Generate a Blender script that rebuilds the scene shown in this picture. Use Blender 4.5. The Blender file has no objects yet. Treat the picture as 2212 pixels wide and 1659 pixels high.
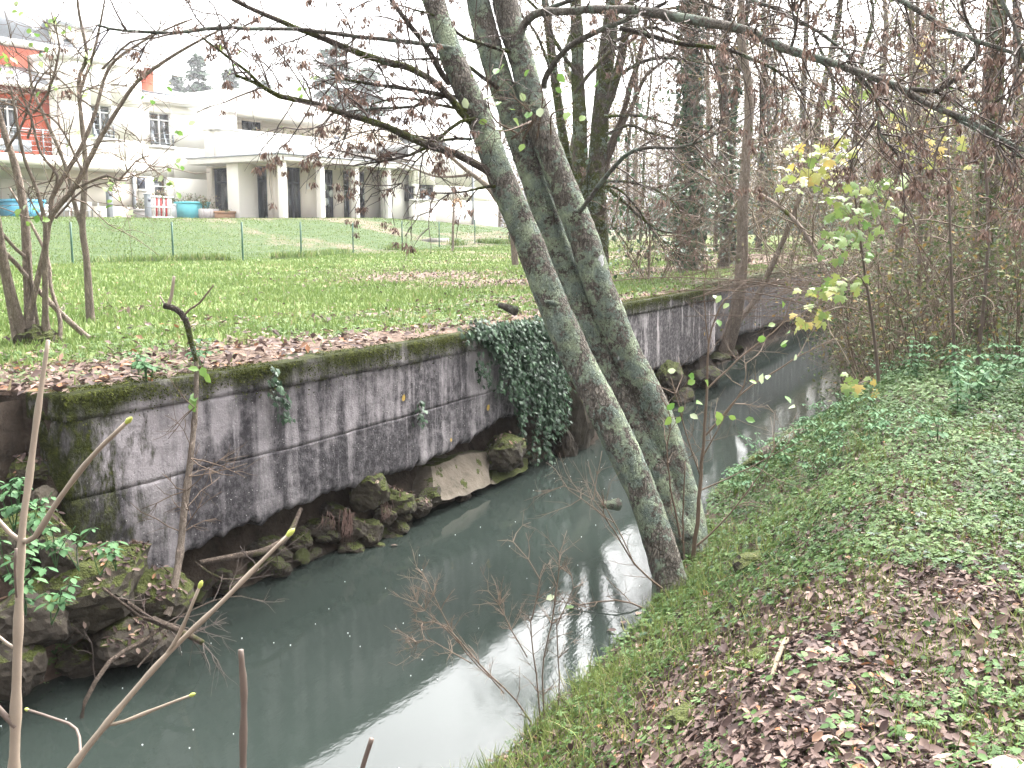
import bpy, math
import numpy as np
from mathutils import noise as mnoise, Vector

# ------------------------------------------------------------------ camera, sky, sun, exposure
SC = bpy.context.scene
COL = SC.collection
PITCH = math.radians(8.433)
FPX = 2236.0                      # focal length in picture units (picture 2212 x 1659)
EYE = 2.6                         # eye above the water
cam = bpy.data.cameras.new('camera')
cam.sensor_width = 36.0
cam.lens = 36.0 * FPX / 2212.0
cam.clip_end = 2000
cam.clip_start = 0.05
camo = bpy.data.objects.new('camera', cam)
COL.objects.link(camo)
camo.location = (0, 0, EYE)
camo.rotation_euler = (math.pi / 2 - PITCH, 0, 0)
SC.camera = camo

W = bpy.data.worlds.new('World')
SC.world = W
W.use_nodes = True
wn = W.node_tree
wn.nodes.clear()
sky = wn.nodes.new('ShaderNodeTexSky')
sky.sky_type = 'NISHITA'
sky.sun_disc = False
SUN_EL, SUN_AZ = math.radians(56), math.radians(32)
sky.sun_elevation = SUN_EL
sky.sun_rotation = SUN_AZ
sky.air_density = 1.0
sky.dust_density = 10.0
hs = wn.nodes.new('ShaderNodeHueSaturation')
hs.inputs['Saturation'].default_value = 0.10
bg = wn.nodes.new('ShaderNodeBackground')
bg.inputs['Strength'].default_value = 0.15
wo = wn.nodes.new('ShaderNodeOutputWorld')
wn.links.new(sky.outputs[0], hs.inputs['Color'])
wn.links.new(hs.outputs[0], bg.inputs['Color'])
wn.links.new(bg.outputs[0], wo.inputs['Surface'])

sl = bpy.data.lights.new('sun', 'SUN')
sl.energy = .6
sl.angle = math.radians(50)
sl.color = (1.0, 0.97, 0.93)
so = bpy.data.objects.new('sun', sl)
COL.objects.link(so)
_sd = Vector((math.sin(SUN_AZ) * math.cos(SUN_EL), math.cos(SUN_AZ) * math.cos(SUN_EL), math.sin(SUN_EL)))
so.rotation_euler = _sd.to_track_quat('Z', 'Y').to_euler()
so.location = (0, 0, 60)

SC.render.engine = 'CYCLES'
SC.view_settings.view_transform = 'Standard'
SC.view_settings.look = 'None'
SC.view_settings.exposure = 3.12
SC.view_settings.gamma = 1
SC.view_settings.use_curve_mapping = False
SC.cycles.use_denoising = True
SC.cycles.max_bounces = 6
SC.cycles.diffuse_bounces = 3
SC.cycles.glossy_bounces = 3
SC.cycles.transmission_bounces = 3
SC.cycles.transparent_max_bounces = 8
SC.cycles.volume_bounces = 0
SC.cycles.volume_step_rate = 4
SC.cycles.sample_clamp_indirect = 8

# ------------------------------------------------------------------ survey helpers
CP, SP_ = math.cos(PITCH), math.sin(PITCH)
_n = math.hypot(.465, .885)
DX, DY = .465 / _n, .885 / _n      # downstream direction of the river
THETA = math.atan2(DY, DX)


def ray(u, v):
    x = (u - 1106.0) / FPX
    y = -(v - 829.5) / FPX
    return np.array((x, CP + y * SP_, -SP_ + y * CP))


def at_depth(u, v, Y):
    r = ray(u, v)
    return np.array((0, 0, EYE)) + r * (Y / r[1])


def at_height(u, v, z):
    r = ray(u, v)
    return np.array((0, 0, EYE)) + r * ((z - EYE) / r[2])


def at_bank(u, v, p):
    r = ray(u, v)
    t = p / (-r[0] * DY + r[1] * DX)
    return np.array((0, 0, EYE)) + r * t


def to_sp(P):
    P = np.asarray(P)
    return P[..., 0] * DX + P[..., 1] * DY, -P[..., 0] * DY + P[..., 1] * DX


def world(s, p, z):
    s, p, z = np.broadcast_arrays(np.asarray(s, float), np.asarray(p, float), np.asarray(z, float))
    return np.stack((s * DX - p * DY, s * DY + p * DX, z), -1)


def project(P):
    P = np.asarray(P, float)
    x = P[..., 0]
    y = P[..., 1]
    z = P[..., 2] - EYE
    dep = y * CP - z * SP_
    up = y * SP_ + z * CP
    return 1106 + FPX * x / dep, 829.5 - FPX * up / dep, dep


def hash2(i, j, seed):
    h = (i.astype(np.int64) * 374761393 + j.astype(np.int64) * 668265263 + seed * 1442695041) & 0xffffffff
    h = ((h ^ (h >> 13)) * 1274126177) & 0xffffffff
    h = h ^ (h >> 16)
    return (h & 0xffff) / 65535.0


def vnoise(x, y, sc=1.0, seed=0, octv=2):
    x = np.asarray(x, float) / sc
    y = np.asarray(y, float) / sc
    tot = 0
    amp = 1.0
    nrm = 0
    for o in range(octv):
        i = np.floor(x)
        j = np.floor(y)
        fx = x - i
        fy = y - j
        fx = fx * fx * (3 - 2 * fx)
        fy = fy * fy * (3 - 2 * fy)
        a = hash2(i, j, seed + o)
        b = hash2(i + 1, j, seed + o)
        c = hash2(i, j + 1, seed + o)
        d = hash2(i + 1, j + 1, seed + o)
        tot = tot + amp * ((a * (1 - fx) + b * fx) * (1 - fy) + (c * (1 - fx) + d * fx) * fy)
        nrm += amp
        amp *= .5
        x = x * 2.03
        y = y * 2.03
    return tot / nrm


def sm(t):
    t = np.clip(t, 0, 1)
    return t * t * (3 - 2 * t)


# ------------------------------------------------------------------ mesh helpers
def mk(name, V, F, mats, parent=None, rnd=None, smooth=False, midx=None, vattr=None):
    me = bpy.data.meshes.new(name)
    V = np.ascontiguousarray(V, dtype=np.float32).reshape(-1, 3)
    if not isinstance(F, (list, tuple)) or (len(F) and np.isscalar(F[0])):
        F = [F]
    F = [np.asarray(f, dtype=np.int32) for f in F if len(f)]
    me.vertices.add(len(V))
    me.vertices.foreach_set('co', V.ravel())
    nf = sum(len(f) for f in F)
    tot = np.concatenate([np.full(len(f), f.shape[1], np.int32) for f in F])
    loops = np.concatenate([f.ravel() for f in F])
    me.loops.add(len(loops))
    me.loops.foreach_set('vertex_index', loops)
    me.polygons.add(nf)
    me.polygons.foreach_set('loop_start', np.concatenate(([0], np.cumsum(tot)[:-1])).astype(np.int32))
    me.polygons.foreach_set('loop_total', tot)
    if smooth:
        me.polygons.foreach_set('use_smooth', np.ones(nf, bool))
    if not isinstance(mats, (list, tuple)):
        mats = [mats]
    for m in mats:
        me.materials.append(m)
    if midx is not None:
        me.polygons.foreach_set('material_index', np.asarray(midx, np.int32))
    me.update(calc_edges=True)
    if rnd is not None:
        a = me.attributes.new('rnd', 'FLOAT', 'FACE')
        a.data.foreach_set('value', np.asarray(rnd, np.float32))
    if vattr:
        for k, val in vattr.items():
            a = me.attributes.new(k, 'FLOAT', 'POINT')
            a.data.foreach_set('value', np.asarray(val, np.float32))
    ob = bpy.data.objects.new(name, me)
    COL.objects.link(ob)
    if parent is not None:
        ob.parent = parent
    if name in ('twigs', 'foliage', 'crown', 'ivy_leaves', 'stems', 'wire_mesh', 'balcony_railing', 'railing'):
        ob['kind'] = 'stuff'
    return ob


def tag(o, label=None, cat=None, group=None, kind=None):
    if label:
        o['label'] = label
    if cat:
        o['category'] = cat
    if group:
        o['group'] = group
    if kind:
        o['kind'] = kind
    return o


def empty(name, loc=(0, 0, 0), rz=0, label=None, cat=None, group=None):
    o = bpy.data.objects.new(name, None)
    COL.objects.link(o)
    o.location = loc
    o.rotation_euler = (0, 0, rz)
    o.empty_display_size = .2
    tag(o, label, cat, group)
    return o


def dup_mesh(src, parent=None, loc=None, rot=None, scale=None):
    c = src.copy()
    COL.objects.link(c)
    c.parent = parent
    if loc is not None:
        c.location = loc
    if rot is not None:
        c.rotation_euler = rot
    if scale is not None:
        c.scale = (scale,) * 3 if np.isscalar(scale) else scale
    return c


class MB:
    """boxes, prisms and free faces gathered into one mesh"""
    def __init__(self):
        self.v = []
        self.f = []
        self.n = 0

    def add(self, V, F):
        V = np.asarray(V, float)
        self.v.append(V)
        for f in F:
            self.f.append([i + self.n for i in f])
        self.n += len(V)

    def box(self, x0, x1, y0, y1, z0, z1):
        V = [(x, y, z) for z in (z0, z1) for y in (y0, y1) for x in (x0, x1)]
        self.add(V, [(0, 2, 3, 1), (4, 5, 7, 6), (0, 1, 5, 4), (2, 6, 7, 3), (0, 4, 6, 2), (1, 3, 7, 5)])
        return self

    def obj(self, name, mat, parent=None, bevel=0):
        V = np.concatenate(self.v)
        by = {}
        for f in self.f:
            by.setdefault(len(f), []).append(f)
        o = mk(name, V, [np.array(x) for x in by.values()], mat, parent)
        if bevel:
            m = o.modifiers.new('bevel', 'BEVEL')
            m.width = bevel
            m.segments = 2
        return o


class Tubes:
    def __init__(self):
        self.v = []
        self.f = []
        self.n = 0
        self.r = []

    def add(self, pts, rad, sides=5, rnd=0.5, lump=0.0, seed=0):
        P = np.asarray(pts, float)
        n = len(P)
        R = np.asarray(rad, float)
        if R.ndim == 0:
            R = np.full(n, float(R))
        T = np.gradient(P, axis=0)
        T /= np.linalg.norm(T, axis=1)[:, None] + 1e-9
        m = T.mean(0)
        ref = np.array((.31, .22, .92)) if abs(m[2]) < .75 else np.array((.92, -.3, .2))
        N = np.cross(T, ref)
        N /= np.linalg.norm(N, axis=1)[:, None] + 1e-9
        B = np.cross(T, N)
        a = np.arange(sides) * (2 * math.pi / sides)
        ring = np.cos(a)[None, :, None] * N[:, None, :] + np.sin(a)[None, :, None] * B[:, None, :]
        RR = np.repeat(R[:, None], sides, 1)
        if lump:
            for i in range(n):
                for k in range(sides):
                    q = P[i] + ring[i, k] * R[i]
                    q = q * 3.0 + seed * 7.3
                    RR[i, k] *= 1 + lump * (mnoise.noise(Vector(q * np.array((1.3, 1.3, .7)))) * 1.0 + .6 * mnoise.noise(Vector(q * 3.1)) + .35 * mnoise.noise(Vector(q * 8)))
        V = P[:, None, :] + ring * RR[:, :, None]
        V = V.reshape(-1, 3)
        i = np.arange(n - 1)[:, None] * sides
        k = np.arange(sides)[None, :]
        k2 = (k + 1) % sides
        F = np.stack((i + k, i + k2, i + sides + k2, i + sides + k), -1).reshape(-1, 4) + self.n
        # closing ring at the tip
        c0 = (n - 1) * sides + self.n
        if sides == 4:
            F = np.concatenate((F, [[c0, c0 + 1, c0 + 2, c0 + 3]]))
        elif sides > 4:
            tipi = self.n + len(V)
            V = np.concatenate((V, [P[-1] + T[-1] * R[-1] * .3]))
            kk = np.arange(sides)
            F = np.concatenate((F, np.stack((c0 + kk, c0 + (kk + 1) % sides, np.full(sides, tipi), np.full(sides, tipi)), -1)))
        self.v.append(V)
        self.f.append(F)
        self.r.append(np.full(len(F), rnd))
        self.n += len(V)

    def obj(self, name, mat, parent=None):
        V = np.concatenate(self.v)
        F = np.concatenate(self.f)
        R = np.concatenate(self.r)
        tri = F[:, 2] == F[:, 3]
        Fs = [F[~tri]]
        rr = [R[~tri]]
        if tri.any():
            Fs.append(F[tri][:, :3])
            rr.append(R[tri])
        return mk(name, V, Fs, mat, parent, rnd=np.concatenate(rr), smooth=True)


def spline(pts, step=.1):
    P = np.asarray(pts, float)
    if len(P) == 2:
        n = max(3, int(np.linalg.norm(P[1] - P[0]) / step))
        return P[0] + (P[1] - P[0]) * np.linspace(0, 1, n)[:, None]
    Q = np.vstack((2 * P[0] - P[1], P, 2 * P[-1] - P[-2]))
    out = []
    for i in range(1, len(Q) - 2):
        n = max(2, int(np.linalg.norm(Q[i + 1] - Q[i]) / step))
        t = np.linspace(0, 1, n, endpoint=False)[:, None]
        a, b, c, d = Q[i - 1], Q[i], Q[i + 1], Q[i + 2]
        out.append(.5 * ((2 * b) + (-a + c) * t + (2 * a - 5 * b + 4 * c - d) * t ** 2 + (-a + 3 * b - 3 * c + d) * t ** 3))
    out.append(P[-1:])
    return np.vstack(out)


def lerp_r(r, n):
    r = np.asarray(r, float)
    return np.interp(np.linspace(0, 1, n), np.linspace(0, 1, len(r)), r)


def unit(v):
    v = np.asarray(v, float)
    return v / (np.linalg.norm(v, axis=-1, keepdims=True) + 1e-9)


def frames(nrm, spin, rg):
    """rotation matrices whose local z is nrm and local x is turned by spin about it"""
    nrm = unit(nrm)
    ref = np.where(np.abs(nrm[:, 2:3]) > .9, np.array([[1., 0, 0]]), np.array([[0, 0, 1.]]))
    x = unit(np.cross(ref, nrm))
    y = np.cross(nrm, x)
    c = np.cos(spin)[:, None]
    s = np.sin(spin)[:, None]
    X = x * c + y * s
    Y = -x * s + y * c
    return np.stack((X, Y, nrm), -1)


def scatter(name, TV, TF, pos, M, scale, mat, parent=None, rnd=None, rg=None, smooth=False):
    """copies of one leaf-sized template joined into one mesh"""
    TV = np.asarray(TV, float)
    n = len(pos)
    sc = np.broadcast_to(np.asarray(scale, float), (n,))
    V = np.einsum('nij,kj->nki', M, TV) * sc[:, None, None] + np.asarray(pos)[:, None, :]
    off = (np.arange(n) * len(TV))[:, None, None]
    Fs = []
    rr = []
    if rnd is None:
        rnd = rg.random(n)
    for tf in TF:
        tf = np.asarray(tf)
        Fs.append((tf[None] + off).reshape(-1, tf.shape[1]))
        rr.append(np.repeat(rnd, len(tf)))
    return mk(name, V.reshape(-1, 3), Fs, mat, parent, rnd=np.concatenate(rr), smooth=smooth)


# leaf templates, stem at the origin, blade along +x, upper side +z
OVAL_V = [(0, 0, 0), (.3, .24, .05), (.3, -.24, .05), (.68, .22, .06), (.68, -.22, .06), (1, 0, -.06), (.35, 0, -.03), (.7, 0, -.02)]
OVAL_F = [[(0, 6, 1), (0, 2, 6), (3, 7, 5), (7, 4, 5)], [(1, 6, 7, 3), (6, 2, 4, 7)]]
CURL_V = [(0, 0, .02), (.3, .22, .16), (.3, -.22, .12), (.68, .2, .2), (.68, -.2, .1), (1, 0, .16), (.35, 0, 0), (.7, 0, .03)]
CURL_F = OVAL_F
IVY_V = [(0, 0, 0), (-.12, .34, -.03), (.3, .28, .02), (.42, .5, -.05), (.58, .2, .02), (1, 0, -.08), (.58, -.2, .02), (.42, -.5, -.05), (.3, -.28, .02), (-.12, -.34, -.03), (.35, 0, .05)]
IVY_F = [[(10, 0, 9), (10, 9, 8), (10, 8, 7), (10, 7, 6), (10, 6, 5), (10, 5, 4), (10, 4, 3), (10, 3, 2), (10, 2, 1), (10, 1, 0)]]
MAPLE_V = [(0, 0, 0), (-.05, .4, -.06), (.12, .32, 0), (.28, .62, -.1), (.42, .5, -.04), (.4, .25, .02), (.7, .3, -.03), (.78, .16, 0), (1, 0, -.1), (.78, -.16, 0), (.7, -.3, -.03), (.4, -.25, .02), (.42, -.5, -.04), (.28, -.62, -.1), (.12, -.32, 0), (-.05, -.4, -.06), (.32, 0, .05)]
MAPLE_F = [[(16, (i + 1) % 16, i) for i in range(16)]]
HERB_V = [(0, 0, 0), (.5, .15, .05), (.3, .45, -.02), (.62, .32, .0), (1, .14, -.05), (1, -.14, -.05), (.62, -.32, .0), (.3, -.45, -.02), (.5, -.15, .05)]
HERB_F = [[(0, 3, 2), (0, 7, 6)], [(0, 5, 4, 1)]]
QUAD_V = [(0, 0, 0), (.5, .28, .08), (1, 0, -.05), (.5, -.28, .08)]
QUAD_F = [[(0, 2, 1), (0, 3, 2)]]
BLADE_V = [(0, -.045, 0), (0, .045, 0), (.45, .035, .22), (.45, -.035, .22), (1, 0, .12)]
BLADE_F = [[(0, 3, 2, 1)], [(3, 4, 2)]]
TRI_V = [(0, -.1, 0), (0, .1, 0), (1, 0, 0)]
TRI_F = [[(0, 1, 2)]]


# ------------------------------------------------------------------ materials
class N:
    def __init__(self, name):
        self.m = bpy.data.materials.new(name)
        self.m.use_nodes = True
        self.t = self.m.node_tree
        self.t.nodes.clear()
        self.out = self.t.nodes.new('ShaderNodeOutputMaterial')

    def new(self, typ, **kw):
        n = self.t.nodes.new('ShaderNode' + typ)
        for k, v in kw.items():
            if k in n.inputs:
                self.put(n.inputs[k], v)
            else:
                setattr(n, k, v)
        return n

    def put(self, inp, v):
        if isinstance(v, bpy.types.NodeSocket):
            self.t.links.new(v, inp)
        elif isinstance(v, (tuple, list)) and inp.type == 'RGBA' and len(v) == 3:
            inp.default_value = (*v, 1)
        else:
            inp.default_value = v

    def coord(self, which='Object', scale=(1, 1, 1)):
        c = self.new('TexCoord').outputs[which]
        if scale != (1, 1, 1):
            m = self.new('Mapping')
            self.put(m.inputs['Vector'], c)
            m.inputs['Scale'].default_value = scale
            c = m.outputs[0]
        return c

    def noise(self, scale, vec=None, detail=4, rough=.55, dist=0):
        n = self.new('TexNoise', Scale=scale, Detail=detail, Roughness=rough, Distortion=dist)
        if vec is not None:
            self.put(n.inputs['Vector'], vec)
        return n.outputs['Fac']

    def ramp(self, fac, stops, interp='LINEAR'):
        r = self.new('ValToRGB')
        r.color_ramp.interpolation = interp
        el = r.color_ramp.elements
        while len(el) < len(stops):
            el.new(.5)
        for e, (p, c) in zip(el, stops):
            e.position = p
            c = (c, c, c) if np.isscalar(c) else c
            e.color = (*c, 1)
        self.put(r.inputs[0], fac)
        return r.outputs[0]

    def mix(self, fac, a, b, mode='MIX'):
        n = self.new('Mix')
        n.data_type = 'RGBA'
        n.blend_type = mode
        self.put(n.inputs[0], fac)
        self.put(n.inputs[6], a)
        self.put(n.inputs[7], b)
        return n.outputs[2]

    def math(self, op, a, b=0.0, clamp=False):
        n = self.new('Math')
        n.operation = op
        n.use_clamp = clamp
        self.put(n.inputs[0], a)
        self.put(n.inputs[1], b)
        return n.outputs[0]

    def attr(self, name):
        n = self.new('Attribute')
        n.attribute_name = name
        return n.outputs['Fac']

    def bump(self, h, strength=.5, dist=.02):
        b = self.new('Bump', Strength=strength, Distance=dist)
        self.put(b.inputs['Height'], h)
        return b.outputs[0]

    def princ(self, col, rough=.8, normal=None, spec=.3, **kw):
        b = self.new('BsdfPrincipled')
        self.put(b.inputs['Base Color'], col)
        self.put(b.inputs['Roughness'], rough)
        b.inputs['Specular IOR Level'].default_value = spec
        if normal is not None:
            self.put(b.inputs['Normal'], normal)
        for k, v in kw.items():
            self.put(b.inputs[k], v)
        return b.outputs[0]

    def done(self, sh):
        self.t.links.new(sh, self.out.inputs['Surface'])
        return self.m


def leaf_mat(name, stops, rough=.5, trans=.3, spec=.3, noise_amt=.0):
    n = N(name)
    c = n.ramp(n.attr('rnd'), stops)
    if noise_amt:
        c = n.mix(n.math('MULTIPLY', n.noise(2.5, n.coord('Object')), noise_amt), c, (.02, .02, .01))
    p = n.princ(c, rough, spec=spec)
    if trans:
        tr = n.new('BsdfTranslucent')
        n.put(tr.inputs['Color'], c)
        ms = n.new('MixShader')
        n.put(ms.inputs[0], trans)
        n.t.links.new(p, ms.inputs[1])
        n.t.links.new(tr.outputs[0], ms.inputs[2])
        p = ms.outputs[0]
    return n.done(p)


def bark_mat(name, c0, c1, lichen=0.0, lichen_col=(.33, .39, .27), moss=0.0, furrow=9, bumpd=.02, white=0.0):
    n = N(name)
    co = n.coord('Object', (1, 1, .28))
    cz = n.coord('Object')
    f = n.noise(furrow * 2, co, 5, .65, .6)
    c = n.ramp(f, [(.32, c0), (.62, c1)])
    vor = n.new('TexVoronoi', Scale=furrow * 4.2)
    vor.feature = 'DISTANCE_TO_EDGE'
    wv = n.mix(.06, co, n.new('TexNoise', Scale=furrow * 1.5, Detail=3).outputs['Color'])
    n.put(vor.inputs['Vector'], wv)
    crack = n.ramp(vor.outputs[0], [(.0, 0.0), (.18, 1.0)])
    c = n.mix(n.math('MULTIPLY', n.math('SUBTRACT', 1.0, crack), .6), c, tuple(q * .35 for q in c0))
    h = n.math('ADD', n.math('MULTIPLY', crack, .6), f)
    if moss:
        g = n.new('NewGeometry')
        mm = n.ramp(n.noise(3.2, cz, 4, .6), [(.62 - moss * .3, 0), (.70 - moss * .3, 1)])
        mc = n.ramp(n.noise(40, cz, 2), [(.3, (.035, .045, .008)), (.7, (.10, .11, .025))])
        c = n.mix(mm, c, mc)
        h = n.math('ADD', h, n.math('MULTIPLY', mm, n.noise(60, cz, 2)))
    if lichen:
        big = n.noise(3.4, cz, 6, .62, .5)
        sml = n.noise(26, cz, 6, .75)
        msk = n.math('ADD', n.math('MULTIPLY', big, .62), n.math('MULTIPLY', sml, .5))
        lm = n.ramp(msk, [(.64 - lichen * .16, 0), (.66 - lichen * .16, 1)])
        lc = n.mix(n.ramp(n.noise(9, cz, 3), [(.4, 0), (.6, 1)]), lichen_col, (.235, .285, .245))
        lc = n.mix(n.math('MULTIPLY', n.noise(90, cz, 2), .7), lc, (.07, .085, .055))
        c = n.mix(lm, c, lc)
        h = n.math('ADD', h, n.math('MULTIPLY', lm, n.math('ADD', .25, n.math('MULTIPLY', n.noise(80, cz, 3), .7))))
    if lichen:
        v3 = n.new('TexVoronoi', Scale=furrow * 6.5)
        v3.feature = 'DISTANCE_TO_EDGE'
        n.put(v3.inputs['Vector'], n.mix(.08, n.coord('Object', (1, 1, .5)), n.new('TexNoise', Scale=30, Detail=3).outputs['Color']))
        ck = n.ramp(v3.outputs[0], [(.0, 1.0), (.10, 0.0)])
        ck = n.math('MULTIPLY', ck, n.ramp(n.noise(7, cz, 4, .7), [(.42, 0), (.6, 1)]))
        c = n.mix(n.math('MULTIPLY', ck, .85), c, (.022, .018, .016))
        c = n.mix(n.ramp(n.noise(60, cz, 3, .8), [(.59, 0), (.69, .65)]), c, (.03, .026, .022))
        c = n.mix(n.ramp(n.noise(75, cz, 2, .8), [(.64, 0), (.7, .6)]), c, (.42, .45, .42))
        h = n.math('SUBTRACT', h, ck)
    if white:
        wm = n.ramp(n.noise(6.5, cz, 2, .4), [(.74, 0), (.755, 1)])
        c = n.mix(wm, c, (.45, .45, .45))
    return n.done(n.princ(c, .9, n.bump(h, 1.0, bumpd * 1.6), .12))


def plain(name, col, rough=.6, spec=.3, var=.12, scale=3.0, metallic=0.0):
    n = N(name)
    c2 = tuple(q * (1 - var * 2) for q in col)
    c = n.mix(n.noise(scale, n.coord('Object'), 5, .6), c2, tuple(min(1, q * (1 + var)) for q in col))
    return n.done(n.princ(c, rough, n.bump(n.noise(scale * 12, n.coord('Object'), 3), .15, .004), spec, Metallic=metallic))


M = {}
M['alder'] = bark_mat('alder_bark', (.072, .061, .049), (.215, .19, .162), lichen=.62, lichen_col=(.38, .44, .30), furrow=13, bumpd=.018, white=.3)
M['alder_branch'] = bark_mat('alder_branch_bark', (.09, .076, .064), (.21, .185, .16), lichen=.5, lichen_col=(.25, .28, .22), furrow=24, bumpd=.006)
M['mossy_branch'] = bark_mat('mossy_branch_bark', (.055, .042, .034), (.125, .10, .084), lichen=0.05, moss=.45, furrow=24, bumpd=.006)
M['mossy_bark'] = bark_mat('mossy_bark', (.07, .056, .042), (.17, .14, .11), lichen=.22, moss=.62, furrow=9, bumpd=.02)
M['brown_bark'] = bark_mat('brown_bark', (.065, .048, .038), (.14, .108, .086), moss=.08, furrow=14, bumpd=.012)
M['coppice_bark'] = bark_mat('coppice_bark', (.17, .134, .106), (.33, .27, .222), moss=.02, furrow=17, bumpd=.01)
M['grey_bark'] = bark_mat('grey_bark', (.075, .06, .05), (.16, .135, .115), lichen=.1, furrow=9, bumpd=.02)
M['stick'] = plain('young_stem', (.21, .168, .128), .55, .35, .22, 14)
M['stick_dark'] = plain('brown_stem', (.10, .074, .06), .6, .3, .25, 14)
M['twig'] = plain('twig_bark', (.115, .082, .06), .8, .2, .25, 6)
M['twig_pale'] = plain('pale_twig_bark', (.15, .118, .082), .8, .2, .25, 6)
M['twig_dark'] = plain('dark_twig_bark', (.075, .058, .05), .8, .2, .25, 6)
M['root'] = plain('root_bark', (.05, .03, .024), .9, .1, .3, 8)
M['bud'] = plain('bud_green', (.30, .33, .07), .5, .3, .15, 30)
M['seed'] = leaf_mat('dead_seed', [(0, (.06, .038, .030)), (.6, (.14, .09, .072)), (1, (.23, .155, .12))], .75, .15)
M['litter'] = leaf_mat('fallen_leaf', [(0, (.024, .017, .016)), (.35, (.06, .04, .036)), (.7, (.12, .083, .07)), (.9, (.21, .155, .125)), (1, (.21, .10, .052))], .65, .1, .1)
M['herb'] = leaf_mat('herb_leaf', [(0, (.024, .052, .015)), (.5, (.054, .098, .029)), (1, (.105, .148, .055))], .6, .2, .12)
M['grass'] = leaf_mat('grass_blade', [(0, (.062, .092, .023)), (.6, (.112, .15, .038)), (.9, (.17, .19, .065)), (1, (.27, .23, .12))], .6, .3, .15)
M['lawn_blade'] = leaf_mat('lawn_blade', [(0, (.066, .108, .03)), (.6, (.112, .162, .045)), (.92, (.165, .2, .07)), (1, (.24, .21, .12))], .6, .25, .15)
M['ivy'] = leaf_mat('ivy_leaf', [(0, (.010, .024, .012)), (.6, (.019, .045, .021)), (1, (.038, .075, .036))], .5, .1, .18)
M['nettle'] = leaf_mat('nettle_leaf', [(0, (.04, .10, .042)), (1, (.08, .155, .065))], .6, .3, .12)
M['maple'] = leaf_mat('maple_leaf', [(0, (.075, .15, .04)), (.45, (.16, .22, .055)), (.8, (.28, .28, .075)), (1, (.36, .25, .07))], .5, .4)
M['alder_leaf'] = leaf_mat('alder_leaf', [(0, (.07, .16, .03)), (.6, (.16, .24, .05)), (1, (.36, .40, .27))], .45, .35)
M['shrub_leaf'] = leaf_mat('shrub_leaf', [(0, (.026, .05, .016)), (.5, (.058, .082, .028)), (.85, (.125, .125, .042)), (1, (.22, .125, .04))], .6, .25, .12)
M['dry_leaf'] = leaf_mat('autumn_leaf', [(0, (.055, .036, .024)), (.5, (.10, .066, .042)), (.75, (.15, .115, .045)), (1, (.07, .082, .032))], .6, .3)
M['conifer'] = leaf_mat('conifer_needles', [(0, (.018, .04, .02)), (1, (.04, .075, .035))], .6, .1)
M['dark_leaf'] = leaf_mat('evergreen_leaf', [(0, (.025, .055, .025)), (1, (.07, .11, .055))], .4, .15)
M['planting'] = leaf_mat('planting_leaf', [(0, (.10, .14, .05)), (.6, (.2, .2, .1)), (1, (.24, .15, .12))], .6, .3)


def make_soil(name, c0, c1, c2):
    n = N(name)
    co = n.coord('Object')
    c = n.ramp(n.noise(7, co, 8, .7), [(.3, c0), (.5, c1), (.72, c2)])
    h = n.noise(28, co, 6, .7)
    return n.done(n.princ(c, .95, n.bump(h, .8, .05), .1))


M['soil'] = make_soil('bank_soil', (.028, .02, .016), (.06, .043, .034), (.10, .075, .058))
M['mud'] = make_soil('wet_earth', (.018, .014, .011), (.042, .032, .025), (.075, .058, .045))


def make_lawn():
    n = N('lawn_turf')
    co = n.coord('Object')
    g = n.ramp(n.noise(1.3, co, 8, .7), [(.28, (.056, .08, .023)), (.5, (.092, .122, .036)), (.72, (.14, .16, .058))])
    g2 = n.ramp(n.noise(22, co, 4, .7), [(.3, (.045, .07, .022)), (.7, (.115, .148, .058))])
    g = n.mix(.45, g, g2)
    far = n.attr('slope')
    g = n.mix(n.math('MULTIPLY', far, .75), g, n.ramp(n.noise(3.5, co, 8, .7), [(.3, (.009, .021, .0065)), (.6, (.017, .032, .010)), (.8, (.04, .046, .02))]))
    b = n.ramp(n.noise(18, co, 6, .75), [(.3, (.06, .042, .032)), (.55, (.12, .085, .066)), (.75, (.20, .15, .12))])
    lf = n.math('ADD', n.attr('litter'), n.math('MULTIPLY', n.math('SUBTRACT', n.noise(6, co, 6, .75), .5), 1.2))
    c = n.mix(n.ramp(lf, [(.35, 0), (.62, 1)]), g, b)
    return n.done(n.princ(c, .95, n.bump(n.noise(35, co, 5, .7), .7, .05), .1))


M['lawn'] = make_lawn()


def make_water():
    n = N('murky_water')
    co = n.coord('Object', (1.0, 1.0, 1.0))
    c = n.mix(n.noise(.5, co, 3), (.013, .0172, .0148), (.0165, .0215, .0187))
    h = n.math('ADD', n.math('MULTIPLY', n.noise(9, n.coord('Object', (.7, 1.5, 1)), 4, .6), .5), n.math('MULTIPLY', n.noise(34, co, 3, .6), .11))
    return n.done(n.princ(c, .015, n.bump(h, .032, .05), .5, IOR=1.333))


M['water'] = make_water()
M['speck'] = plain('foam_speck', (.7, .7, .7), .6, .3)


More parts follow.
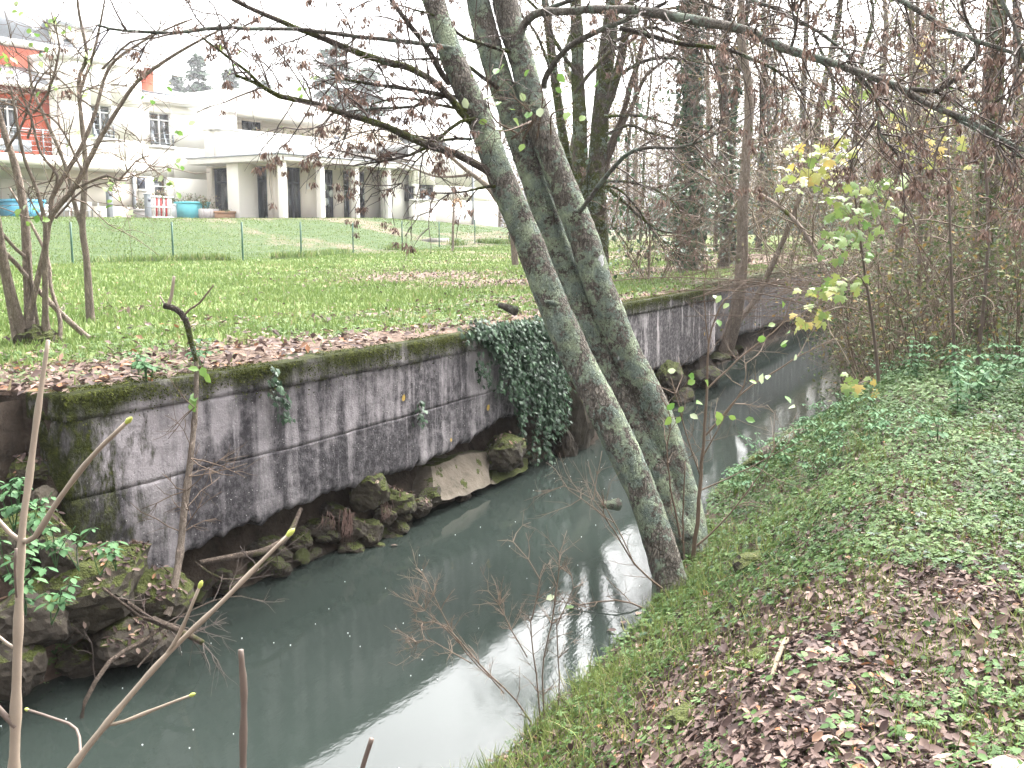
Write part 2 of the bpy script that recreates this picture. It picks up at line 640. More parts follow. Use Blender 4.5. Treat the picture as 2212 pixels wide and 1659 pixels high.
def make_concrete(name, base=(.30, .272, .28), moss=1.0, dark=.70, streak=1.0):
    n = N(name)
    co = n.coord('Object')
    sx = n.new('SeparateXYZ')
    n.put(sx.inputs[0], co)
    z = sx.outputs[2]
    st = n.coord('Object', (2.6, 1, .22))
    c = n.mix(n.noise(1.6, co, 6, .65), tuple(q * .62 for q in base), tuple(min(1, q * 1.28) for q in base))
    c = n.mix(n.math('MULTIPLY', n.noise(55, co, 4, .7), .35), c, tuple(q * .45 for q in base))
    # black algae running down from the top and off ledges
    s1 = n.noise(2.4, st, 6, .62, .25)
    s2 = n.math('ADD', n.math('MULTIPLY', n.noise(1.5, co, 5, .65, .4), .75), n.math('MULTIPLY', n.noise(7, co, 5, .7), .35))
    dk = n.math('ADD', n.math('MULTIPLY', s1, .62 * streak), n.math('MULTIPLY', s2, .64))
    dk = n.ramp(dk, [(.80 - dark * .3, 0), (.93 - dark * .3, 1)])
    dk = n.math('MULTIPLY', dk, n.ramp(n.noise(18, co, 5, .75), [(.25, .45), (.55, 1)]))
    c = n.mix(n.math('MULTIPLY', dk, .93), c, (.026, .024, .027))
    # pale lime runs
    s3 = n.noise(4.2, n.coord('Object', (3.2, 1, .16)), 4, .6)
    c = n.mix(n.ramp(s3, [(.62, 0), (.74, .55)]), c, (.34, .31, .32))
    # white aggregate grains
    v = n.new('TexVoronoi', Scale=26)
    n.put(v.inputs['Vector'], co)
    c = n.mix(n.ramp(v.outputs['Distance'], [(.06, .8), (.11, 0)]), c, (.5, .48, .45))
    # yellow lichen spots
    v2 = n.new('TexVoronoi', Scale=1.7)
    n.put(v2.inputs['Vector'], co)
    c = n.mix(n.ramp(v2.outputs['Distance'], [(.045, .85), (.06, 0)]), c, (.36, .24, .05))
    h = n.math('ADD', n.noise(14, co, 8, .7), n.math('MULTIPLY', n.noise(70, co, 3, .7), .4))
    if moss:
        mz = n.math('MULTIPLY', n.math('SUBTRACT', z, 1.455), 3.4)
        mn = n.math('ADD', n.math('MULTIPLY', n.math('SUBTRACT', n.noise(2.2, n.coord('Object', (1.5, 1, .35)), 5, .65), .47), 2.3), mz)
        ml = n.math('ADD', n.math('MULTIPLY', n.math('SUBTRACT', 4.62, sx.outputs[0]), 1.15), n.math('MULTIPLY', n.math('SUBTRACT', n.noise(4.1, n.coord('Object', (1.6, 1, .6)), 8, .78), .5), 4.2))
        mn = n.math('MAXIMUM', mn, ml)
        mm = n.math('MULTIPLY', n.ramp(mn, [(.0, 0), (.55, 1)]), moss)
        mc = n.ramp(n.noise(26, co, 5, .7), [(.3, (.010, .012, .004)), (.52, (.028, .033, .008)), (.72, (.075, .082, .016))])
        c = n.mix(mm, c, mc)
        h = n.math('ADD', h, n.math('MULTIPLY', mm, n.math('MULTIPLY', n.noise(60, co, 3, .7), 1.6)))
    return n.done(n.princ(c, .92, n.bump(h, .8, .025), .15))


M['concrete'] = make_concrete('weathered_concrete')
M['concrete_low'] = make_concrete('blackened_concrete', (.27, .247, .252), moss=.9, dark=.88)
M['concrete_dark'] = make_concrete('dark_stained_concrete', (.24, .22, .22), moss=1.0, dark=.9, streak=1.25)
M['concrete_far'] = make_concrete('streaked_concrete', (.48, .44, .44), moss=1.0, dark=.70, streak=1.25)


def make_rock(name, c0, c1, moss):
    n = N(name)
    co = n.coord('Object')
    c = n.ramp(n.noise(5, co, 7, .7), [(.3, c0), (.7, c1)])
    g = n.new('NewGeometry')
    sx = n.new('SeparateXYZ')
    n.put(sx.inputs[0], g.outputs['Normal'])
    mf = n.math('ADD', n.math('MULTIPLY', sx.outputs[2], .5), n.math('MULTIPLY', n.noise(4, co, 5, .65), 1.1))
    mm = n.ramp(mf, [(1.02 - moss * .6, 0), (1.16 - moss * .6, 1)])
    mc = n.ramp(n.noise(45, co, 4, .7), [(.3, (.016, .02, .005)), (.7, (.06, .07, .014))])
    c = n.mix(mm, c, mc)
    h = n.math('ADD', n.noise(9, co, 8, .7), n.math('MULTIPLY', mm, n.noise(70, co, 3)))
    return n.done(n.princ(c, .9, n.bump(h, .8, .03), .2))


M['rock'] = make_rock('river_stone', (.016, .013, .010), (.055, .045, .035), .16)
M['rock_moss'] = make_rock('mossy_stone', (.018, .015, .011), (.06, .05, .037), .55)
M['rock_pale'] = make_rock('pale_slab', (.06, .05, .038), (.125, .105, .082), .08)
M['moss'] = leaf_mat('moss_tuft', [(0, (.016, .02, .005)), (.6, (.04, .046, .010)), (1, (.085, .095, .02))], .9, .15, .05)

# building
M['plaster'] = plain('cream_plaster', (.80, .77, .71), .9, .1, .05, .6)
M['plaster_warm'] = plain('beige_plaster', (.74, .68, .60), .9, .1, .05, .6)
M['trim'] = plain('pale_stone_trim', (.68, .66, .62), .85, .15, .1, 2.0)
M['red'] = plain('red_render', (.36, .085, .05), .85, .15, .1, 1.0)
M['zinc'] = plain('zinc_sheet', (.30, .32, .35), .5, .4, .1, 1.5)
M['frame_dark'] = plain('dark_frame', (.045, .05, .07), .45, .4, .1, 4)
M['frame_white'] = plain('white_frame', (.75, .75, .74), .5, .4, .05, 4)
M['inside'] = plain('painted_room_shade', (.05, .045, .045), .9, .1, .3, 2)  # near-black colour stands in for the shade inside the rooms
M['curtain'] = plain('brown_curtain', (.30, .19, .14), .9, .1, .15, 8)
M['curtain_pale'] = plain('pale_curtain', (.50, .54, .50), .9, .1, .12, 8)
M['green_metal'] = plain('green_post', (.018, .07, .045), .5, .4, .1, 6)
M['grey_metal'] = plain('grey_metal', (.22, .24, .26), .45, .4, .1, 6)
M['blue'] = plain('blue_paint', (.12, .42, .62), .6, .3, .06, 4)
M['teal'] = plain('turquoise_paint', (.16, .55, .62), .6, .3, .06, 4)
M['white_paint'] = plain('white_paint', (.74, .74, .73), .7, .3, .06, 5)
M['red_paint'] = plain('red_paint', (.48, .07, .07), .7, .3, .06, 5)
M['terracotta'] = plain('terracotta', (.45, .27, .17), .85, .2, .12, 4)
M['whitewood'] = plain('whitewashed_wood', (.52, .48, .47), .85, .2, .2, 5)
M['paving'] = plain('grey_paving', (.16, .15, .135), .9, .1, .15, 5)


def make_slate():
    n = N('slate_roof')
    c = n.mix(n.noise(14, n.coord('Object'), 4), (.17, .18, .20), (.28, .30, .33))
    return n.done(n.princ(c, .6, n.bump(n.noise(30, n.coord('Object'), 3), .4, .02), .3))


M['slate'] = make_slate()


def make_glass():
    n = N('window_glass')
    tr = n.new('BsdfTransparent')
    tr.inputs[0].default_value = (.62, .66, .68, 1)
    gl = n.new('BsdfGlossy')
    gl.inputs['Roughness'].default_value = .03
    lw = n.new('LayerWeight')
    lw.inputs['Blend'].default_value = .35
    f = n.math('ADD', .05, n.math('MULTIPLY', lw.outputs['Fresnel'], .5), True)
    ms = n.new('MixShader')
    n.put(ms.inputs[0], f)
    n.t.links.new(tr.outputs[0], ms.inputs[1])
    n.t.links.new(gl.outputs[0], ms.inputs[2])
    return n.done(ms.outputs[0])


M['glass'] = make_glass()

# ------------------------------------------------------------------ terrain
PE_S = [-40, 0, 3, 5, 7, 8.3, 9.6, 11, 13, 15.5, 18, 22, 30, 60, 250]
PE_P = [2.4, 2.35, 2.32, 2.32, 2.4, 2.62, 2.9, 3.0, 2.95, 2.7, 2.8, 3.2, 3.3, 3.0, 3.0]
PW_S = [4.05, 5, 6, 7.4, 9, 10.9, 12, 13, 15, 17.55, 17.6, 22, 28, 60, 250]
PW_P = [5.24, 5.16, 5.05, 5.0, 5.04, 5.08, 5.14, 5.2, 5.22, 5.22, 5.66, 5.7, 5.9, 5.9, 5.9]
WTOP = 1.62


def bank_edge(s):
    return np.interp(s, PE_S, PE_P) + .10 * (vnoise(s, s * 0, .8, 3) - .5)


def wall_p(s):
    return np.interp(s, PW_S, PW_P)


def near_z(s, p):
    e = bank_edge(s)
    t = (e - p) / 1.55
    up = np.where(t > 0, sm(t * .82 + .06) - .02, t * .9)
    h = 1.0 + .12 * (vnoise(s, p, 2.3, 11) - .5) + .25 * sm((-p - 3) / 6)
    return up * h + .05 * (vnoise(s, p, .45, 12) - .5) * sm(t + .3)


def far_z(s, p):
    rise = 1.3 * sm((p - 22) / 10) * (1 - .75 * sm((s - 42) / 25)) + .12 * sm((p - 12) / 9)
    z = 1.63 + rise + .5 * sm((s - 25) / 45) + .06 * (vnoise(s, p, 2.5, 21) - .5)
    z = z + .05 * (vnoise(s, p, .5, 22) - .5)
    left = (s < 4.15) & (p < 6.9)
    return np.where(left, np.minimum(z, slope_z(s, p)), z)


def slope_z(s, p):
    t = np.clip((p - 4.85) / 1.65, -.2, 1)
    zl = 1.68 * (sm(t) + np.minimum(t, 0)) - .10 + .30 * (vnoise(s, p, .7, 23) - .5) * sm((6.6 - p) / .5)
    return np.minimum(zl, 1.66)


LIT = []
for (u, v, rs, rp, amt) in [(930, 592, 3.5, 2.2, .75), (800, 582, 3.0, 1.4, .5), (1075, 605, 2.2, 1.6, .8), (1440, 580, 5.5, 1.5, .8), (1400, 549, 6, 2.0, .7), (1640, 560, 9, 2.0, .7), (470, 693, 1.2, .5, .4), (230, 665, 1.0, .8, .35), (1000, 565, 5, 1.5, .45), (1130, 640, 2, 1, .6), (850, 672, 1.6, .5, .45)]:
    LIT.append((*to_sp(at_height(u, v, 1.68)), rs, rp, amt))


def litter(s, p):
    q = p - wall_p(s)
    a = .85 * sm((1.75 - q) / 1.5) * (1 - .55 * sm((s - 6.0) / 4)) * (1 - .3 * sm((s - 13) / 6))
    a = a + .75 * sm((.9 - q) / .6) * .4
    a = a + .75 * sm((8.5 - s) / 4) * sm((8.0 - p) / 2.2)
    for (cs, cp, rs, rp, amt) in LIT:
        a = np.maximum(a, amt * 1.1 * np.exp(-(((s - cs) / rs) ** 2 + ((p - cp) / rp) ** 2)))
    a = a + .5 * sm((s - 24) / 10) * (vnoise(s, p, 4, 31) > .5)
    return np.clip(a + .5 * (vnoise(s, p, .6, 32, 3) - .5), 0, 1)


def grid_faces(n, m):
    i = np.arange(n - 1)[:, None] * m
    j = np.arange(m - 1)[None, :]
    return np.stack((i + j, i + m + j, i + m + j + 1, i + j + 1), -1).reshape(-1, 4)


def grade(a, b, n, k):
    t = np.linspace(0, 1, n)
    return a + (b - a) * t ** k


# far bank: lawn
S1 = np.concatenate((-grade(-2, 150, 24, 2.2)[::-1], np.arange(2.2, 30, .16), 30 + grade(0, 60, 70, 1.3)[1:], 90 + grade(0, 260, 14, 1.6)[1:]))
T1 = np.concatenate((np.arange(0, 3, .1), np.arange(3, 32, .35), 32 + grade(0, 260, 24, 2)))
SS, TT = np.meshgrid(S1, T1, indexing='ij')
start = np.where(SS < 4.15, 6.45, wall_p(SS) + .05)
PP = start + TT
ZZ = far_z(SS, PP)
ZZ = np.where((SS > 4.2) & (TT < .05), ZZ - .04, ZZ)
lit = litter(SS, PP)
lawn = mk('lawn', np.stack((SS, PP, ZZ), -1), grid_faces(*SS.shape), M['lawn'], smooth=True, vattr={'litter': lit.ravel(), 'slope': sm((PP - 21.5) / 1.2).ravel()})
lawn.rotation_euler = (0, 0, THETA)
tag(lawn, kind='structure')
SL_S = np.concatenate((-grade(0, 60, 14, 2)[::-1], np.arange(.1, 4.4, .07)))
SS, PP = np.meshgrid(SL_S, np.arange(4.4, 7.0, .06), indexing='ij')
ZZ = slope_z(SS, PP)
sl_ = mk('river_slope', np.stack((SS, PP, ZZ), -1), grid_faces(*SS.shape), M['lawn'], smooth=True, vattr={'litter': np.clip(.75 + .8 * (vnoise(SS, PP, .5, 33, 3) - .5), 0, 1).ravel(), 'slope': np.zeros(SS.size)})
sl_.rotation_euler = (0, 0, THETA)
tag(sl_, kind='structure')
sk_p = np.arange(5.3, 6.6, .08)
SS, PP = np.meshgrid(np.array((4.13, 4.15, 4.17, 4.19)), sk_p, indexing='ij')
ZZ = np.array((.3, .8, 1.2, 1.60))[:, None] + np.zeros_like(PP)
SS = SS + .10 * (vnoise(PP, ZZ * 2, .2, 35) - .5)
sk0 = mk('earth_step', np.stack((SS, PP, ZZ), -1), grid_faces(*SS.shape), M['mud'], smooth=True)
sk0.rotation_euler = (0, 0, THETA)
tag(sk0, kind='structure')

# near bank
S2 = np.concatenate((-grade(0, 60, 16, 2)[::-1], np.arange(.1, 20, .15), 20 + grade(0, 40, 60, 1.3)[1:], 60 + grade(0, 280, 14, 1.8)[1:]))
T2 = np.concatenate((np.arange(-.7, 4.5, .11), 4.5 + grade(0, 12, 40, 1.4)[1:], 16.5 + grade(0, 260, 18, 2)[1:]))
SS, TT = np.meshgrid(S2, T2, indexing='ij')
PP = bank_edge(SS) - TT
ZZ = near_z(SS, PP)
nb = mk('near_bank', np.stack((SS, PP, ZZ), -1)[:, ::-1], grid_faces(*SS.shape), M['soil'], smooth=True)
nb.rotation_euler = (0, 0, THETA)
tag(nb, kind='structure')

# water
wv = np.array([(-60, .2, 0), (260, .2, 0), (260, 7.2, 0), (-60, 7.2, 0)], float)
water = mk('river_water', wv, np.array([(0, 1, 2, 3)]), M['water'])
water.rotation_euler = (0, 0, THETA)
tag(water, kind='structure')

# earth behind and below the undercut wall
S3 = np.arange(3.9, 40, .07)
prof = np.array([(.42, 1.56), (.34, 1.1), (.32, .8), (.30, .55), (.30, .38), (.24, .2), (.12, .05), (-.02, -.1), (-.15, -.5)])
gap = sm((S3 - 10.75) / .25) * sm((12.35 - S3) / .25)
NOFF = np.array([[mnoise.noise(Vector((s * 2.2, z * 3, 0))) + .6 * mnoise.noise(Vector((s * 6, z * 7, 3))) for (o, z) in prof] for s in S3])
PPe = wall_p(S3)[:, None] + prof[None, :, 0] - gap[:, None] * np.array([.42, .42, .5, .5, .38, .3, .25, .2, .1])[None] + NOFF * .10 * (1 + gap[:, None])
ZZe = np.repeat(prof[None, :, 1], len(S3), 0) + NOFF * .03
ZZe[:, 0] = 1.56
eb_ = mk('earth_bank', np.stack((np.repeat(S3[:, None], len(prof), 1), PPe, ZZe), -1), grid_faces(len(S3), len(prof)), M['mud'], smooth=True)
eb_.rotation_euler = (0, 0, THETA)
tag(eb_, kind='structure')

# ------------------------------------------------------------------ concrete river wall
def slab(name, parent, mat, s0, s1, zlo, zhi, proud=0.0, thick=.24, ds=.035, dz=.035, rough=.012, jag=0.0, seed=0, ns=None):
    """a cast panel: uneven front, straight back; zlo / zhi are functions of s"""
    S = np.linspace(s0, s1, max(3, int((s1 - s0) / ds) + 1))
    lo = zlo(S)
    hi = zhi(S)
    if jag:
        j = np.array([mnoise.noise(Vector((s * 3.1, seed, .3))) * .6 + mnoise.noise(Vector((s * 9, seed, .9))) * .5 + mnoise.noise(Vector((s * 23, seed, 4))) * .25 for s in S])
        j = .45 * j + .55 * np.round(j * 5) / 5 + .35 * (hash2(np.floor(S / .06), np.floor(S * 0), seed) - .5)
        lo = lo + jag * j
    nz = max(3, int((hi - lo).max() / dz) + 1)
    t = np.linspace(0, 1, nz)
    Sg = np.repeat(S[:, None], nz, 1)
    Zg = lo[:, None] + (hi - lo)[:, None] * t[None]
    ns = seed if ns is None else ns
    nn = np.array([[mnoise.noise(Vector((a * 1.4, b * 2, ns))) + .6 * mnoise.noise(Vector((a * 7, b * 7, ns + 2))) + .45 * mnoise.noise(Vector((a * 19, b * 19, ns + 5))) for a, b in zip(ra, rb)] for ra, rb in zip(Sg, Zg)])
    base = wall_p(Sg)
    edge = np.zeros_like(Zg)
    if jag:
        edge = .03 * np.clip(1 - (Zg - lo[:, None]) / .05, 0, 1) ** 2
    Pf = base - proud - rough * nn + edge
    Pb = base + thick - proud
    V = np.concatenate((np.stack((Sg, Pf, Zg), -1).reshape(-1, 3), np.stack((Sg, Pb, Zg), -1).reshape(-1, 3)))
    n, m = Sg.shape
    o = n * m
    F = [grid_faces(n, m)]
    F.append(grid_faces(n, m)[:, ::-1] + o)
    i = np.arange(n - 1) * m
    F.append(np.stack((i, i + o, i + m + o, i + m), -1))
    F.append(np.stack((i + m - 1, i + 2 * m - 1, i + 2 * m - 1 + o, i + m - 1 + o), -1))
    j = np.arange(m - 1)
    F.append(np.stack((j, j + 1, j + 1 + o, j + o), -1))
    k = (n - 1) * m + j
    F.append(np.stack((k, k + o, k + 1 + o, k + 1), -1))
    ob = mk(name, V, np.concatenate(F), mat, parent)
    return ob


def fn(xs, ys):
    return lambda s: np.interp(s, xs, ys)


def pour(s):
    return .966 + .010 * (vnoise(s, s * 0, .5, 7, 3) - .5) * 2 + .002 * (s - 4)


wall_a = empty('retaining_wall', (0, 0, 0), THETA, 'long concrete river wall with thick moss cap and broken undercut lower edge', 'wall', 'concrete walls along the far bank')
slab('coping', wall_a, M['concrete'], 4.16, 10.85, fn([4, 11], [1.462, 1.43]), fn([4, 7, 11], [WTOP, WTOP + .015, WTOP]), proud=.016, thick=.34, rough=.010, seed=1)
slab('upper_panel', wall_a, M['concrete'], 4.17, 10.85, lambda s: pour(s) + .0012, fn([4, 11], [1.4612, 1.4292]), rough=.015, seed=2)
slab('lower_panel', wall_a, M['concrete_low'], 4.18, 10.85, fn([4, 4.5, 4.82, 5.0, 5.64, 6.06, 6.96, 7.75, 8.5, 9.0, 9.6, 10.9], [.06, .10, .20, .43, .48, .52, .49, .47, .53, .60, .64, .72]), lambda s: pour(s) - .0012, proud=.002, rough=.015, jag=.085, seed=3, ns=2)
wall_b = empty('retaining_wall', (0, 0, 0), THETA, 'pale streaked concrete wall behind the leaning lichen covered trunks', 'wall', 'concrete walls along the far bank')
slab('coping', wall_b, M['concrete_far'], 12.2, 17.55, fn([12, 18], [1.44, 1.42]), fn([12, 18], [WTOP, WTOP]), proud=.014, thick=.34, seed=4)
slab('lower_panel', wall_b, M['concrete_far'], 12.2, 17.55, fn([12, 13.5, 15, 16.2, 17.6], [.66, .60, .5, .44, .5]), fn([12, 18], [1.435, 1.415]), jag=.06, seed=5)
wall_c = empty('retaining_wall', (0, 0, 0), THETA, 'farthest dark stained wall section set back behind a slim bank tree', 'wall', 'concrete walls along the far bank')
slab('coping', wall_c, M['concrete_dark'], 17.62, 36, fn([17, 36], [1.46, 1.46]), fn([17, 36], [1.65, 1.7]), proud=.014, thick=.34, ds=.09, seed=6)
slab('lower_panel', wall_c, M['concrete_dark'], 17.62, 36, fn([17, 22, 36], [.55, .45, .4]), fn([17, 36], [1.455, 1.455]), jag=.07, ds=.08, dz=.06, seed=7)
wr = MB().box(17.56, 17.70, 5.24, 5.95, .5, 1.60)
wr.obj('return_panel', M['concrete_dark'], wall_c)

# ------------------------------------------------------------------ stones at the foot of the wall
def rock_mesh(name, size, seed, mat, sub=4, cuts=9, lump=.14):
    import bmesh
    bm = bmesh.new()
    bmesh.ops.create_icosphere(bm, subdivisions=sub, radius=1)
    rg = np.random.default_rng(seed)
    pl = [(unit(rg.normal(size=3)), rg.uniform(.55, .95)) for _ in range(cuts)]
    for v in bm.verts:
        c = np.array(v.co)
        for (nn, dd) in pl:
            e = c @ nn - dd
            if e > 0:
                c = c - nn * e * .92
        c = c * (1 + lump * mnoise.noise(Vector(c * 2 + seed)) + lump * .6 * mnoise.noise(Vector(c * 5 + seed)) + lump * .4 * mnoise.noise(Vector(c * 11 + seed)) + lump * .25 * mnoise.noise(Vector(c * 23 + seed)))
        v.co = Vector(c * np.array(size))
    me = bpy.data.meshes.new(name)
    bm.to_mesh(me)
    bm.free()
    me.materials.append(M[mat])
    o = bpy.data.objects.new(name, me)
    COL.objects.link(o)
    return o


def stone(u, v, p, w, h, d, mat, label, seed, rz=0.0, name='stone', cat='stone', cuts=9, ry=0.0):
    P = at_bank(u, v, p)
    t = np.linalg.norm(P - np.array((0, 0, EYE)))
    o = rock_mesh(name, (w * t / FPX / 2, d / 2, h * t / FPX / 2), seed, mat, 4, cuts)
    o.location = P
    o.rotation_euler = (0, ry, THETA + rz)
    return tag(o, label, cat, 'stones at the foot of the wall')


ST = [
    (797, 1066, 5.05, 92, 92, .36, 'rock_moss', 'rounded mossy stone directly under the broken wall edge', 1),
    (752, 1140, 5.10, 70, 80, .4, 'rock', 'dark brown stone in the hollow beside hanging roots', 2),
    (856, 1085, 5.02, 95, 70, .4, 'rock_moss', 'broad mossy stone below the leaf covered ledge', 3),
    (790, 1150, 4.98, 78, 62, .3, 'rock', 'blocky stone at the waterline below the mossy stone', 4),
    (830, 1122, 4.97, 56, 48, .25, 'rock', 'grey stone in the middle of the stone pile', 5),
    (858, 1140, 4.94, 50, 40, .22, 'rock', 'pale angular stone at the right corner of the pile', 6),
    (845, 1166, 4.93, 50, 30, .25, 'rock', 'small wet stone touching the water under the pile', 7),
    (902, 1098, 4.97, 72, 44, .25, 'rock', 'low stone between the pile and the pale slab', 8),
    (760, 1186, 5.0, 60, 34, .25, 'rock', 'wet flat stone at the waterline left of the pile', 9),
    (690, 1150, 5.24, 80, 60, .3, 'rock', 'stone deep in shade under the wall overhang', 10),
    (640, 1165, 5.25, 70, 56, .3, 'rock', 'squarish stone in the shaded hollow left of the roots', 11),
    (575, 1185, 5.22, 90, 50, .3, 'rock', 'long stone in the hollow below the wall', 12),
    (932, 1076, 4.98, 40, 36, .25, 'rock_moss', 'small mossy stone against the pale slab', 13),
    (720, 1105, 5.24, 60, 50, .3, 'rock', 'brown stone wedged behind the mossy stone', 14),
    (870, 1112, 4.95, 34, 30, .18, 'rock', 'little stone on the right flank of the pile', 15),
    (812, 1180, 4.9, 36, 20, .18, 'rock', 'tiny wet stone at the tip of the pile', 16),
]
for (u, v, p, w, h, d, mat, lab, sd) in ST:
    stone(u, v, p, w, h, d, mat, lab, sd, rz=(sd * 37 % 11) * .06 - .3)
stone(1085, 975, 5.05, 130, 84, .46, 'rock_moss', 'bulging mossy boulder under the hanging ivy', 31, cuts=4)
stone(1240, 880, 5.05, 150, 230, .5, 'rock_moss', 'tall mossy rock face between ivy and leaning trunks', 32, cuts=6)
stone(1222, 965, 4.98, 60, 90, .3, 'rock', 'dark rooty stone at the water right of the ivy', 33)
stone(1450, 815, 5.12, 110, 70, .4, 'rock_moss', 'mossy stone under the pale streaked wall', 34, cuts=6)
stone(1470, 860, 5.02, 130, 46, .35, 'rock', 'low dark stone at the water under the streaked wall', 35)
stone(1530, 815, 5.1, 90, 50, .35, 'rock', 'dark stone right of the mossy one under the streaked wall', 36)


def slab_stone(corners, p0, p1, label, mat='rock_pale'):
    """sloping slab whose face was cast against the bank; corners in picture, top edge at p0, bottom edge at p1"""
    k = len(corners)
    half = k // 2
    P = np.array([at_bank(u, v, p0 if i < half else p1) for i, (u, v) in enumerate(corners)])
    back = world(0, .35, -.02)
    import bmesh
    bm = bmesh.new()
    vf = [bm.verts.new(Vector(q)) for q in P]
    vb = [bm.verts.new(Vector(q + back)) for q in P]
    bm.faces.new(vf[::-1])
    bm.faces.new(vb)
    for i in range(k):
        bm.faces.new((vf[i], vf[(i + 1) % k], vb[(i + 1) % k], vb[i]))
    bmesh.ops.triangulate(bm, faces=bm.faces[:])
    bmesh.ops.subdivide_edges(bm, edges=bm.edges[:], cuts=6, use_grid_fill=True)
    for v in bm.verts:
        c = Vector(v.co)
        v.co = c + Vector((mnoise.noise(c * 6), mnoise.noise(c * 6 + Vector((9, 1, 2))), mnoise.noise(c * 7 + Vector((3, 8, 1))))) * .022
    bmesh.ops.recalc_face_normals(bm, faces=bm.faces[:])
    me = bpy.data.meshes.new('concrete_slab')
    bm.to_mesh(me)
    bm.free()
    me.materials.append(M[mat])
    o = bpy.data.objects.new('concrete_slab', me)
    COL.objects.link(o)
    return tag(o, label, 'slab', 'fallen slabs at the waterline')


slab_stone([(930, 1010), (990, 985), (1055, 975), (1060, 1048), (1010, 1068), (945, 1085)], 5.14, 4.9, 'large pale sloping slab at the waterline right of stones')
slab_stone([(1062, 1010), (1100, 1000), (1140, 985), (1140, 1015), (1095, 1036), (1064, 1046)], 5.12, 4.92, 'narrow pale slab below the bulging mossy boulder')

rgs = np.random.default_rng(19)
RUB = [rock_mesh('stone', (1, .9, .75), 400 + i, 'rock' if i % 3 else 'rock_moss', 3, 8, .16) for i in range(6)]
RUB_ME = [o.data for o in RUB]
for o in RUB:
    bpy.data.objects.remove(o)
for i in range(64):
    a = rgs.uniform(4.6, 10.6) if i < 50 else rgs.uniform(12.6, 22)
    w = rgs.uniform(.035, .10) * (1.0 if i < 50 else 1.6)
    o = bpy.data.objects.new('stone', RUB_ME[i % 6])
    COL.objects.link(o)
    o.location = world(a, float(wall_p(a)) + rgs.uniform(-.06, .2) + .02, rgs.uniform(0, .16) + w * .2)
    o.rotation_euler = (rgs.uniform(-.5, .5), rgs.uniform(-.5, .5), rgs.uniform(0, 6.28))
    o.scale = (w * rgs.uniform(1, 1.6), w, w * rgs.uniform(.6, 1))
    tag(o, 'small wet rubble stone at the waterline under the wall', 'stone', 'small rubble stones under the walls')

# rubble at the broken left end of the wall
LS = [
    (205, 1265, 5.0, 300, 150, .6, 'rock_moss', 'broad mossy concrete footing under the left wall end', 41, 5),
    (330, 1290, 4.95, 170, 110, .5, 'rock_moss', 'leaf strewn mossy ledge at the foot of the sapling', 42, 5),
    (270, 1395, 4.86, 230, 110, .5, 'rock', 'large dark stone above the water at lower left', 43, 6),
    (150, 1330, 5.0, 130, 90, .4, 'rock', 'dark grey stone beside the nettle patch', 44, 8),
    (60, 1345, 5.0, 150, 130, .5, 'rock', 'big shadowed stone at the left picture edge', 45, 6),
    (60, 1180, 5.25, 180, 130, .4, 'rock_moss', 'mossy block with nettles in front of it', 46, 7),
    (70, 1010, 5.6, 150, 60, .4, 'rock_moss', 'flat mossy block over the dark hollow', 47, 8),
    (95, 1075, 5.35, 48, 50, .16, 'rock_pale', 'small pale concrete block standing in the hollow', 48, 9),
    (40, 920, 6.1, 90, 55, .4, 'rock_moss', 'round mossy stone on the upper left slope', 49, 4),
    (110, 890, 5.9, 70, 60, .4, 'rock_moss', 'mossy stone leaning on the left wall end', 50, 5),
    (30, 850, 6.6, 80, 36, .4, 'rock_moss', 'low mossy hump among leaves at far left', 51, 4),
    (120, 1200, 5.0, 90, 80, .35, 'rock', 'grey stone under the pale concrete block', 52, 8),
    (20, 1440, 4.95, 120, 120, .4, 'rock', 'dark stone at the waterline in the left corner', 53, 7),
    (180, 1425, 4.98, 110, 60, .3, 'rock', 'wet dark stone under the dangling roots', 54, 7),
]
for (u, v, p, w, h, d, mat, lab, sd, cu) in LS:
    stone(u, v, p, w, h, d, mat, lab, sd, rz=(sd * 29 % 13) * .05 - .3, cuts=cu)

# ------------------------------------------------------------------ building, on its own axes
BAZ = math.radians(34.16)
EA = np.array((math.sin(BAZ), math.cos(BAZ)))
EB = np.array((-EA[1], EA[0]))
BO = at_depth(607, 481, 50)
GZ = BO[2]
BROT = math.atan2(EA[1], EA[0])


def fa(u, v, b):
    r = ray(u, v)
    t = (BO[:2] @ EB + b) / (r[:2] @ EB)
    P = np.array((0, 0, EYE)) + r * t
    return float((P[:2] - BO[:2]) @ EA), float(P[2])


def fb(u, v, a):
    r = ray(u, v)
    t = (BO[:2] @ EA + a) / (r[:2] @ EA)
    P = np.array((0, 0, EYE)) + r * t
    return float((P[:2] - BO[:2]) @ EB), float(P[2])


def bpt(a, b, z=None):
    xy = BO[:2] + EA * a + EB * b
    return np.array((xy[0], xy[1], GZ if z is None else z))


def panel(mb, axis, c, t, x0, x1, z0, z1, holes=()):
    """wall panel at plane c with real openings; axis 'A' runs along a, 'B' along b"""
    xs = sorted({x0, x1, *[q for h in holes for q in h[:2]]})
    zs = sorted({z0, z1, *[q for h in holes for q in h[2:]]})
    for i in range(len(xs) - 1):
        for j in range(len(zs) - 1):
            mx, mz = (xs[i] + xs[i + 1]) / 2, (zs[j] + zs[j + 1]) / 2
            if any(h[0] < mx < h[1] and h[2] < mz < h[3] for h in holes):
                continue
            if axis == 'A':
                mb.box(xs[i], xs[i + 1], c, c + t, zs[j], zs[j + 1])
            else:
                mb.box(c, c + t, xs[i], xs[i + 1], zs[j], zs[j + 1])


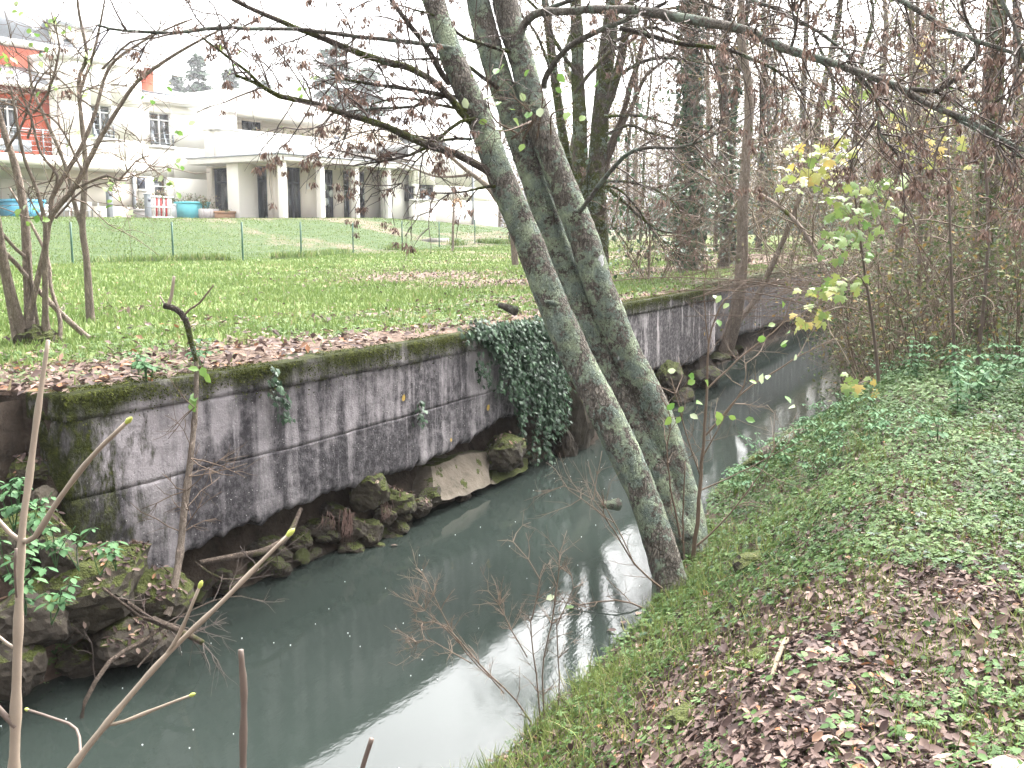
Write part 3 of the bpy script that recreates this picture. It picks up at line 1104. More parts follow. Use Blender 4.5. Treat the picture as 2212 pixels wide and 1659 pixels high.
def opening(parent, axis, c, x0, x1, z0, z1, name='window', frame='frame_white', mull=1, trans=(), curtain=None, sill=True, inset=.14, fw=.06, label=None, rail=False, depth=.5):
    def bx(mb, a0, a1, d0, d1, q0, q1):
        if axis == 'A':
            mb.box(a0, a1, c + d0, c + d1, q0, q1)
        else:
            mb.box(c + d0, c + d1, a0, a1, q0, q1)
    f = MB()
    e = .004
    bx(f, x0 + e, x0 + fw, inset, inset + .06, z0 + e, z1 - e)
    bx(f, x1 - fw, x1 - e, inset, inset + .06, z0 + e, z1 - e)
    bx(f, x0 + fw, x1 - fw, inset, inset + .06, z0 + e, z0 + fw)
    bx(f, x0 + fw, x1 - fw, inset, inset + .06, z1 - fw, z1 - e)
    for k in range(mull):
        xm = x0 + (x1 - x0) * (k + 1) / (mull + 1)
        bx(f, xm - fw * .6, xm + fw * .6, inset + .004, inset + .056, z0 + fw, z1 - fw)
    for zt in trans:
        zz = z0 + (z1 - z0) * zt
        bx(f, x0 + fw, x1 - fw, inset + .008, inset + .052, zz - fw * .5, zz + fw * .5)
    w = f.obj(name, M[frame], parent)
    if label:
        w['label'] = label
    n = mull + 1
    for k in range(n):
        g = MB()
        xa = x0 + (x1 - x0) * k / n + fw * .5
        xb = x0 + (x1 - x0) * (k + 1) / n - fw * .5
        bx(g, xa, xb, inset + .026, inset + .034, z0 + fw * .5, z1 - fw * .5)
        g.obj('pane', M['glass'], w)
        if curtain:
            cu = MB()
            nn = 7
            for q in range(nn):
                wa = (xb - xa) * .55 / nn
                xx = xa + q * wa if k == 0 else xb - (q + 1) * wa
                bx(cu, xx, xx + wa * .9, inset + .12 + .03 * (q % 2), inset + .15 + .03 * (q % 2), z0 + .08, z1 - .04)
            cu.obj('curtain', M[curtain], w)
    r = MB()
    bx(r, x0 - .1, x1 + .1, inset + depth, inset + depth + .05, z0 - .1, z1 + .1)
    bx(r, x0 - .1, x0 - .02, inset + .13, inset + depth, z0 - .1, z1 + .1)
    bx(r, x1 + .02, x1 + .1, inset + .13, inset + depth, z0 - .1, z1 + .1)
    r.obj('dark_backing', M['inside'], w)  # shallow dark box behind the panes, its colour imitating an unlit interior
    if sill:
        s = MB()
        bx(s, x0 - .12, x1 + .12, -.09, inset - .004, z0 - .11, z0 - .002)
        s.obj('sill', M['trim'], w)
    if rail:
        s = MB()
        for q in range(3):
            bx(s, x0, x1, -.12, -.09, z0 + .12 + q * .22, z0 + .145 + q * .22)
        bx(s, x0, x0 + .03, -.12, -.004, z0 + .02, z0 + .6)
        bx(s, x1 - .03, x1, -.12, -.004, z0 + .02, z0 + .6)
        s.obj('railing', M['grey_metal'], w)
    return w


def rect_a(u0, v0, u1, v1, b):
    """opening measured in the picture on plane b: left top, right bottom"""
    um = (u0 + u1) / 2
    a0 = fa(u0, v0, b)[0]
    a1 = fa(u1, v0, b)[0]
    return a0, a1, fa(um, v1, b)[1], fa(um, v0, b)[1]


def rect_b(u0, v0, u1, v1, a):
    um = (u0 + u1) / 2
    b1 = fb(u0, v0, a)[0]
    b0 = fb(u1, v0, a)[0]
    return b0, b1, fb(um, v1, a)[1], fb(um, v0, a)[1]


BZ = GZ - .25
pav = empty('pavilion', tuple(bpt(0, 0, 0)), BROT, 'low white flat roofed building with a colonnade and tall dark glazed doors', 'building')
# canopy, columns
ZC0, ZC1 = GZ + 2.92, GZ + 3.20
cp = MB().box(-.15, 10.6, -.12, 6.5, ZC0, ZC1)
cp.obj('canopy', M['trim'], pav, .02)
MB().box(-.22, 10.67, -.19, 6.52, ZC1 + .003, ZC1 + .06).obj('canopy_edge', M['zinc'], pav)
for (uu, wv_) in ((612, .30), (694, .30), (769, .30), (838, .30)):
    a = fa(uu, 420, .12)[0]
    MB().box(a - .15, a + .15, .0, .32, BZ, ZC0 - .004).obj('column', M['plaster'], pav, .015)
MB().box(-.3, 10.6, -.25, 6.6, BZ - .2, GZ + .03).obj('terrace_slab', M['paving'], pav)
# glazed facade behind the columns
IB = 2.0
hol = []
for (u0, u1) in ((620, 651), (683, 722), (741, 757), (768, 790)):
    h = rect_a(u0, 358, u1, 478, IB)
    hol.append((h[0], h[1], GZ + .06, ZC0 - .12))
mb = MB()
panel(mb, 'A', IB, .3, 1.62, 10.3, BZ, ZC0 - .004, hol)
mb.obj('wall', M['plaster_warm'], pav)
for i, h in enumerate(hol):
    opening(pav, 'A', IB, *h, name='glazed_door', frame='frame_dark', mull=1 if h[1] - h[0] > .9 else 0, trans=(.72,), sill=False, fw=.09, depth=1.2)
IA = 1.5
hb = []
for (u0, u1) in ((457, 490), (525, 575)):
    h = rect_b(u0, 352, u1, 478, IA)
    hb.append((h[0], h[1], GZ + .06, ZC0 - .1))
mb = MB()
panel(mb, 'B', IA, .3, 2.31, 8.6, BZ, ZC0 - .004, hb)
mb.obj('wall', M['plaster_warm'], pav)
for i, h in enumerate(hb):
    opening(pav, 'B', IA, *h, name='glazed_door', frame='frame_dark', mull=1 if i else 0, trans=(.74,), sill=False, fw=.09, depth=1.2)
pb = fb(507, 420, .35)[0]
MB().box(.25, 1.49, pb - .42, pb + .42, BZ, ZC0 - .005).obj('pier', M['plaster'], pav, .015)
# round paper stickers on the glass
for (uu, vv) in ((702, 404), (716, 418), (705, 436), (696, 447), (783, 400), (788, 424)):
    a, z = fa(uu, vv, IB + .13)
    k = MB()
    ang = np.linspace(0, 2 * math.pi, 15)[:-1]
    k.add([(a + .16 * math.cos(t), IB + .135, z + .2 * math.sin(t)) for t in ang] + [(a + .16 * math.cos(t), IB + .141, z + .2 * math.sin(t)) for t in ang], [list(range(14)), list(range(27, 13, -1))] + [[i, i + 14, (i + 1) % 14 + 14, (i + 1) % 14] for i in range(14)])
    k.obj('paper_disc', M['curtain_pale'], pav)
for (uu, vv) in ((594, 403), (653 + 8, 410)):
    a, z = fa(uu + 70, vv, IB)
    MB().box(a - .1, a + .1, IB - .09, IB - .003, z - .14, z + .14).obj('wall_lamp', M['white_paint'], pav, .04)
# right wing beyond the colonnade
WA0, WA1 = 8.6, 18.6
hw = [rect_a(892, 402, 898, 430, .35), rect_a(906, 399, 940, 430, .35)]
hw = [(h[0], h[1], h[2], h[3]) for h in hw]
mb = MB()
panel(mb, 'A', .36, .3, 10.62, WA1, BZ - .3, GZ + 4.2, hw)
panel(mb, 'A', .9, .3, 8.5, 10.6, BZ - .3, ZC0 - .01, ())
mb.obj('wall', M['plaster'], pav)
for h in hw:
    opening(pav, 'A', .36, *h, frame='frame_dark', mull=0, sill=True, fw=.07)
MB().box(WA1 - .3, WA1, .67, 9, BZ - .3, GZ + 4.19).obj('end_wall', M['plaster'], pav)
MB().box(10.5, WA1 + .12, .22, 9, GZ + 4.203, GZ + 4.42).obj('roof_edge', M['trim'], pav)
# upper storey set back above the canopy
PA, PBB = 1.45, 6.0
zt = fa(475, 281, PBB)[1]
up = MB()
panel(up, 'A', PBB, .3, PA, 22, ZC1 - .2, zt)
panel(up, 'B', PA, .3, PBB + .302, PBB + 4, ZC1 - .2, zt)
up.obj('parapet_wall', M['plaster'], pav)
MB().box(PA - .1, 22.05, PBB - .1, PBB + .42, zt + .003, zt + .12).obj('parapet_cap', M['trim'], pav)
MB().box(PA - .1, PA + .42, PBB + .424, PBB + 4, zt + .004, zt + .119).obj('parapet_cap', M['trim'], pav)
UB = 8.6
a0, z0 = fa(428, 262, UB)
zt2 = fa(500, 192, UB)[1]
hu = [rect_a(443, 262, 490, 290, UB), rect_a(522, 262, 566, 290, UB)]
mb = MB()
panel(mb, 'A', UB, .3, a0, 24, ZC1 - .3, fa(475, 250, UB)[1], hu)
mb.obj('upper_wall', M['plaster_warm'], pav)
for h in hu:
    opening(pav, 'A', UB, *h, frame='frame_dark', mull=1, sill=False)
MB().box(a0 - .3, 24, UB - 1.6, UB + 6, fa(475, 250, UB)[1] + .003, fa(475, 226, UB)[1]).obj('roof_overhang', M['plaster'], pav)
ab = fa(500, 192, UB + 1)[0]
# tall white block with a sloping top
k = MB()
z1 = fa(500, 190, UB + 1)[1]
zb_ = fa(475, 226, UB)[1] + .004
V = [(ab, UB + 1, zb_), (ab + 15, UB + 1, zb_), (ab + 15, UB + 1, z1 - 2.0), (ab + 3, UB + 1, z1 + .2), (ab, UB + 1, z1)]
k.add(V + [(x, UB + 7, z) for (x, y, z) in V], [[0, 1, 2, 3, 4], [9, 8, 7, 6, 5], [0, 5, 6, 1], [1, 6, 7, 2], [2, 7, 8, 3], [3, 8, 9, 4], [4, 9, 5, 0]])
k.obj('roof_block', M['plaster'], pav)
# small vent window on the parapet wall and the slate roof behind on the right
h = rect_a(722, 294, 732, 304, PBB)
MB().box(h[0], h[1], PBB - .05, PBB - .004, h[2], h[3]).obj('vent', M['frame_dark'], pav)
sr = MB()
a_l, a_r = fa(800, 300, 9)[0] + 2, fa(1010, 300, 9)[0] + 6
zr0, zr1 = fa(900, 318, 7)[1], fa(900, 262, 12)[1]
sr.add([(a_l, 7.2, zr0), (a_r, 7.2, zr0), (a_r - 1.5, 12, zr1), (a_l + 1.5, 12, zr1), (a_l, 7.2, zr0 - .15), (a_r, 7.2, zr0 - .15), (a_r - 1.5, 12, zr1 - .15), (a_l + 1.5, 12, zr1 - .15)], [[0, 1, 2, 3], [7, 6, 5, 4], [0, 4, 5, 1], [1, 5, 6, 2], [2, 6, 7, 3], [3, 7, 4, 0]])
sr.obj('roof', M['slate'], pav)
# brick arch of the cellar door at the right end
a, z = fa(987, 482, .36)
for q in range(7):
    t = math.pi * (q + .5) / 7
    ca, cz = a + .42 * math.cos(t), GZ + 1.0 + .42 * math.sin(t)
    MB().box(ca - .09, ca + .09, .30, .355, cz - .09, cz + .09).obj('brick', M['terracotta'], pav)
MB().box(a - .3, a + .3, .315, .356, BZ, GZ + 1.0).obj('cellar_door', M['whitewood'], pav)
a = fa(1020, 440, .36)[0]
MB().box(a - .05, a + .05, .25, .35, GZ, GZ + 4.2).obj('downpipe', M['zinc'], pav)

# terraced house on the left
hs_ = empty('house', tuple(bpt(0, 0, 0)), BROT, 'cream and red rendered house with slate roof, balcony and tall windows', 'building')
# connector with two windows
CB = 7.0
a0, a1 = fa(296, 300, CB)[0], fa(432, 300, CB)[0] + 2.5
ze = fa(370, 228, CB)[1]
hc = [rect_a(322, 243, 370, 315, CB), rect_a(332, 383, 361, 452, CB)]
mb = MB()
panel(mb, 'A', CB, .3, a0, a1, BZ, ze, hc)
mb.obj('wall', M['plaster'], hs_)
opening(hs_, 'A', CB, *hc[0], curtain='curtain', trans=(.78,), rail=True)
opening(hs_, 'A', CB, *hc[1], mull=0, trans=(.72,))
MB().box(a0, a1 + .2, CB - .35, CB + 1, ze + .003, ze + .42).obj('cornice', M['trim'], hs_)
k = MB()
z2 = fa(400, 196, CB + 2.5)[1]
k.add([(a0, CB - .3, ze + .425), (a1 + .2, CB - .3, ze + .425), (a1 - 2, CB + 3, z2), (a0, CB + 3, z2 + .5), (a0, CB + 3, ze + .425), (a1 - 2, CB + 3, ze + .425)], [[0, 1, 2, 3], [1, 5, 2], [0, 3, 4], [4, 3, 2, 5], [0, 4, 5, 1]])
k.obj('roof', M['slate'], hs_)
# projecting bay
YB = 5.6
a0, a1 = fa(131, 200, YB)[0], fa(306, 200, YB)[0]
zt = fa(131, 127, YB)[1]
zl = fa(200, 345, YB)[1]
hbay = [rect_a(196, 226, 241, 298, YB)]
mb = MB()
panel(mb, 'A', YB, .3, a0, a1, zl, zt, hbay)
mb.box(a0, a0 + .3, YB + .303, YB + 6, zl, zt)
mb.box(a1 - .3, a1, YB + .303, YB + 3, zl, zt)
mb.obj('bay_wall', M['plaster'], hs_)
opening(hs_, 'A', YB, *hbay[0], curtain='curtain_pale', trans=(.78,), rail=True)
MB().box(a0 - .12, a1 + .12, YB - .12, YB + 6, zt + .003, zt + .3).obj('bay_cornice', M['trim'], hs_)
ss = MB().box(a0 - 9, a1, YB - .1, YB + 6, zl - .42, zl - .004)
ss.obj('overhang_slab', M['plaster'], hs_)
# red attic storey behind the bay, slate roof and dormer
HB = 7.8
a_l, a_r = fa(-60, 120, HB)[0], fa(331, 160, HB)[0]
zr = fa(200, 128, HB)[1]
MB().box(a_l - 4, a_r, HB, HB + .3, zl, zr).obj('attic_wall', M['red'], hs_)
MB().box(a_r - .3, a_r, HB + .302, HB + 5, zl, zr - .02).obj('end_wall', M['red'], hs_)
MB().box(a_l - 4, a_r + .5, HB - .5, HB - .2, zr + .0, zr + .28).obj('gutter', M['trim'], hs_)
k = MB()
zrr = fa(100, -60, HB + 4)[1]
k.add([(a_l - 4, HB - .4, zr + .285), (a_r + .4, HB - .4, zr + .285), (a_r - 5.5, HB + 4, zrr), (a_l - 4, HB + 4, zrr + 1), (a_r + .4, HB + 7, zr + .285), (a_l - 4, HB + 7, zr + .285)], [[0, 1, 2, 3], [1, 4, 2], [3, 2, 4, 5], [0, 3, 5], [0, 5, 4, 1]])
k.obj('roof', M['slate'], hs_)
DB = 7.55
hd = rect_a(136, 80, 161, 108, DB)
x0, x1 = hd[0] - .55, hd[1] + 1.0
zd0, zd1 = hd[2] - .6, hd[3] + .5
mb = MB()
panel(mb, 'A', DB, .25, x0, x1, zd0, zd1, [hd])
mb.box(x0, x0 + .2, DB + .252, DB + 3, zd0, zd1)
mb.box(x1 - .2, x1, DB + .252, DB + 3, zd0, zd1)
mb.obj('dormer', M['plaster'], hs_)
opening(hs_, 'A', DB, *hd, mull=0, trans=(.3,), sill=False)
MB().box(x0 - .15, x1 + .15, DB - .2, DB + 3, zd1 + .003, zd1 + .14).obj('dormer_roof', M['zinc'], hs_)
k = MB()
k.add([(x0 - .02, DB + .2, zd0), (x0 - .02, DB + 3, zd1), (x0 - .02, DB + .2, zd1), (x0 - 1.6, DB + .9, zd0 + .4), (x0 - 1.6, DB + 3, zd1 + .3), (x0 - 1.2, DB + 1.2, zd1 + .3)], [[0, 1, 2], [3, 5, 4], [0, 2, 5, 3], [2, 1, 4, 5], [1, 0, 3, 4]])
k.obj('dormer_cheek', M['zinc'], hs_)
# red balcony storey on the left
LB = 6.5
a_l, a_r = fa(-70, 250, LB)[0], fa(108, 250, LB)[0]
zt = fa(50, 190, LB)[1]
hl = [rect_a(-4, 212, 40, 322, LB)]
mb = MB()
panel(mb, 'A', LB, .3, a_l - 3, a_r, zl, zt, hl)
mb.obj('balcony_wall', M['red'], hs_)
opening(hs_, 'A', LB, *hl[0], name='balcony_door', curtain='curtain_pale', trans=(.8,), sill=False)
k = MB()
zz0, zz1 = zt + .01, fa(50, 150, LB + 1.1)[1]
k.add([(a_l - 3, LB - .5, zz0), (a_r + .3, LB - .5, zz0), (a_r + .3, HB - .004, zz1), (a_l - 3, HB - .004, zz1), (a_l - 3, LB - .5, zz0 + .12), (a_r + .3, LB - .5, zz0 + .12), (a_r + .3, HB - .004, zz1 + .12), (a_l - 3, HB - .004, zz1 + .12)], [[0, 1, 2, 3], [4, 7, 6, 5], [0, 4, 5, 1], [1, 5, 6, 2], [2, 6, 7, 3], [3, 7, 4, 0]])
k.obj('lean_to_roof', M['slate'], hs_)
MB().box(a_l - 3, a_r + .34, LB - .62, LB - .503, zz0 - .06, zz0 + .16).obj('gutter', M['trim'], hs_)
bb = 5.55
MB().box(a_l - 3, fa(145, 320, bb)[0], bb - .9, bb - .104, zl - .42, zl - .002).obj('balcony_slab', M['plaster'], hs_)
k = MB()
ar = fa(143, 300, bb - .85)[0]
for q in range(5):
    k.box(a_l - 3, ar, bb - .86, bb - .83, zl + .15 + q * .2, zl + .17 + q * .2)
k.box(a_l - 3, ar, bb - .87, bb - .82, zl + 1.02, zl + 1.07)
for q in range(9):
    x = ar - q * 1.1
    k.box(x - .025, x + .025, bb - .89, bb - .865, zl, zl + 1.01)
k.obj('balcony_railing', M['grey_metal'], hs_)
k = MB().box(a_l - 3, ar - 1.6, bb - .815, bb - .80, zl + .08, zl + .55)
k.obj('railing_panel', M['zinc'], hs_)
# recessed ground floor
GB = 7.0
a_l, a_r = fa(-70, 400, GB)[0] - 3, fa(296, 400, GB)[0] - .003
zg = zl - .425
hg = [rect_a(-30, 385, 2, 440, GB)]
mb = MB()
panel(mb, 'A', GB, .3, a_l, a_r, BZ, zg, hg)
mb.obj('wall', M['plaster_warm'], hs_)
opening(hs_, 'A', GB, *hg[0], mull=0)
h = rect_a(294, 382, 303, 408, CB)
MB().box(h[0] + .05, h[1] + .25, CB - .03, CB - .003, h[2], h[3]).obj('small_window', M['frame_dark'], hs_)
MB().box(h[0], h[1] + .35, CB - .1, CB - .031, h[2] - .12, h[2] - .003).obj('sill', M['trim'], hs_)
x = a_r - .25
MB().box(x - .06, x + .06, GB - .14, GB - .02, BZ, zg - .004).obj('downpipe', M['zinc'], hs_)
x = fa(89, 150, HB)[0]
MB().box(x - .06, x + .06, HB - .16, HB - .03, zz1 + .2, zr).obj('downpipe', M['zinc'], hs_)


# ------------------------------------------------------------------ things on the terrace in front of the house
def on_lawn(u, v, Y):
    P = at_depth(u, v, Y)
    s, p = to_sp(P)
    P[2] = float(far_z(np.array(s), np.array(p)))
    return P


def depth_on_b(u, b):
    r = ray(u, 470)
    t = (BO[:2] @ EB + b) / (r[:2] @ EB)
    return float(r[1] * t)


def leafy_top(parent, w, d, z, h, seed, n=160, mat='planting', size=.12):
    rg = np.random.default_rng(seed)
    tb = Tubes()
    tips = []
    for k in range(14):
        p0 = np.array((rg.uniform(-w, w) * .8, rg.uniform(-d, d) * .8, z))
        q = p0 + np.array((rg.normal(0, .15), rg.normal(0, .15), h * rg.uniform(.5, 1)))
        pts = spline([p0, (p0 + q) / 2 + rg.normal(0, .05, 3), q], .12)
        tb.add(pts, lerp_r((.012, .004), len(pts)), 3)
        tips.append(pts)
    tb.obj('stem', M['twig'], parent)
    T = np.concatenate(tips)
    pos = T[rg.integers(0, len(T), n)] + rg.normal(0, .06, (n, 3))
    Mx = frames(rg.normal(0, 1, (n, 3)) + (0, 0, .8), rg.uniform(0, 6.28, n), rg)
    scatter('foliage', QUAD_V, QUAD_F, pos, Mx, rg.uniform(.6, 1.3, n) * size, M[mat], parent, rg=rg)


def planter_box(u, b, w, d, h, mat, label, seed, plant_h, taper=.08, plant_mat='planting'):
    Y = depth_on_b(u, b)
    P = on_lawn(u, 480, Y)
    e = empty('planter', tuple(P), BROT, label, 'planter', 'planters along the house front')
    k = MB()
    W0, W1, D0, D1 = w * (1 - taper), w, d * (1 - taper), d
    t = .05
    outer_b = [(-W0, -D0, -.1), (W0, -D0, -.1), (W0, D0, -.1), (-W0, D0, -.1)]
    outer_t = [(-W1, -D1, h), (W1, -D1, h), (W1, D1, h), (-W1, D1, h)]
    inner_t = [(-W1 + t, -D1 + t, h), (W1 - t, -D1 + t, h), (W1 - t, D1 - t, h), (-W1 + t, D1 - t, h)]
    inner_b = [(x, y, h - .12) for (x, y, z) in inner_t]
    k.add(outer_b + outer_t + inner_t + inner_b, [[3, 2, 1, 0]] + [[i, (i + 1) % 4, 4 + (i + 1) % 4, 4 + i] for i in range(4)] + [[4 + i, 4 + (i + 1) % 4, 8 + (i + 1) % 4, 8 + i] for i in range(4)] + [[8 + i, 8 + (i + 1) % 4, 12 + (i + 1) % 4, 12 + i] for i in range(4)])
    k.obj('box', M[mat], e)
    MB().box(-W1 + t, W1 - t, -D1 + t, D1 - t, h - .14, h - .08).obj('soil', M['soil'], e)
    r = MB()
    r.box(-W1 - .03, W1 + .03, -D1 - .03, -D1 - .002, h - .1, h + .02)
    r.box(-W1 - .03, W1 + .03, D1 + .002, D1 + .03, h - .1, h + .02)
    r.box(-W1 - .03, -W1 - .002, -D1 - .001, D1 + .001, h - .1, h + .02)
    r.box(W1 + .002, W1 + .03, -D1 - .001, D1 + .001, h - .1, h + .02)
    r.obj('rim', M[mat], e)
    leafy_top(e, w, d, h - .1, plant_h, seed, mat=plant_mat)
    return e


planter_box(417, 5.2, .62, .55, .82, 'teal', 'big turquoise square planter beside the white book rack', 1, .5)
planter_box(48, 5.4, .75, .6, .80, 'blue', 'blue square planter with a reddish bush at the far left', 2, .75)
planter_box(375, 6.0, .38, .35, .72, 'white_paint', 'white planter squeezed between book rack and turquoise planter', 3, .45)
planter_box(483, 3.6, .46, .35, .36, 'terracotta', 'low terracotta trough right of the wooden tub', 4, .1, taper=.02)
planter_box(92, 5.6, .35, .3, .62, 'white_paint', 'white and dark green planter behind the left tree stems', 5, .4, plant_mat='dark_leaf')
planter_box(312, 6.3, .55, .3, .5, 'whitewood', 'low pale planter hidden behind the grey bollard', 9, .6)
# tub of staves
Y = depth_on_b(452, 4.2)
P = on_lawn(452, 482, Y)
tub = empty('planter', tuple(P), BROT, 'round whitewashed wooden tub with yellowish shrubs', 'planter', 'planters along the house front')
for q in range(18):
    t0, t1 = q * 2 * math.pi / 18 + .01, (q + 1) * 2 * math.pi / 18 - .01
    k = MB()
    V = []
    for (z, r) in ((-.1, .43), (.2, .50), (.5, .48)):
        for (t, rr) in ((t0, r), (t1, r), (t1, r - .04), (t0, r - .04)):
            V.append((rr * math.cos(t), rr * math.sin(t), z))
    F = []
    for l in range(2):
        for i in range(4):
            F.append([l * 4 + i, l * 4 + (i + 1) % 4, l * 4 + 4 + (i + 1) % 4, l * 4 + 4 + i])
    F += [[3, 2, 1, 0], [8, 9, 10, 11]]
    k.add(V, F)
    k.obj('stave', M['whitewood'], tub)
leafy_top(tub, .35, .35, .4, .75, 6, 220)
# book rack made of a pallet, with red and white boards
Y = depth_on_b(350, 5.1)
P = on_lawn(350, 480, Y)
rack = empty('pallet_rack', tuple(P), BROT, 'upright white pallet with red and white painted slats by the wall', 'rack')
rg = np.random.default_rng(5)
for q in range(9):
    MB().box(-.62 + q * .14, -.62 + q * .14 + .085, -.02, .02, .06, 1.02).obj('slat', M['red_paint' if q in (2, 4, 6) else ('white_paint' if q % 3 else 'whitewood')], rack).rotation_euler = (0, rg.uniform(.02, .1), 0)
for z in (.0, .50, .98):
    MB().box(-.75, .72, -.05, -.022, z + .05, z + .13).obj('rail', M['white_paint'], rack)
leafy_top(rack, .5, .1, 1.0, .5, 12, 60)
# bollards
for (u, b, hh, lab) in ((239, 4.6, 1.35, 'tall grey bollard in front of the beige ground floor wall'), (321, 3.4, 1.1, 'short grey bollard at the lawn edge left of the pallet rack')):
    Y = depth_on_b(u, b)
    P = on_lawn(u, 480, Y)
    e = empty('bollard', tuple(P), BROT, lab, 'bollard')
    MB().box(-.11, .11, -.11, .11, -.2, hh).obj('post', M['grey_metal'], e, .02)
    MB().box(-.13, .13, -.13, .13, hh + .002, hh + .05).obj('cap', M['zinc'], e, .015)
    MB().box(-.07, .07, -.125, -.113, hh - .3, hh - .16).obj('light_slot', M['frame_dark'], e)
# pale garden chairs by the wall
for (u, b, i) in ((155, 6.2, 0), (180, 6.4, 1), (207, 6.4, 2), (226, 6.5, 3)):
    Y = depth_on_b(u, b)
    P = on_lawn(u, 480, Y)
    e = empty('garden_chair', tuple(P), BROT + .3 * i, ['leftmost white garden chair against the beige wall', 'second white garden chair from the left by the wall', 'third white garden chair from the left by the wall', 'white garden chair standing next to the tall grey bollard'][i], 'chair', 'white garden chairs along the wall')
    MB().box(-.25, .25, -.25, .25, .40, .44).obj('seat', M['white_paint'], e, .02)
    MB().box(-.25, .25, .22, .26, .443, .82).obj('backrest', M['white_paint'], e, .03)
    for sx in (-.22, .22):
        for sy in (-.2, .22):
            MB().box(sx - .02, sx + .02, sy - .02, sy + .02, -.05, .398).obj('leg', M['white_paint'], e)
# red crate
Y = depth_on_b(97, 5.0)
P = on_lawn(97, 480, Y)
e = empty('crate', tuple(P), BROT, 'low red and white crate beside the blue planter', 'crate')
for z, m in ((-.05, 'red_paint'), (.14, 'white_paint'), (.33, 'white_paint')):
    MB().box(-.35, .35, -.25, -.22, z, z + .15).obj('board', M[m], e)
    MB().box(-.35, .35, .22, .25, z, z + .15).obj('board', M[m], e)
    MB().box(-.35, -.32, -.218, .218, z, z + .15).obj('board', M[m], e)
    MB().box(.32, .35, -.218, .218, z, z + .15).obj('board', M[m], e)
# manhole slab on the lawn slope
P = at_depth(932, 500, 47)
s, p = to_sp(P)
o = MB().box(-.8, .8, -.45, .45, -.25, .0).obj('paving_slab', M['paving'])
o.location = (P[0], P[1], float(far_z(np.array(s), np.array(p))) + .03)
o.rotation_euler = (math.radians(-8), 0, THETA)
tag(o, 'grey paving slab lying on the grass slope right of the colonnade', 'slab')

# plants in the roof garden behind the parapet
rg = np.random.default_rng(77)
for i, u in enumerate((545, 575, 610, 640, 668)):
    a = fa(u, 270, 7.0)[0]
    zt = fa(475, 281, PBB)[1]
    e = empty('roof_plant', tuple(bpt(a, 7.0, zt - .5)), BROT, 'yellow green shrub growing above the white parapet', 'plant', 'shrubs behind the parapet')
    leafy_top(e, .7, .4, 0, .95, 40 + i, 220, 'planting', .16)

# ------------------------------------------------------------------ wire fence on the lawn
fence = empty('wire_fence', (0, 0, 0), 0, 'green metal post and wire fence crossing the lawn below the house', 'fence')
FP = []
for (u, v, vb) in [(-170, 500, 600), (-10, 498, 592), (158, 495, 583), (375, 490, 572), (525, 485, 565), (651, 484, 558), (763, 483, 545), (869, 484, 540), (949, 484, 537), (1026, 484, 533), (1100, 484, 531), (1165, 484, 530)]:
    Y = 1.05 * FPX / (vb - v)
    if u == 158: Y = 26.2
    P = at_depth(u, vb, Y)
    s, p = to_sp(P)
    P[2] = float(far_z(np.array(s), np.array(p)))
    FP.append(P)
    t = Tubes()
    t.add(np.array((P + (0, 0, -.2), P + (0, 0, .5), P + (0, 0, 1.08))), .026, 8)
    o = t.obj('post', M['green_metal'], fence)
wb = Tubes()
FPA = np.array(FP)
for z in (.06, .24, .42, .6, .8, 1.0):
    wb.add(FPA + (0, 0, z), .0022, 3)
rg = np.random.default_rng(9)
for i in range(len(FPA) - 1):
    A, B = FPA[i], FPA[i + 1]
    n = int(np.linalg.norm(B - A) / .2)
    for q in range(1, n):
        x = A + (B - A) * q / n
        wb.add(np.array((x + (0, 0, .04), x + (0, 0, .5), x + (0, 0, 1.02))), .0013, 3)
wb.obj('wire_mesh', M['green_metal'], fence)
# rear hedge and fence under the far trees
rf = empty('wire_fence', (0, 0, 0), 0, 'distant dark green mesh fence in front of the hedge under the trees', 'fence')
pts = [world(s, p, 0) for (s, p) in ((78, 26), (80, 18), (82, 10), (84, 6.5))]
pts = spline(pts, 2.5)
ts = Tubes()
for q in pts:
    s, p = to_sp(q)
    z = float(far_z(np.array(s), np.array(p)))
    q[2] = z
    t = Tubes()
    t.add(np.array((q, q + (0, 0, .9), q + (0, 0, 1.8))), .035, 6)
    t.obj('post', M['green_metal'], rf)
for z in np.arange(.1, 1.8, .12):
    ts.add(pts + (0, 0, z), .010, 3)
ts.obj('wire_mesh', M['green_metal'], rf)

# ------------------------------------------------------------------ trees
def ground_z(P):
    s, p = to_sp(P)
    s, p = np.array(float(s)), np.array(float(p))
    if p > wall_p(s):
        return float(far_z(s, p))
    if p < bank_edge(s):
        return float(near_z(s, p))
    return 0.0


def path(pts):
    return np.array([at_depth(*q) for q in pts])


def px_r(w, Y):
    return np.asarray(w, float) / 2 * np.asarray(Y, float) / FPX


def perp(d, rg):
    v = rg.normal(0, 1, 3)
    v -= d * (v @ d)
    return v / (np.linalg.norm(v) + 1e-9)


SEG = [.16]


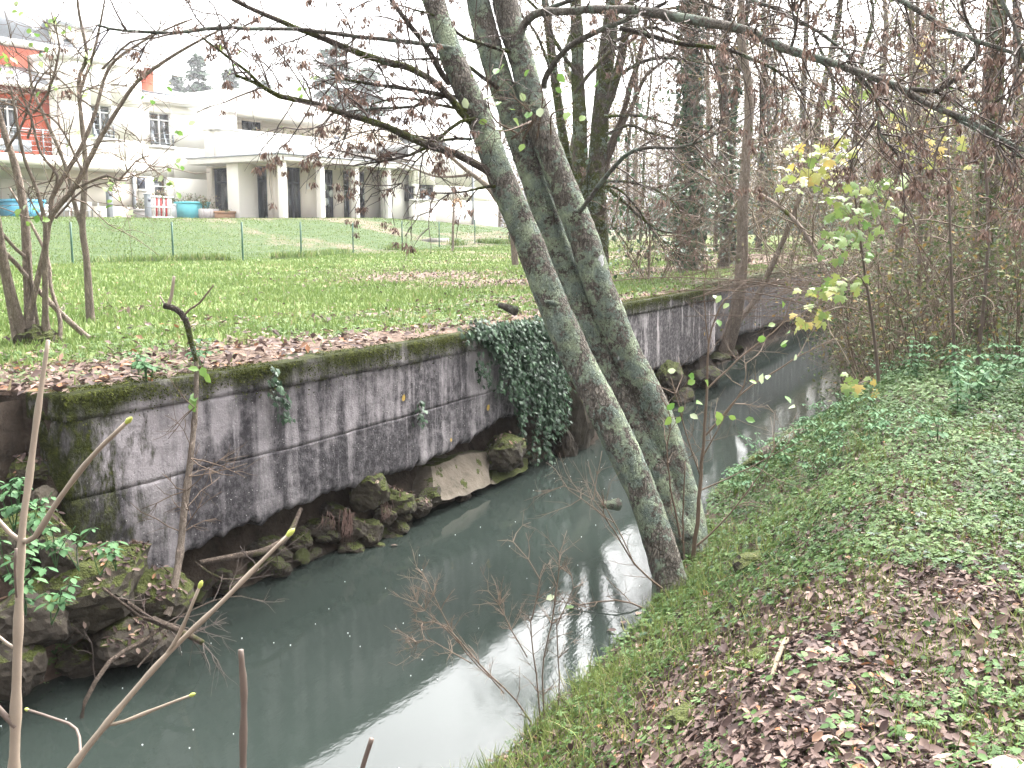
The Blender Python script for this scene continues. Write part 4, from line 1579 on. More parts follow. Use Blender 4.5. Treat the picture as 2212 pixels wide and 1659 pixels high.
def twig(tb, tips, p, d, L, r, rg, lvl=1, droop=-.05, wob=.22, sides=4, rnd=.5, bend=None):
    n = max(3, int(L / SEG[0]) + 2) if SEG[0] < .3 else max(2, int(L / SEG[0]) + 1)
    pts = [p]
    q = p
    dd = d
    for i in range(n):
        dd = unit(dd + rg.normal(0, wob, 3) + np.array((0, 0, droop)))
        q = q + dd * L / n
        pts.append(q)
    pts = np.array(pts)
    tb.add(pts, np.linspace(r, r * .4, len(pts)), sides, rnd)
    tips.append((pts[-1], dd))
    if lvl > 0:
        for k in range(rg.integers(2, 5)):
            i = rg.integers(1, n) if n > 1 else 0
            cd = unit((pts[i + 1] - pts[i]) / (L / n) * rg.uniform(.5, 1) + perp(dd, rg) * rg.uniform(.5, .9))
            twig(tb, tips, pts[i], cd, L * rg.uniform(.35, .6), r * .55, rg, lvl - 1, droop, wob, 3, rnd)


SEEDV = []
for i in range(5):
    rg = np.random.default_rng(200 + i)
    n = 26
    V, F = [], []
    for k in range(n):
        a = rg.uniform(0, 6.28)
        top = np.array((rg.normal(0, .018), rg.normal(0, .018), -rg.uniform(0, .05)))
        dr = unit(np.array((math.cos(a) * .55, math.sin(a) * .55, -1.0)) + rg.normal(0, .22, 3))
        L = rg.uniform(.035, .065)
        wv2 = unit(np.cross(dr, rg.normal(0, 1, 3))) * rg.uniform(.005, .009)
        b = len(V)
        V += [top, top + dr * L * .5 + wv2, top + dr * L, top + dr * L * .5 - wv2]
        F.append([b, b + 1, b + 2, b + 3])
    SEEDV.append((np.array(V), np.array(F), rg.random(n)))
SEED_ME = []
for (V, F, R) in SEEDV:
    o = mk('seed_cluster', V, F, M['seed'], rnd=R)
    SEED_ME.append(o.data)
    bpy.data.objects.remove(o)


def seed_objects(parent, pos, rg, size=1.0):
    """hanging clusters of dead keys: the 300 that show largest are parts, the rest one part"""
    pos = np.asarray(pos)
    if not len(pos):
        return
    u, v, d = project(pos)
    vis = (u > -40) & (u < 2250) & (v > -60) & (v < 1700) & (d > .5)
    order = np.argsort(np.where(vis, d, 1e6 + d))
    first, rest = order[:290], order[290:]
    first = [i for i in first if vis[i]]
    for i in first:
        o = bpy.data.objects.new('seed_cluster', SEED_ME[rg.integers(0, 5)])
        COL.objects.link(o)
        o.parent = parent
        o.location = pos[i]
        o.rotation_euler = (rg.normal(0, .15), rg.normal(0, .15), rg.uniform(0, 6.28))
        o.scale = (rg.uniform(.7, 1.35) * size,) * 3
    rest = [i for i in order if i not in set(first)]
    if rest:
        rest = np.array(rest)
        Vs, Fs, Rs, off = [], [], [], 0
        for i in rest:
            V, F, R = SEEDV[rg.integers(0, 5)]
            a = rg.uniform(0, 6.28)
            c, s = math.cos(a), math.sin(a)
            Q = V @ np.array(((c, s, 0), (-s, c, 0), (0, 0, 1))) * rg.uniform(.7, 1.35) * size + pos[i]
            Vs.append(Q)
            Fs.append(F + off)
            Rs.append(R)
            off += len(Q)
        tag(mk('seed_clusters', np.concatenate(Vs), np.concatenate(Fs), M['seed'], parent, rnd=np.concatenate(Rs)), kind='stuff')


def limb(parent, pts, r, mat, rg, ntw=10, tlen=.8, droop=-.06, tmat='twig', seeds=None, pseed=.5, sides=9, up=0.0, tlvl=1, lump=.1, start=.12, tr=.006):
    P = spline(pts, .09)
    P = P + np.cumsum(rg.normal(0, .0035, P.shape), 0)
    tb = Tubes()
    tb.add(P, lerp_r(r, len(P)), sides, .5, lump, rg.integers(0, 99))
    b = tb.obj('branch', M[mat], parent)
    tw = Tubes()
    tips = []
    T = np.gradient(P, axis=0)
    T = unit(T)
    for k in range(ntw):
        i = int(len(P) * (start + (1 - start) * rg.random() ** .8))
        i = min(i, len(P) - 1)
        d = unit(T[i] * rg.uniform(.3, .9) + perp(T[i], rg) * .8 + np.array((0, 0, up)))
        twig(tw, tips, P[i], d, tlen * rg.uniform(.5, 1.25), tr * rg.uniform(.7, 1.3), rg, tlvl, droop, .22)
    if ntw:
        tw.obj('twigs', M[tmat], b)
    if seeds is not None:
        for (q, d) in tips:
            if rg.random() < pseed * .5:
                seeds.append(q - np.array((0, 0, .01)))
                if rg.random() < .4:
                    seeds.append(q + rg.normal(0, .06, 3))
    return b, tips


rg = np.random.default_rng(42)
alder = empty('alder_tree', tuple(at_depth(1465, 1200, 7.7)), 0, 'leaning three stemmed tree covered in pale green lichen at the water edge', 'tree')
AO = np.array(alder.location)


class Shift:
    """children of a thing are placed relative to its base"""


TRUNKS = [
    ([(760, -560, 8.9), (850, -280, 8.6), (936, 0, 8.35), (978, 126, 8.25), (1034, 252, 8.15), (1083, 382, 8.0), (1136, 508, 7.9), (1182, 627, 7.8), (1240, 760, 7.7), (1306, 890, 7.55), (1378, 1042, 7.4), (1413, 1137, 7.3), (1442, 1236, 7.2), (1450, 1300, 7.15)],
     [32, 40, 46, 50, 52, 58, 62, 64, 68, 71, 71, 70, 74, 92]),
    ([(940, -560, 9.6), (990, -280, 9.4), (1033, 0, 9.2), (1065, 126, 9.1), (1107, 252, 9.0), (1151, 382, 8.9), (1195, 508, 8.8), (1239, 627, 8.65), (1296, 760, 8.5), (1358, 890, 8.35), (1416, 1010, 8.2), (1452, 1100, 8.1), (1475, 1170, 8.0)],
     [32, 42, 49, 52, 53, 56, 60, 63, 66, 68, 70, 74, 84]),
    ([(985, -560, 9.7), (1040, -280, 9.5), (1090, 0, 9.2), (1126, 126, 9.05), (1160, 252, 8.9), (1208, 382, 8.75), (1258, 508, 8.6), (1297, 627, 8.5), (1352, 760, 8.4), (1416, 890, 8.3), (1464, 1032, 8.2), (1484, 1120, 8.1), (1488, 1200, 8.0)],
     [34, 44, 53, 53, 56, 58, 64, 64, 66, 69, 71, 78, 92]),
]
TR_P = []
for ti, (pts, w) in enumerate(TRUNKS):
    P0 = path(pts)
    P = spline(P0, .035) - AO
    r = np.interp(np.linspace(0, 1, len(P)), np.linspace(0, 1, len(w)), px_r(w, [q[2] for q in pts]))
    # radius follows the survey points along the curve
    seg = np.concatenate(([0], np.cumsum(np.linalg.norm(np.diff(P0, axis=0), axis=1))))
    dist = np.concatenate(([0], np.cumsum(np.linalg.norm(np.diff(P, axis=0), axis=1))))
    r = np.interp(dist / dist[-1], seg / seg[-1], px_r(w, [q[2] for q in pts]))
    tb = Tubes()
    tb.add(P, r, 30, .5, .085, ti + 3)
    tb.obj('trunk', M['alder'], alder)
    TR_P.append(P)
# knots, broken stubs
for (u, v, Y, du, dv, w) in ((1085, 668, 7.72, -38, -10, 16), (1180, 655, 7.7, -14, -4, 14), (1305, 1085, 7.2, -30, 6, 22), (1190, 1030, 7.2, 0, 0, 0)):
    if w:
        a = at_depth(u + 30, v + 4, Y)
        b = at_depth(u + du * .2, v + dv, Y - .08)
        t = Tubes()
        t.add(np.array((a, (a + b) / 2, b)) - AO, lerp_r(px_r([w * 1.4, w, w * .6], Y), 3), 8, .5, .15)
        t.obj('stub', M['alder'], alder)

SEEDS = []


def abranch(pts, w, mat='mossy_branch', ntw=14, tlen=.8, ps=.5, tl=1, tmat='twig_dark', droop=-.07, up=0, tr=.006):
    Ym = np.mean([q[2] for q in pts])
    return limb(alder, path(pts) - AO, px_r(w, Ym) * .86, mat, rg, ntw, tlen, droop, tmat, SEEDS, ps, 10, up, tl, tr=tr)


# left side, dark and mossy
abranch([(1075, 385, 8.0), (1044, 364, 7.95), (983, 333, 7.9), (914, 309, 7.8), (828, 271, 7.7), (745, 247, 7.6), (673, 223, 7.5), (601, 209, 7.4), (566, 189, 7.35), (508, 165, 7.3)], [22, 20, 18, 15, 12, 7], ntw=26, tlen=.7, ps=.45)
abranch([(575, 195, 7.36), (535, 160, 7.3), (494, 127, 7.3), (440, 85, 7.2)], [9, 7, 4], ntw=4, tlen=.4, ps=.1)
abranch([(1030, 275, 8.1), (996, 247, 8.1), (948, 189, 8.0), (879, 147, 7.9), (793, 122, 7.8), (700, 88, 7.7), (600, 52, 7.6), (500, 10, 7.5), (420, -40, 7.4)], [20, 18, 17, 14, 11, 8], ntw=26, tlen=.8, ps=.4)
abranch([(970, 210, 8.1), (938, 203, 8.0), (845, 189, 7.9), (762, 175, 7.8), (715, 160, 7.8)], [12, 10, 8, 4], ntw=16, tlen=.6, ps=.8)
abranch([(1010, 215, 8.2), (965, 206, 8.15), (896, 230, 8.0), (810, 237, 7.9), (740, 243, 7.9)], [11, 9, 7, 3], 'alder_branch', ntw=14, tlen=.55, ps=.8)
abranch([(1050, 255, 8.1), (996, 261, 8.0), (920, 316, 7.9), (850, 340, 7.8), (760, 352, 7.7)], [10, 9, 7, 3], ntw=14, tlen=.6, ps=.5)
abranch([(1105, 405, 8.0), (1058, 402, 7.9), (1000, 417, 7.8), (938, 419, 7.7)], [11, 8, 5, 3], ntw=6, tlen=.5, ps=.2)
abranch([(1000, 165, 8.2), (968, 180, 8.2), (925, 110, 8.1), (885, 55, 8.0), (840, -10, 8.0)], [17, 15, 12, 11], 'mossy_branch', ntw=10, tlen=.6, ps=.6)
abranch([(980, 105, 8.2), (930, 95, 8.1), (800, 78, 7.8), (640, 62, 7.5), (568, 60, 7.4), (447, 62, 7.2), (372, 71, 7.1), (275, 65, 7.0), (213, 52, 6.9)], [12, 11, 10, 9, 8, 5], 'alder_branch', ntw=18, tlen=.6, ps=.35)
abranch([(1075, 190, 8.9), (1000, 140, 8.5), (930, 128, 8.3), (860, 132, 8.2)], [12, 10, 7, 4], ntw=10, tlen=.6, ps=.5)
abranch([(1100, 110, 9.0), (1010, 85, 8.6), (960, 40, 8.3), (900, 20, 8.2)], [12, 10, 8, 5], ntw=10, tlen=.6, ps=.5)
abranch([(1020, 300, 8.0), (960, 300, 7.9), (900, 345, 7.8), (870, 390, 7.7)], [8, 6, 4, 2], ntw=12, tlen=.5, ps=.7)
abranch([(1010, 240, 8.1), (940, 225, 8.0), (860, 210, 7.9), (800, 225, 7.8)], [8, 6, 5, 3], ntw=14, tlen=.5, ps=.9)
# right side, lichen covered
abranch([(1122, 85, 9.0), (1133, 54, 9.0), (1157, 31, 8.9), (1207, 25, 8.7), (1290, 22, 8.4), (1375, 23, 8.1), (1493, 38, 7.8), (1612, 61, 7.5), (1707, 107, 7.2), (1841, 149, 6.9), (1967, 195, 6.6), (2032, 229, 6.4), (2109, 256, 6.2), (2166, 291, 6.1), (2240, 325, 6.0)], [26, 24, 22, 24, 24, 24, 22, 18, 14, 11, 9], 'alder_branch', ntw=46, tlen=.75, ps=.42, tr=.007)
abranch([(1967, 193, 6.6), (2010, 196, 6.55), (2044, 186, 6.5), (2089, 145, 6.45), (2109, 107, 6.4), (2093, 65, 6.4), (2075, 20, 6.4), (2080, -30, 6.4)], [13, 12, 10, 8, 6], 'alder_branch', ntw=16, tlen=.7, ps=.5)
abranch([(1140, 45, 8.95), (1157, 31, 8.9), (1222, 4, 8.8), (1300, -30, 8.7)], [13, 12, 10], 'alder_branch', ntw=5)
abranch([(1175, 190, 8.9), (1184, 160, 8.8), (1226, 107, 8.6), (1283, 73, 8.4), (1367, 38, 8.2), (1440, 10, 8.0)], [16, 15, 14, 11, 8], 'alder_branch', ntw=14, tlen=.7, ps=.5)
abranch([(1240, 470, 8.6), (1260, 451, 8.5), (1310, 382, 8.3), (1367, 325, 8.1), (1459, 317, 7.8), (1520, 294, 7.6), (1585, 264, 7.5)], [15, 13, 11, 9, 6, 3], 'alder_branch', ntw=8, tlen=.6, ps=.25)
abranch([(1600, -260, 7.5), (1800, -90, 6.9), (1956, 0, 6.4), (2001, 23, 6.3), (2066, 61, 6.2), (2128, 88, 6.1), (2240, 130, 6.0)], [20, 19, 18, 15, 12, 9], 'alder_branch', ntw=26, tlen=.8, ps=.6)
abranch([(1400, -120, 8.2), (1560, -20, 7.9), (1690, 30, 7.6), (1800, 90, 7.4), (1880, 170, 7.2)], [14, 12, 9, 5], 'alder_branch', ntw=22, tlen=.8, ps=.6)
abranch([(1340, 60, 8.3), (1459, 88, 8.1), (1573, 107, 7.9), (1673, 149, 7.7), (1720, 190, 7.6)], [13, 12, 9, 5], 'mossy_branch', ntw=18, tlen=.8, ps=.6)
abranch([(1841, 149, 6.9), (1890, 210, 6.8), (1900, 290, 6.7), (1935, 330, 6.6)], [8, 7, 5, 3], 'alder_branch', ntw=12, tlen=.6, ps=.7)
abranch([(2032, 229, 6.4), (2075, 265, 6.3), (2150, 300, 6.2), (2230, 360, 6.1)], [9, 8, 6, 4], 'alder_branch', ntw=14, tlen=.6, ps=.7)
abranch([(1707, 107, 7.2), (1720, 60, 7.2), (1712, 20, 7.2), (1740, -30, 7.2)], [8, 7, 5, 4], 'alder_branch', ntw=12, tlen=.7, ps=.6)
abranch([(2140, -40, 6.2), (2190, 50, 6.0), (2215, 140, 5.9)], [10, 9, 7], 'alder_branch', ntw=16, tlen=.7, ps=.7)
# dead clusters hanging in the right of the picture
for (u, v) in ((1810, 140), (1770, 215), (1900, 235), (1985, 250), (1960, 290), (1990, 300), (2025, 325), (1910, 310), (1930, 340), (1965, 380), (1970, 400), (1985, 410), (2015, 430), (1895, 355), (1800, 205), (1660, 190), (2120, 95), (2135, 195), (2175, 320), (2190, 400), (1745, 100), (2100, 170), (2060, 235), (1840, 60), (1880, 90), (1950, 120), (1690, 240), (1560, 90), (1640, 110), (2180, 60), (2195, 20), (1720, 330), (1620, 300)):
    Y = 6.7 + rg.normal(0, .4)
    q = at_depth(u, v, Y) - AO
    SEEDS.append(q)
    SEEDS.append(q + np.array((.03, .02, -.05)))
    t = Tubes()
    e = q + np.array((rg.normal(0, .25), rg.normal(0, .25), rg.uniform(.15, .5)))
    L = spline([e, (e + q) / 2 + rg.normal(0, .05, 3), q], .08)
    t.add(L, lerp_r((.006, .003), len(L)), 4)
    t.obj('twig', M['twig'], alder)
seed_objects(alder, SEEDS, rg, .74)
# green leaves that still hang on young shoots of the stems
lv = mk('leaf', OVAL_V, OVAL_F, M['alder_leaf'], rnd=np.full(6, .5))
LEAF_ME = []
for i in range(6):
    o = mk('leaf', np.array(OVAL_V) * (1, 1.35, 1.3), OVAL_F, M['alder_leaf'], rnd=np.full(6, (i + .5) / 6))
    LEAF_ME.append(o.data)
    bpy.data.objects.remove(o)
bpy.data.objects.remove(lv)


def put_leaf(parent, P, nrm, spin, size, me=None, rg=rg, name='leaf'):
    o = bpy.data.objects.new(name, me or LEAF_ME[rg.integers(0, 6)])
    COL.objects.link(o)
    o.parent = parent
    R = frames(np.array([nrm]), np.array([spin]), rg)[0]
    from mathutils import Matrix
    o.matrix_local = Matrix.Translation(Vector(P)) @ Matrix(R.tolist()).to_4x4() @ Matrix.Scale(size, 4)
    return o


for (u0, v0, u1, v1) in ((1120, 290, 1050, 150), (1130, 300, 1190, 215), (1010, 230, 1080, 190), (1190, 290, 1240, 230), (1150, 262, 1040, 262), (1105, 300, 1100, 200), (1160, 300, 1165, 180)):
    t = Tubes()
    a = at_depth(u0, v0, 8.3) - AO
    b = at_depth(u1, v1, 7.9) - AO
    tips = []
    L = spline([a, (a + b) / 2 + rg.normal(0, .08, 3), b], .06)
    t.add(L, lerp_r((.009, .004), len(L)), 5)
    for k in range(5):
        i = rg.integers(2, len(L) - 1)
        twig(t, tips, L[i], unit(b - a + rg.normal(0, .6, 3) * np.linalg.norm(b - a)), .25, .003, rg, 0)
    t.obj('shoot', M['twig'], alder)
    for (q, d) in tips[:3]:
        put_leaf(alder, q, rg.normal(0, .5, 3) + (0, -.8, .4), rg.uniform(0, 6.28), rg.uniform(.06, .095))

# ---- mossy tree with several stems behind the alder
mt = empty('mossy_tree', tuple(at_depth(1280, 604, 20)), 0, 'mossy multi stemmed tree standing on the lawn behind the leaning trunks', 'tree')
MO = np.array(mt.location)
MO[2] = ground_z(MO)
mt.location = MO
mseed = []
for (pts, w, mat) in (
    ([(1282, 606), (1288, 520), (1286, 417), (1290, 341), (1298, 249), (1307, 173), (1310, 120), (1326, 0), (1340, -150)], [60, 50, 44, 38, 38, 36, 34, 28, 20], 'mossy_bark'),
    ([(1278, 600), (1262, 500), (1250, 417), (1252, 310), (1246, 188), (1245, 127), (1240, 0), (1232, -150)], [50, 38, 32, 30, 28, 27, 22, 16], 'mossy_bark'),
    ([(1272, 600), (1252, 470), (1237, 402), (1219, 310), (1206, 219), (1197, 158), (1178, 0), (1160, -140)], [40, 28, 22, 21, 19, 18, 14, 10], 'mossy_bark'),
    ([(1288, 480), (1298, 400), (1310, 341), (1347, 249), (1368, 173), (1384, 127), (1405, 20), (1410, -100)], [24, 18, 15, 12, 11, 10, 8, 6], 'brown_bark'),
    ([(1296, 430), (1320, 330), (1371, 219), (1400, 158), (1440, 127), (1490, 80)], [15, 12, 10, 8, 7, 5], 'brown_bark'),
    ([(1300, 250), (1335, 150), (1350, 60), (1375, -60)], [24, 20, 15, 10], 'mossy_bark'),
):
    P = spline(path([(a, b, 20) for (a, b) in pts]), .15) - MO
    P = P + np.linspace(0, 1, len(P))[:, None] * np.array((0, rg.uniform(-.8, .8), 0))
    tb = Tubes()
    tb.add(P, lerp_r(px_r(w, 20), len(P)), 16, .5, .16, rg.integers(0, 50))
    tb.obj('trunk', M[mat], mt)
for (pts, w) in (
    ([(1304, 399), (1353, 439), (1402, 482), (1439, 500), (1485, 503)], [9, 7, 5, 3]),
    ([(1300, 390), (1380, 395), (1440, 420), (1475, 460)], [7, 5, 3]),
    ([(1310, 290), (1360, 270), (1400, 285), (1500, 310)], [7, 6, 3]),
    ([(1305, 250), (1380, 250), (1460, 270), (1550, 285)], [7, 5, 3]),
    ([(1310, 180), (1400, 130), (1500, 130), (1600, 150)], [8, 7, 4]),
    ([(1325, 90), (1400, 60), (1490, 90), (1580, 110)], [8, 7, 4]),
    ([(1300, 400), (1350, 420), (1420, 520), (1440, 560)], [5, 4, 2]),
    ([(1245, 160), (1200, 90), (1180, 40), (1120, -20)], [9, 8, 5]),
    ([(1240, 200), (1310, 120), (1360, 90), (1420, 40)], [9, 8, 5]),
    ([(1200, 180), (1150, 60), (1090, 10)], [7, 6, 4]),
    ([(1330, 20), (1440, -20), (1560, 20)], [10, 8, 5]),
):
    limb(mt, path([(a, b, 19.5) for (a, b) in pts]) - MO, px_r(w, 19.5), 'mossy_branch', rg, 18, 1.6, -.03, 'twig', mseed, .16, 6, 0, 2, .05, tr=.010)
seed_objects(mt, mseed, rg, 1.15)

# pale leaning stem seen left of the alder at the far lawn
lt = empty('young_tree', tuple(at_depth(1113, 570, 24)), 0, 'slender pale tree leaning left beside the leaning lichen trunks', 'tree')
LO = np.array(lt.location)
LO[2] = ground_z(LO)
lt.location = LO
P = spline(path([(1113, 572, 24), (1106, 500, 24), (1085, 450, 24), (1050, 400, 24), (1010, 370, 24), (960, 330, 24), (900, 310, 24)]), .2) - LO
tb = Tubes()
tb.add(P, lerp_r(px_r([15, 13, 12, 9, 7, 5], 24), len(P)), 9, .5, .05)
tb.obj('trunk', M['coppice_bark'], lt)
limb(lt, path([(1095, 470, 24), (1060, 360, 24), (1040, 300, 24), (1030, 240, 24)]) - LO, px_r([7, 5, 3], 24), 'coppice_bark', rg, 14, 1.2, 0, 'twig', None)
limb(lt, path([(1020, 378, 24), (940, 380, 24), (860, 350, 24), (790, 340, 24)]) - LO, px_r([6, 4, 2], 24), 'coppice_bark', rg, 14, 1.2, 0, 'twig', None)
# little sapling on the house lawn
st = on_lawn(978, 524, 40)
sp_ = empty('sapling', tuple(st), 0, 'little pale sapling with forked top on the slope before the white wall', 'tree')
tb = Tubes()
tb.add(np.array(((0, 0, -.2), (.01, 0, .8), (.05, .02, 1.7))), (.055, .045, .035), 7)
tb.obj('trunk', M['coppice_bark'], sp_)
tb = Tubes()
tp = []
for k in range(7):
    twig(tb, tp, np.array((.05, .02, 1.65)), unit(np.array((rg.normal(0, .6), rg.normal(0, .6), 1))), 1.0, .014, rg, 2, .05)
tb.obj('crown', M['twig'], sp_)

# ---- coppice stems on the lawn at the left
cop = empty('coppiced_tree', tuple(at_depth(70, 735, 9.0)), 0, 'clump of thin brown stems rising from a mossy stool at the left', 'tree')
CO = np.array(cop.location)
CO[2] = ground_z(CO)
cop.location = CO
for (pts, w) in (
    ([(40, 740), (34, 725), (14, 650), (0, 600), (-30, 500), (-70, 330)], [28, 20, 17, 15, 13, 9]),
    ([(60, 735), (46, 700), (28, 592), (18, 470), (6, 330), (-8, 250), (-25, 150)], [30, 24, 22, 21, 20, 16, 10]),
    ([(70, 735), (64, 710), (55, 592), (42, 455), (20, 360), (-5, 290), (-40, 180)], [30, 24, 22, 20, 18, 14, 9]),
    ([(58, 735), (60, 705), (80, 617), (101, 531), (113, 470), (159, 412), (186, 368), (220, 303), (262, 235), (303, 179), (370, 130), (440, 90), (520, 50)], [22, 15, 14, 14, 13, 12, 10, 9, 8, 6, 4]),
    ([(112, 474), (110, 430), (145, 361), (172, 310), (196, 241), (217, 155), (248, 114), (323, 65), (400, 30)], [12, 11, 10, 9, 8, 7, 5, 4]),
    ([(104, 722), (101, 705), (107, 592), (113, 516), (113, 470), (100, 410), (80, 350), (70, 290), (60, 200)], [26, 15, 14, 13, 11, 9, 8, 7, 5]),
    ([(83, 715), (73, 640), (66, 592), (62, 540)], [9, 7, 7, 6]),
    ([(128, 750), (122, 690), (95, 623), (80, 560), (30, 480), (-30, 400)], [12, 10, 9, 8, 7, 5]),
    ([(228, 764), (215, 745), (171, 702), (110, 630), (55, 553), (10, 515), (-60, 480)], [16, 15, 14, 12, 11, 9, 7]),
    ([(110, 430), (125, 380), (90, 330), (70, 250), (40, 170)], [8, 7, 6, 5, 3]),
    ([(60, 560), (30, 520), (-10, 440), (-30, 380)], [9, 8, 7, 6]),
):
    P = spline(path([(a, b, 9.0 + (0.25 if w[0] == 16 else 0)) for (a, b) in pts]), .06) - CO
    P = P + np.linspace(0, 1, len(P))[:, None] * np.array((0, rg.uniform(-.5, .5), 0))
    tb = Tubes()
    tb.add(P, lerp_r(px_r(w, 9) * .88, len(P)), 14, .5, .05, rg.integers(0, 50))
    tb.obj('trunk', M['coppice_bark'], cop)
for (pts, w) in (
    ([(165, 405), (230, 378), (256, 388), (290, 350), (320, 335)], [6, 5, 4, 2]),
    ([(120, 470), (180, 410), (250, 392)], [5, 4, 2]),
    ([(105, 500), (60, 420), (75, 400), (140, 385)], [5, 4, 2]),
    ([(180, 370), (140, 290), (105, 250), (30, 230)], [6, 5, 3]),
    ([(200, 230), (160, 200), (130, 170), (60, 150)], [5, 4, 2]),
    ([(220, 150), (280, 90), (340, 80), (420, 60)], [5, 4, 2]),
    ([(60, 300), (70, 250), (20, 200), (-20, 190)], [5, 4, 2]),
    ([(70, 245), (100, 200), (120, 100), (100, 20)], [6, 5, 3]),
    ([(10, 330), (50, 260), (75, 180), (110, 140)], [6, 5, 3]),
):
    b, tips = limb(cop, path([(a, c, 9.0) for (a, c) in pts]) - CO, px_r(w, 9), 'coppice_bark', rg, 10, .7, .0, 'twig', None, 0, 6, 0, 1, .03, tr=.005)
    n = 10
    pick = [tips[i] for i in rg.integers(0, len(tips), n)]
    for (q, d) in pick[:4]:
        for k in range(4):
            put_leaf(cop, q + rg.normal(0, .05, 3), rg.normal(0, 1, 3) + (0, -.3, .6), rg.uniform(0, 6.28), rg.uniform(.05, .08))
so_ = rock_mesh('stool', (.20, .19, .17), 61, 'rock_moss', 4, 4, .25)
so_.parent = cop
so_.location = (.05, .0, -.02)
iso = empty('young_tree', tuple(at_depth(196, 690, 11.0)), 0, 'single forked young tree just right of the coppiced clump', 'tree')
IO = np.array(iso.location)
IO[2] = ground_z(IO)
iso.location = IO
for (pts, w) in (
    ([(196, 700), (195, 680), (187, 562), (178, 490), (184, 378), (182, 317), (170, 179), (187, 120), (169, 17), (165, -60)], [20, 17, 14, 13, 11, 10, 9, 8, 6, 4]),
    ([(178, 492), (165, 455), (147, 378), (125, 317), (95, 250), (70, 190), (60, 120)], [11, 9, 8, 7, 6, 4]),
    ([(172, 200), (200, 120), (215, 60), (230, -20)], [7, 6, 5, 3]),
):
    P = spline(path([(a, b, 11.0) for (a, b) in pts]), .07) - IO
    tb = Tubes()
    tb.add(P, lerp_r(px_r(w, 11), len(P)), 12, .5, .05, rg.integers(0, 50))
    tb.obj('trunk', M['coppice_bark'], iso)
for (pts, w) in (([(182, 317), (240, 300), (300, 310)], [4, 3, 1.5]), ([(170, 200), (230, 180), (290, 190)], [4, 3, 1.5]), ([(186, 130), (140, 80), (90, 60)], [4, 3, 2]), ([(182, 400), (120, 410), (70, 425)], [4, 3, 1.5])):
    limb(iso, path([(a, c, 11.0) for (a, c) in pts]) - IO, px_r(w, 11), 'coppice_bark', rg, 8, .7, .0, 'twig', None, 0, 5, 0, 1, .03, tr=.005)


# ---- woodland trees
def grow_crown(tb, tips, base, h, rg, r0, h0=.35, n1=14, spread=.45, lv=2, L1=.28):
    for k in range(n1):
        t = h0 + (1 - h0) * rg.random() ** .8
        p = base(t)
        a = rg.uniform(0, 6.28)
        d = unit(np.array((math.cos(a), math.sin(a), rg.uniform(.1, .9))))
        twig(tb, tips, p, d, h * L1 * rg.uniform(.6, 1.2) * (1.15 - t * .5), r0 * .28 * (1.1 - t * .7), rg, lv, .03, .2, 4)


def wood_tree(P, w, h, lean, label, group, bark='brown_bark', seed=0, ivy=0.0, leaves=120, lmat='dry_leaf', lsize=.16, n1=16, h0=.3, lv=2, L1=.26, cat='tree', name='bare_tree', sway=.4):
    rg = np.random.default_rng(seed + 1000)
    P = np.array(P, float)
    P[2] = ground_z(P)
    e = empty(name, tuple(P), 0, label, cat, group)
    ctrl = [np.array((0, 0, -.3))]
    for t in (.0, .15, .35, .6, .8, 1.0):
        ctrl.append(np.array((lean[0] * h * t + rg.normal(0, sway * t), lean[1] * h * t + rg.normal(0, sway * t), h * t + .01)))
    T = spline(ctrl, .3)
    tb = Tubes()
    rr = np.interp(np.linspace(0, 1, len(T)), [0, .03, .08, .5, 1], [w * 1.5, w * 1.2, w, w * .72, w * .2])
    tb.add(T, rr, 12, .5, .07, seed)
    tb.obj('trunk', M[bark], e)

    def at(t):
        return T[min(len(T) - 1, int(t * len(T)))]
    cb = Tubes()
    tips = []
    SEG[0] = .75
    grow_crown(cb, tips, at, h, rg, w, h0, n1, lv=lv, L1=L1)
    SEG[0] = .16
    cb.obj('crown', M['twig' if seed % 2 else 'twig_pale'], e)
    if leaves:
        TP = np.array([q for (q, d) in tips])
        pos = TP[rg.integers(0, len(TP), leaves)] + rg.normal(0, .16, (leaves, 3))
        scatter('foliage', QUAD_V, QUAD_F, pos, frames(rg.normal(0, 1, (leaves, 3)) + (0, 0, .3), rg.uniform(0, 6.28, leaves), rg), rg.uniform(.5, 1.3, leaves) * lsize, M[lmat], e, rg=rg)
    if ivy:
        n = int(ivy * 900)
        ts = (.06 + rg.random(n) ** 1.0 * .8)
        idx = np.clip((ts * len(T)).astype(int), 1, len(T) - 1)
        a = rg.uniform(0, 6.28, n)
        keep = vnoise(ts * 9, a * 1.2, 1, seed) > .45 - .12 * ivy
        rad = rr[idx] * rg.uniform(1.0, 1.75, n) + .02
        out = np.stack((np.cos(a), np.sin(a), np.zeros(n)), -1)
        pos = T[idx] + out * rad[:, None] + np.stack((np.zeros(n), np.zeros(n), rg.uniform(-.15, .15, n)), -1)
        pos = pos[keep]
        out = out[keep]
        nn = len(pos)
        scatter('ivy_leaves', IVY_V, IVY_F, pos, frames(out + rg.normal(0, .35, (nn, 3)) + (0, 0, .25), rg.uniform(0, 6.28, nn), rg), rg.uniform(.10, .2, nn), M['ivy'], e, rg=rg)
    return e


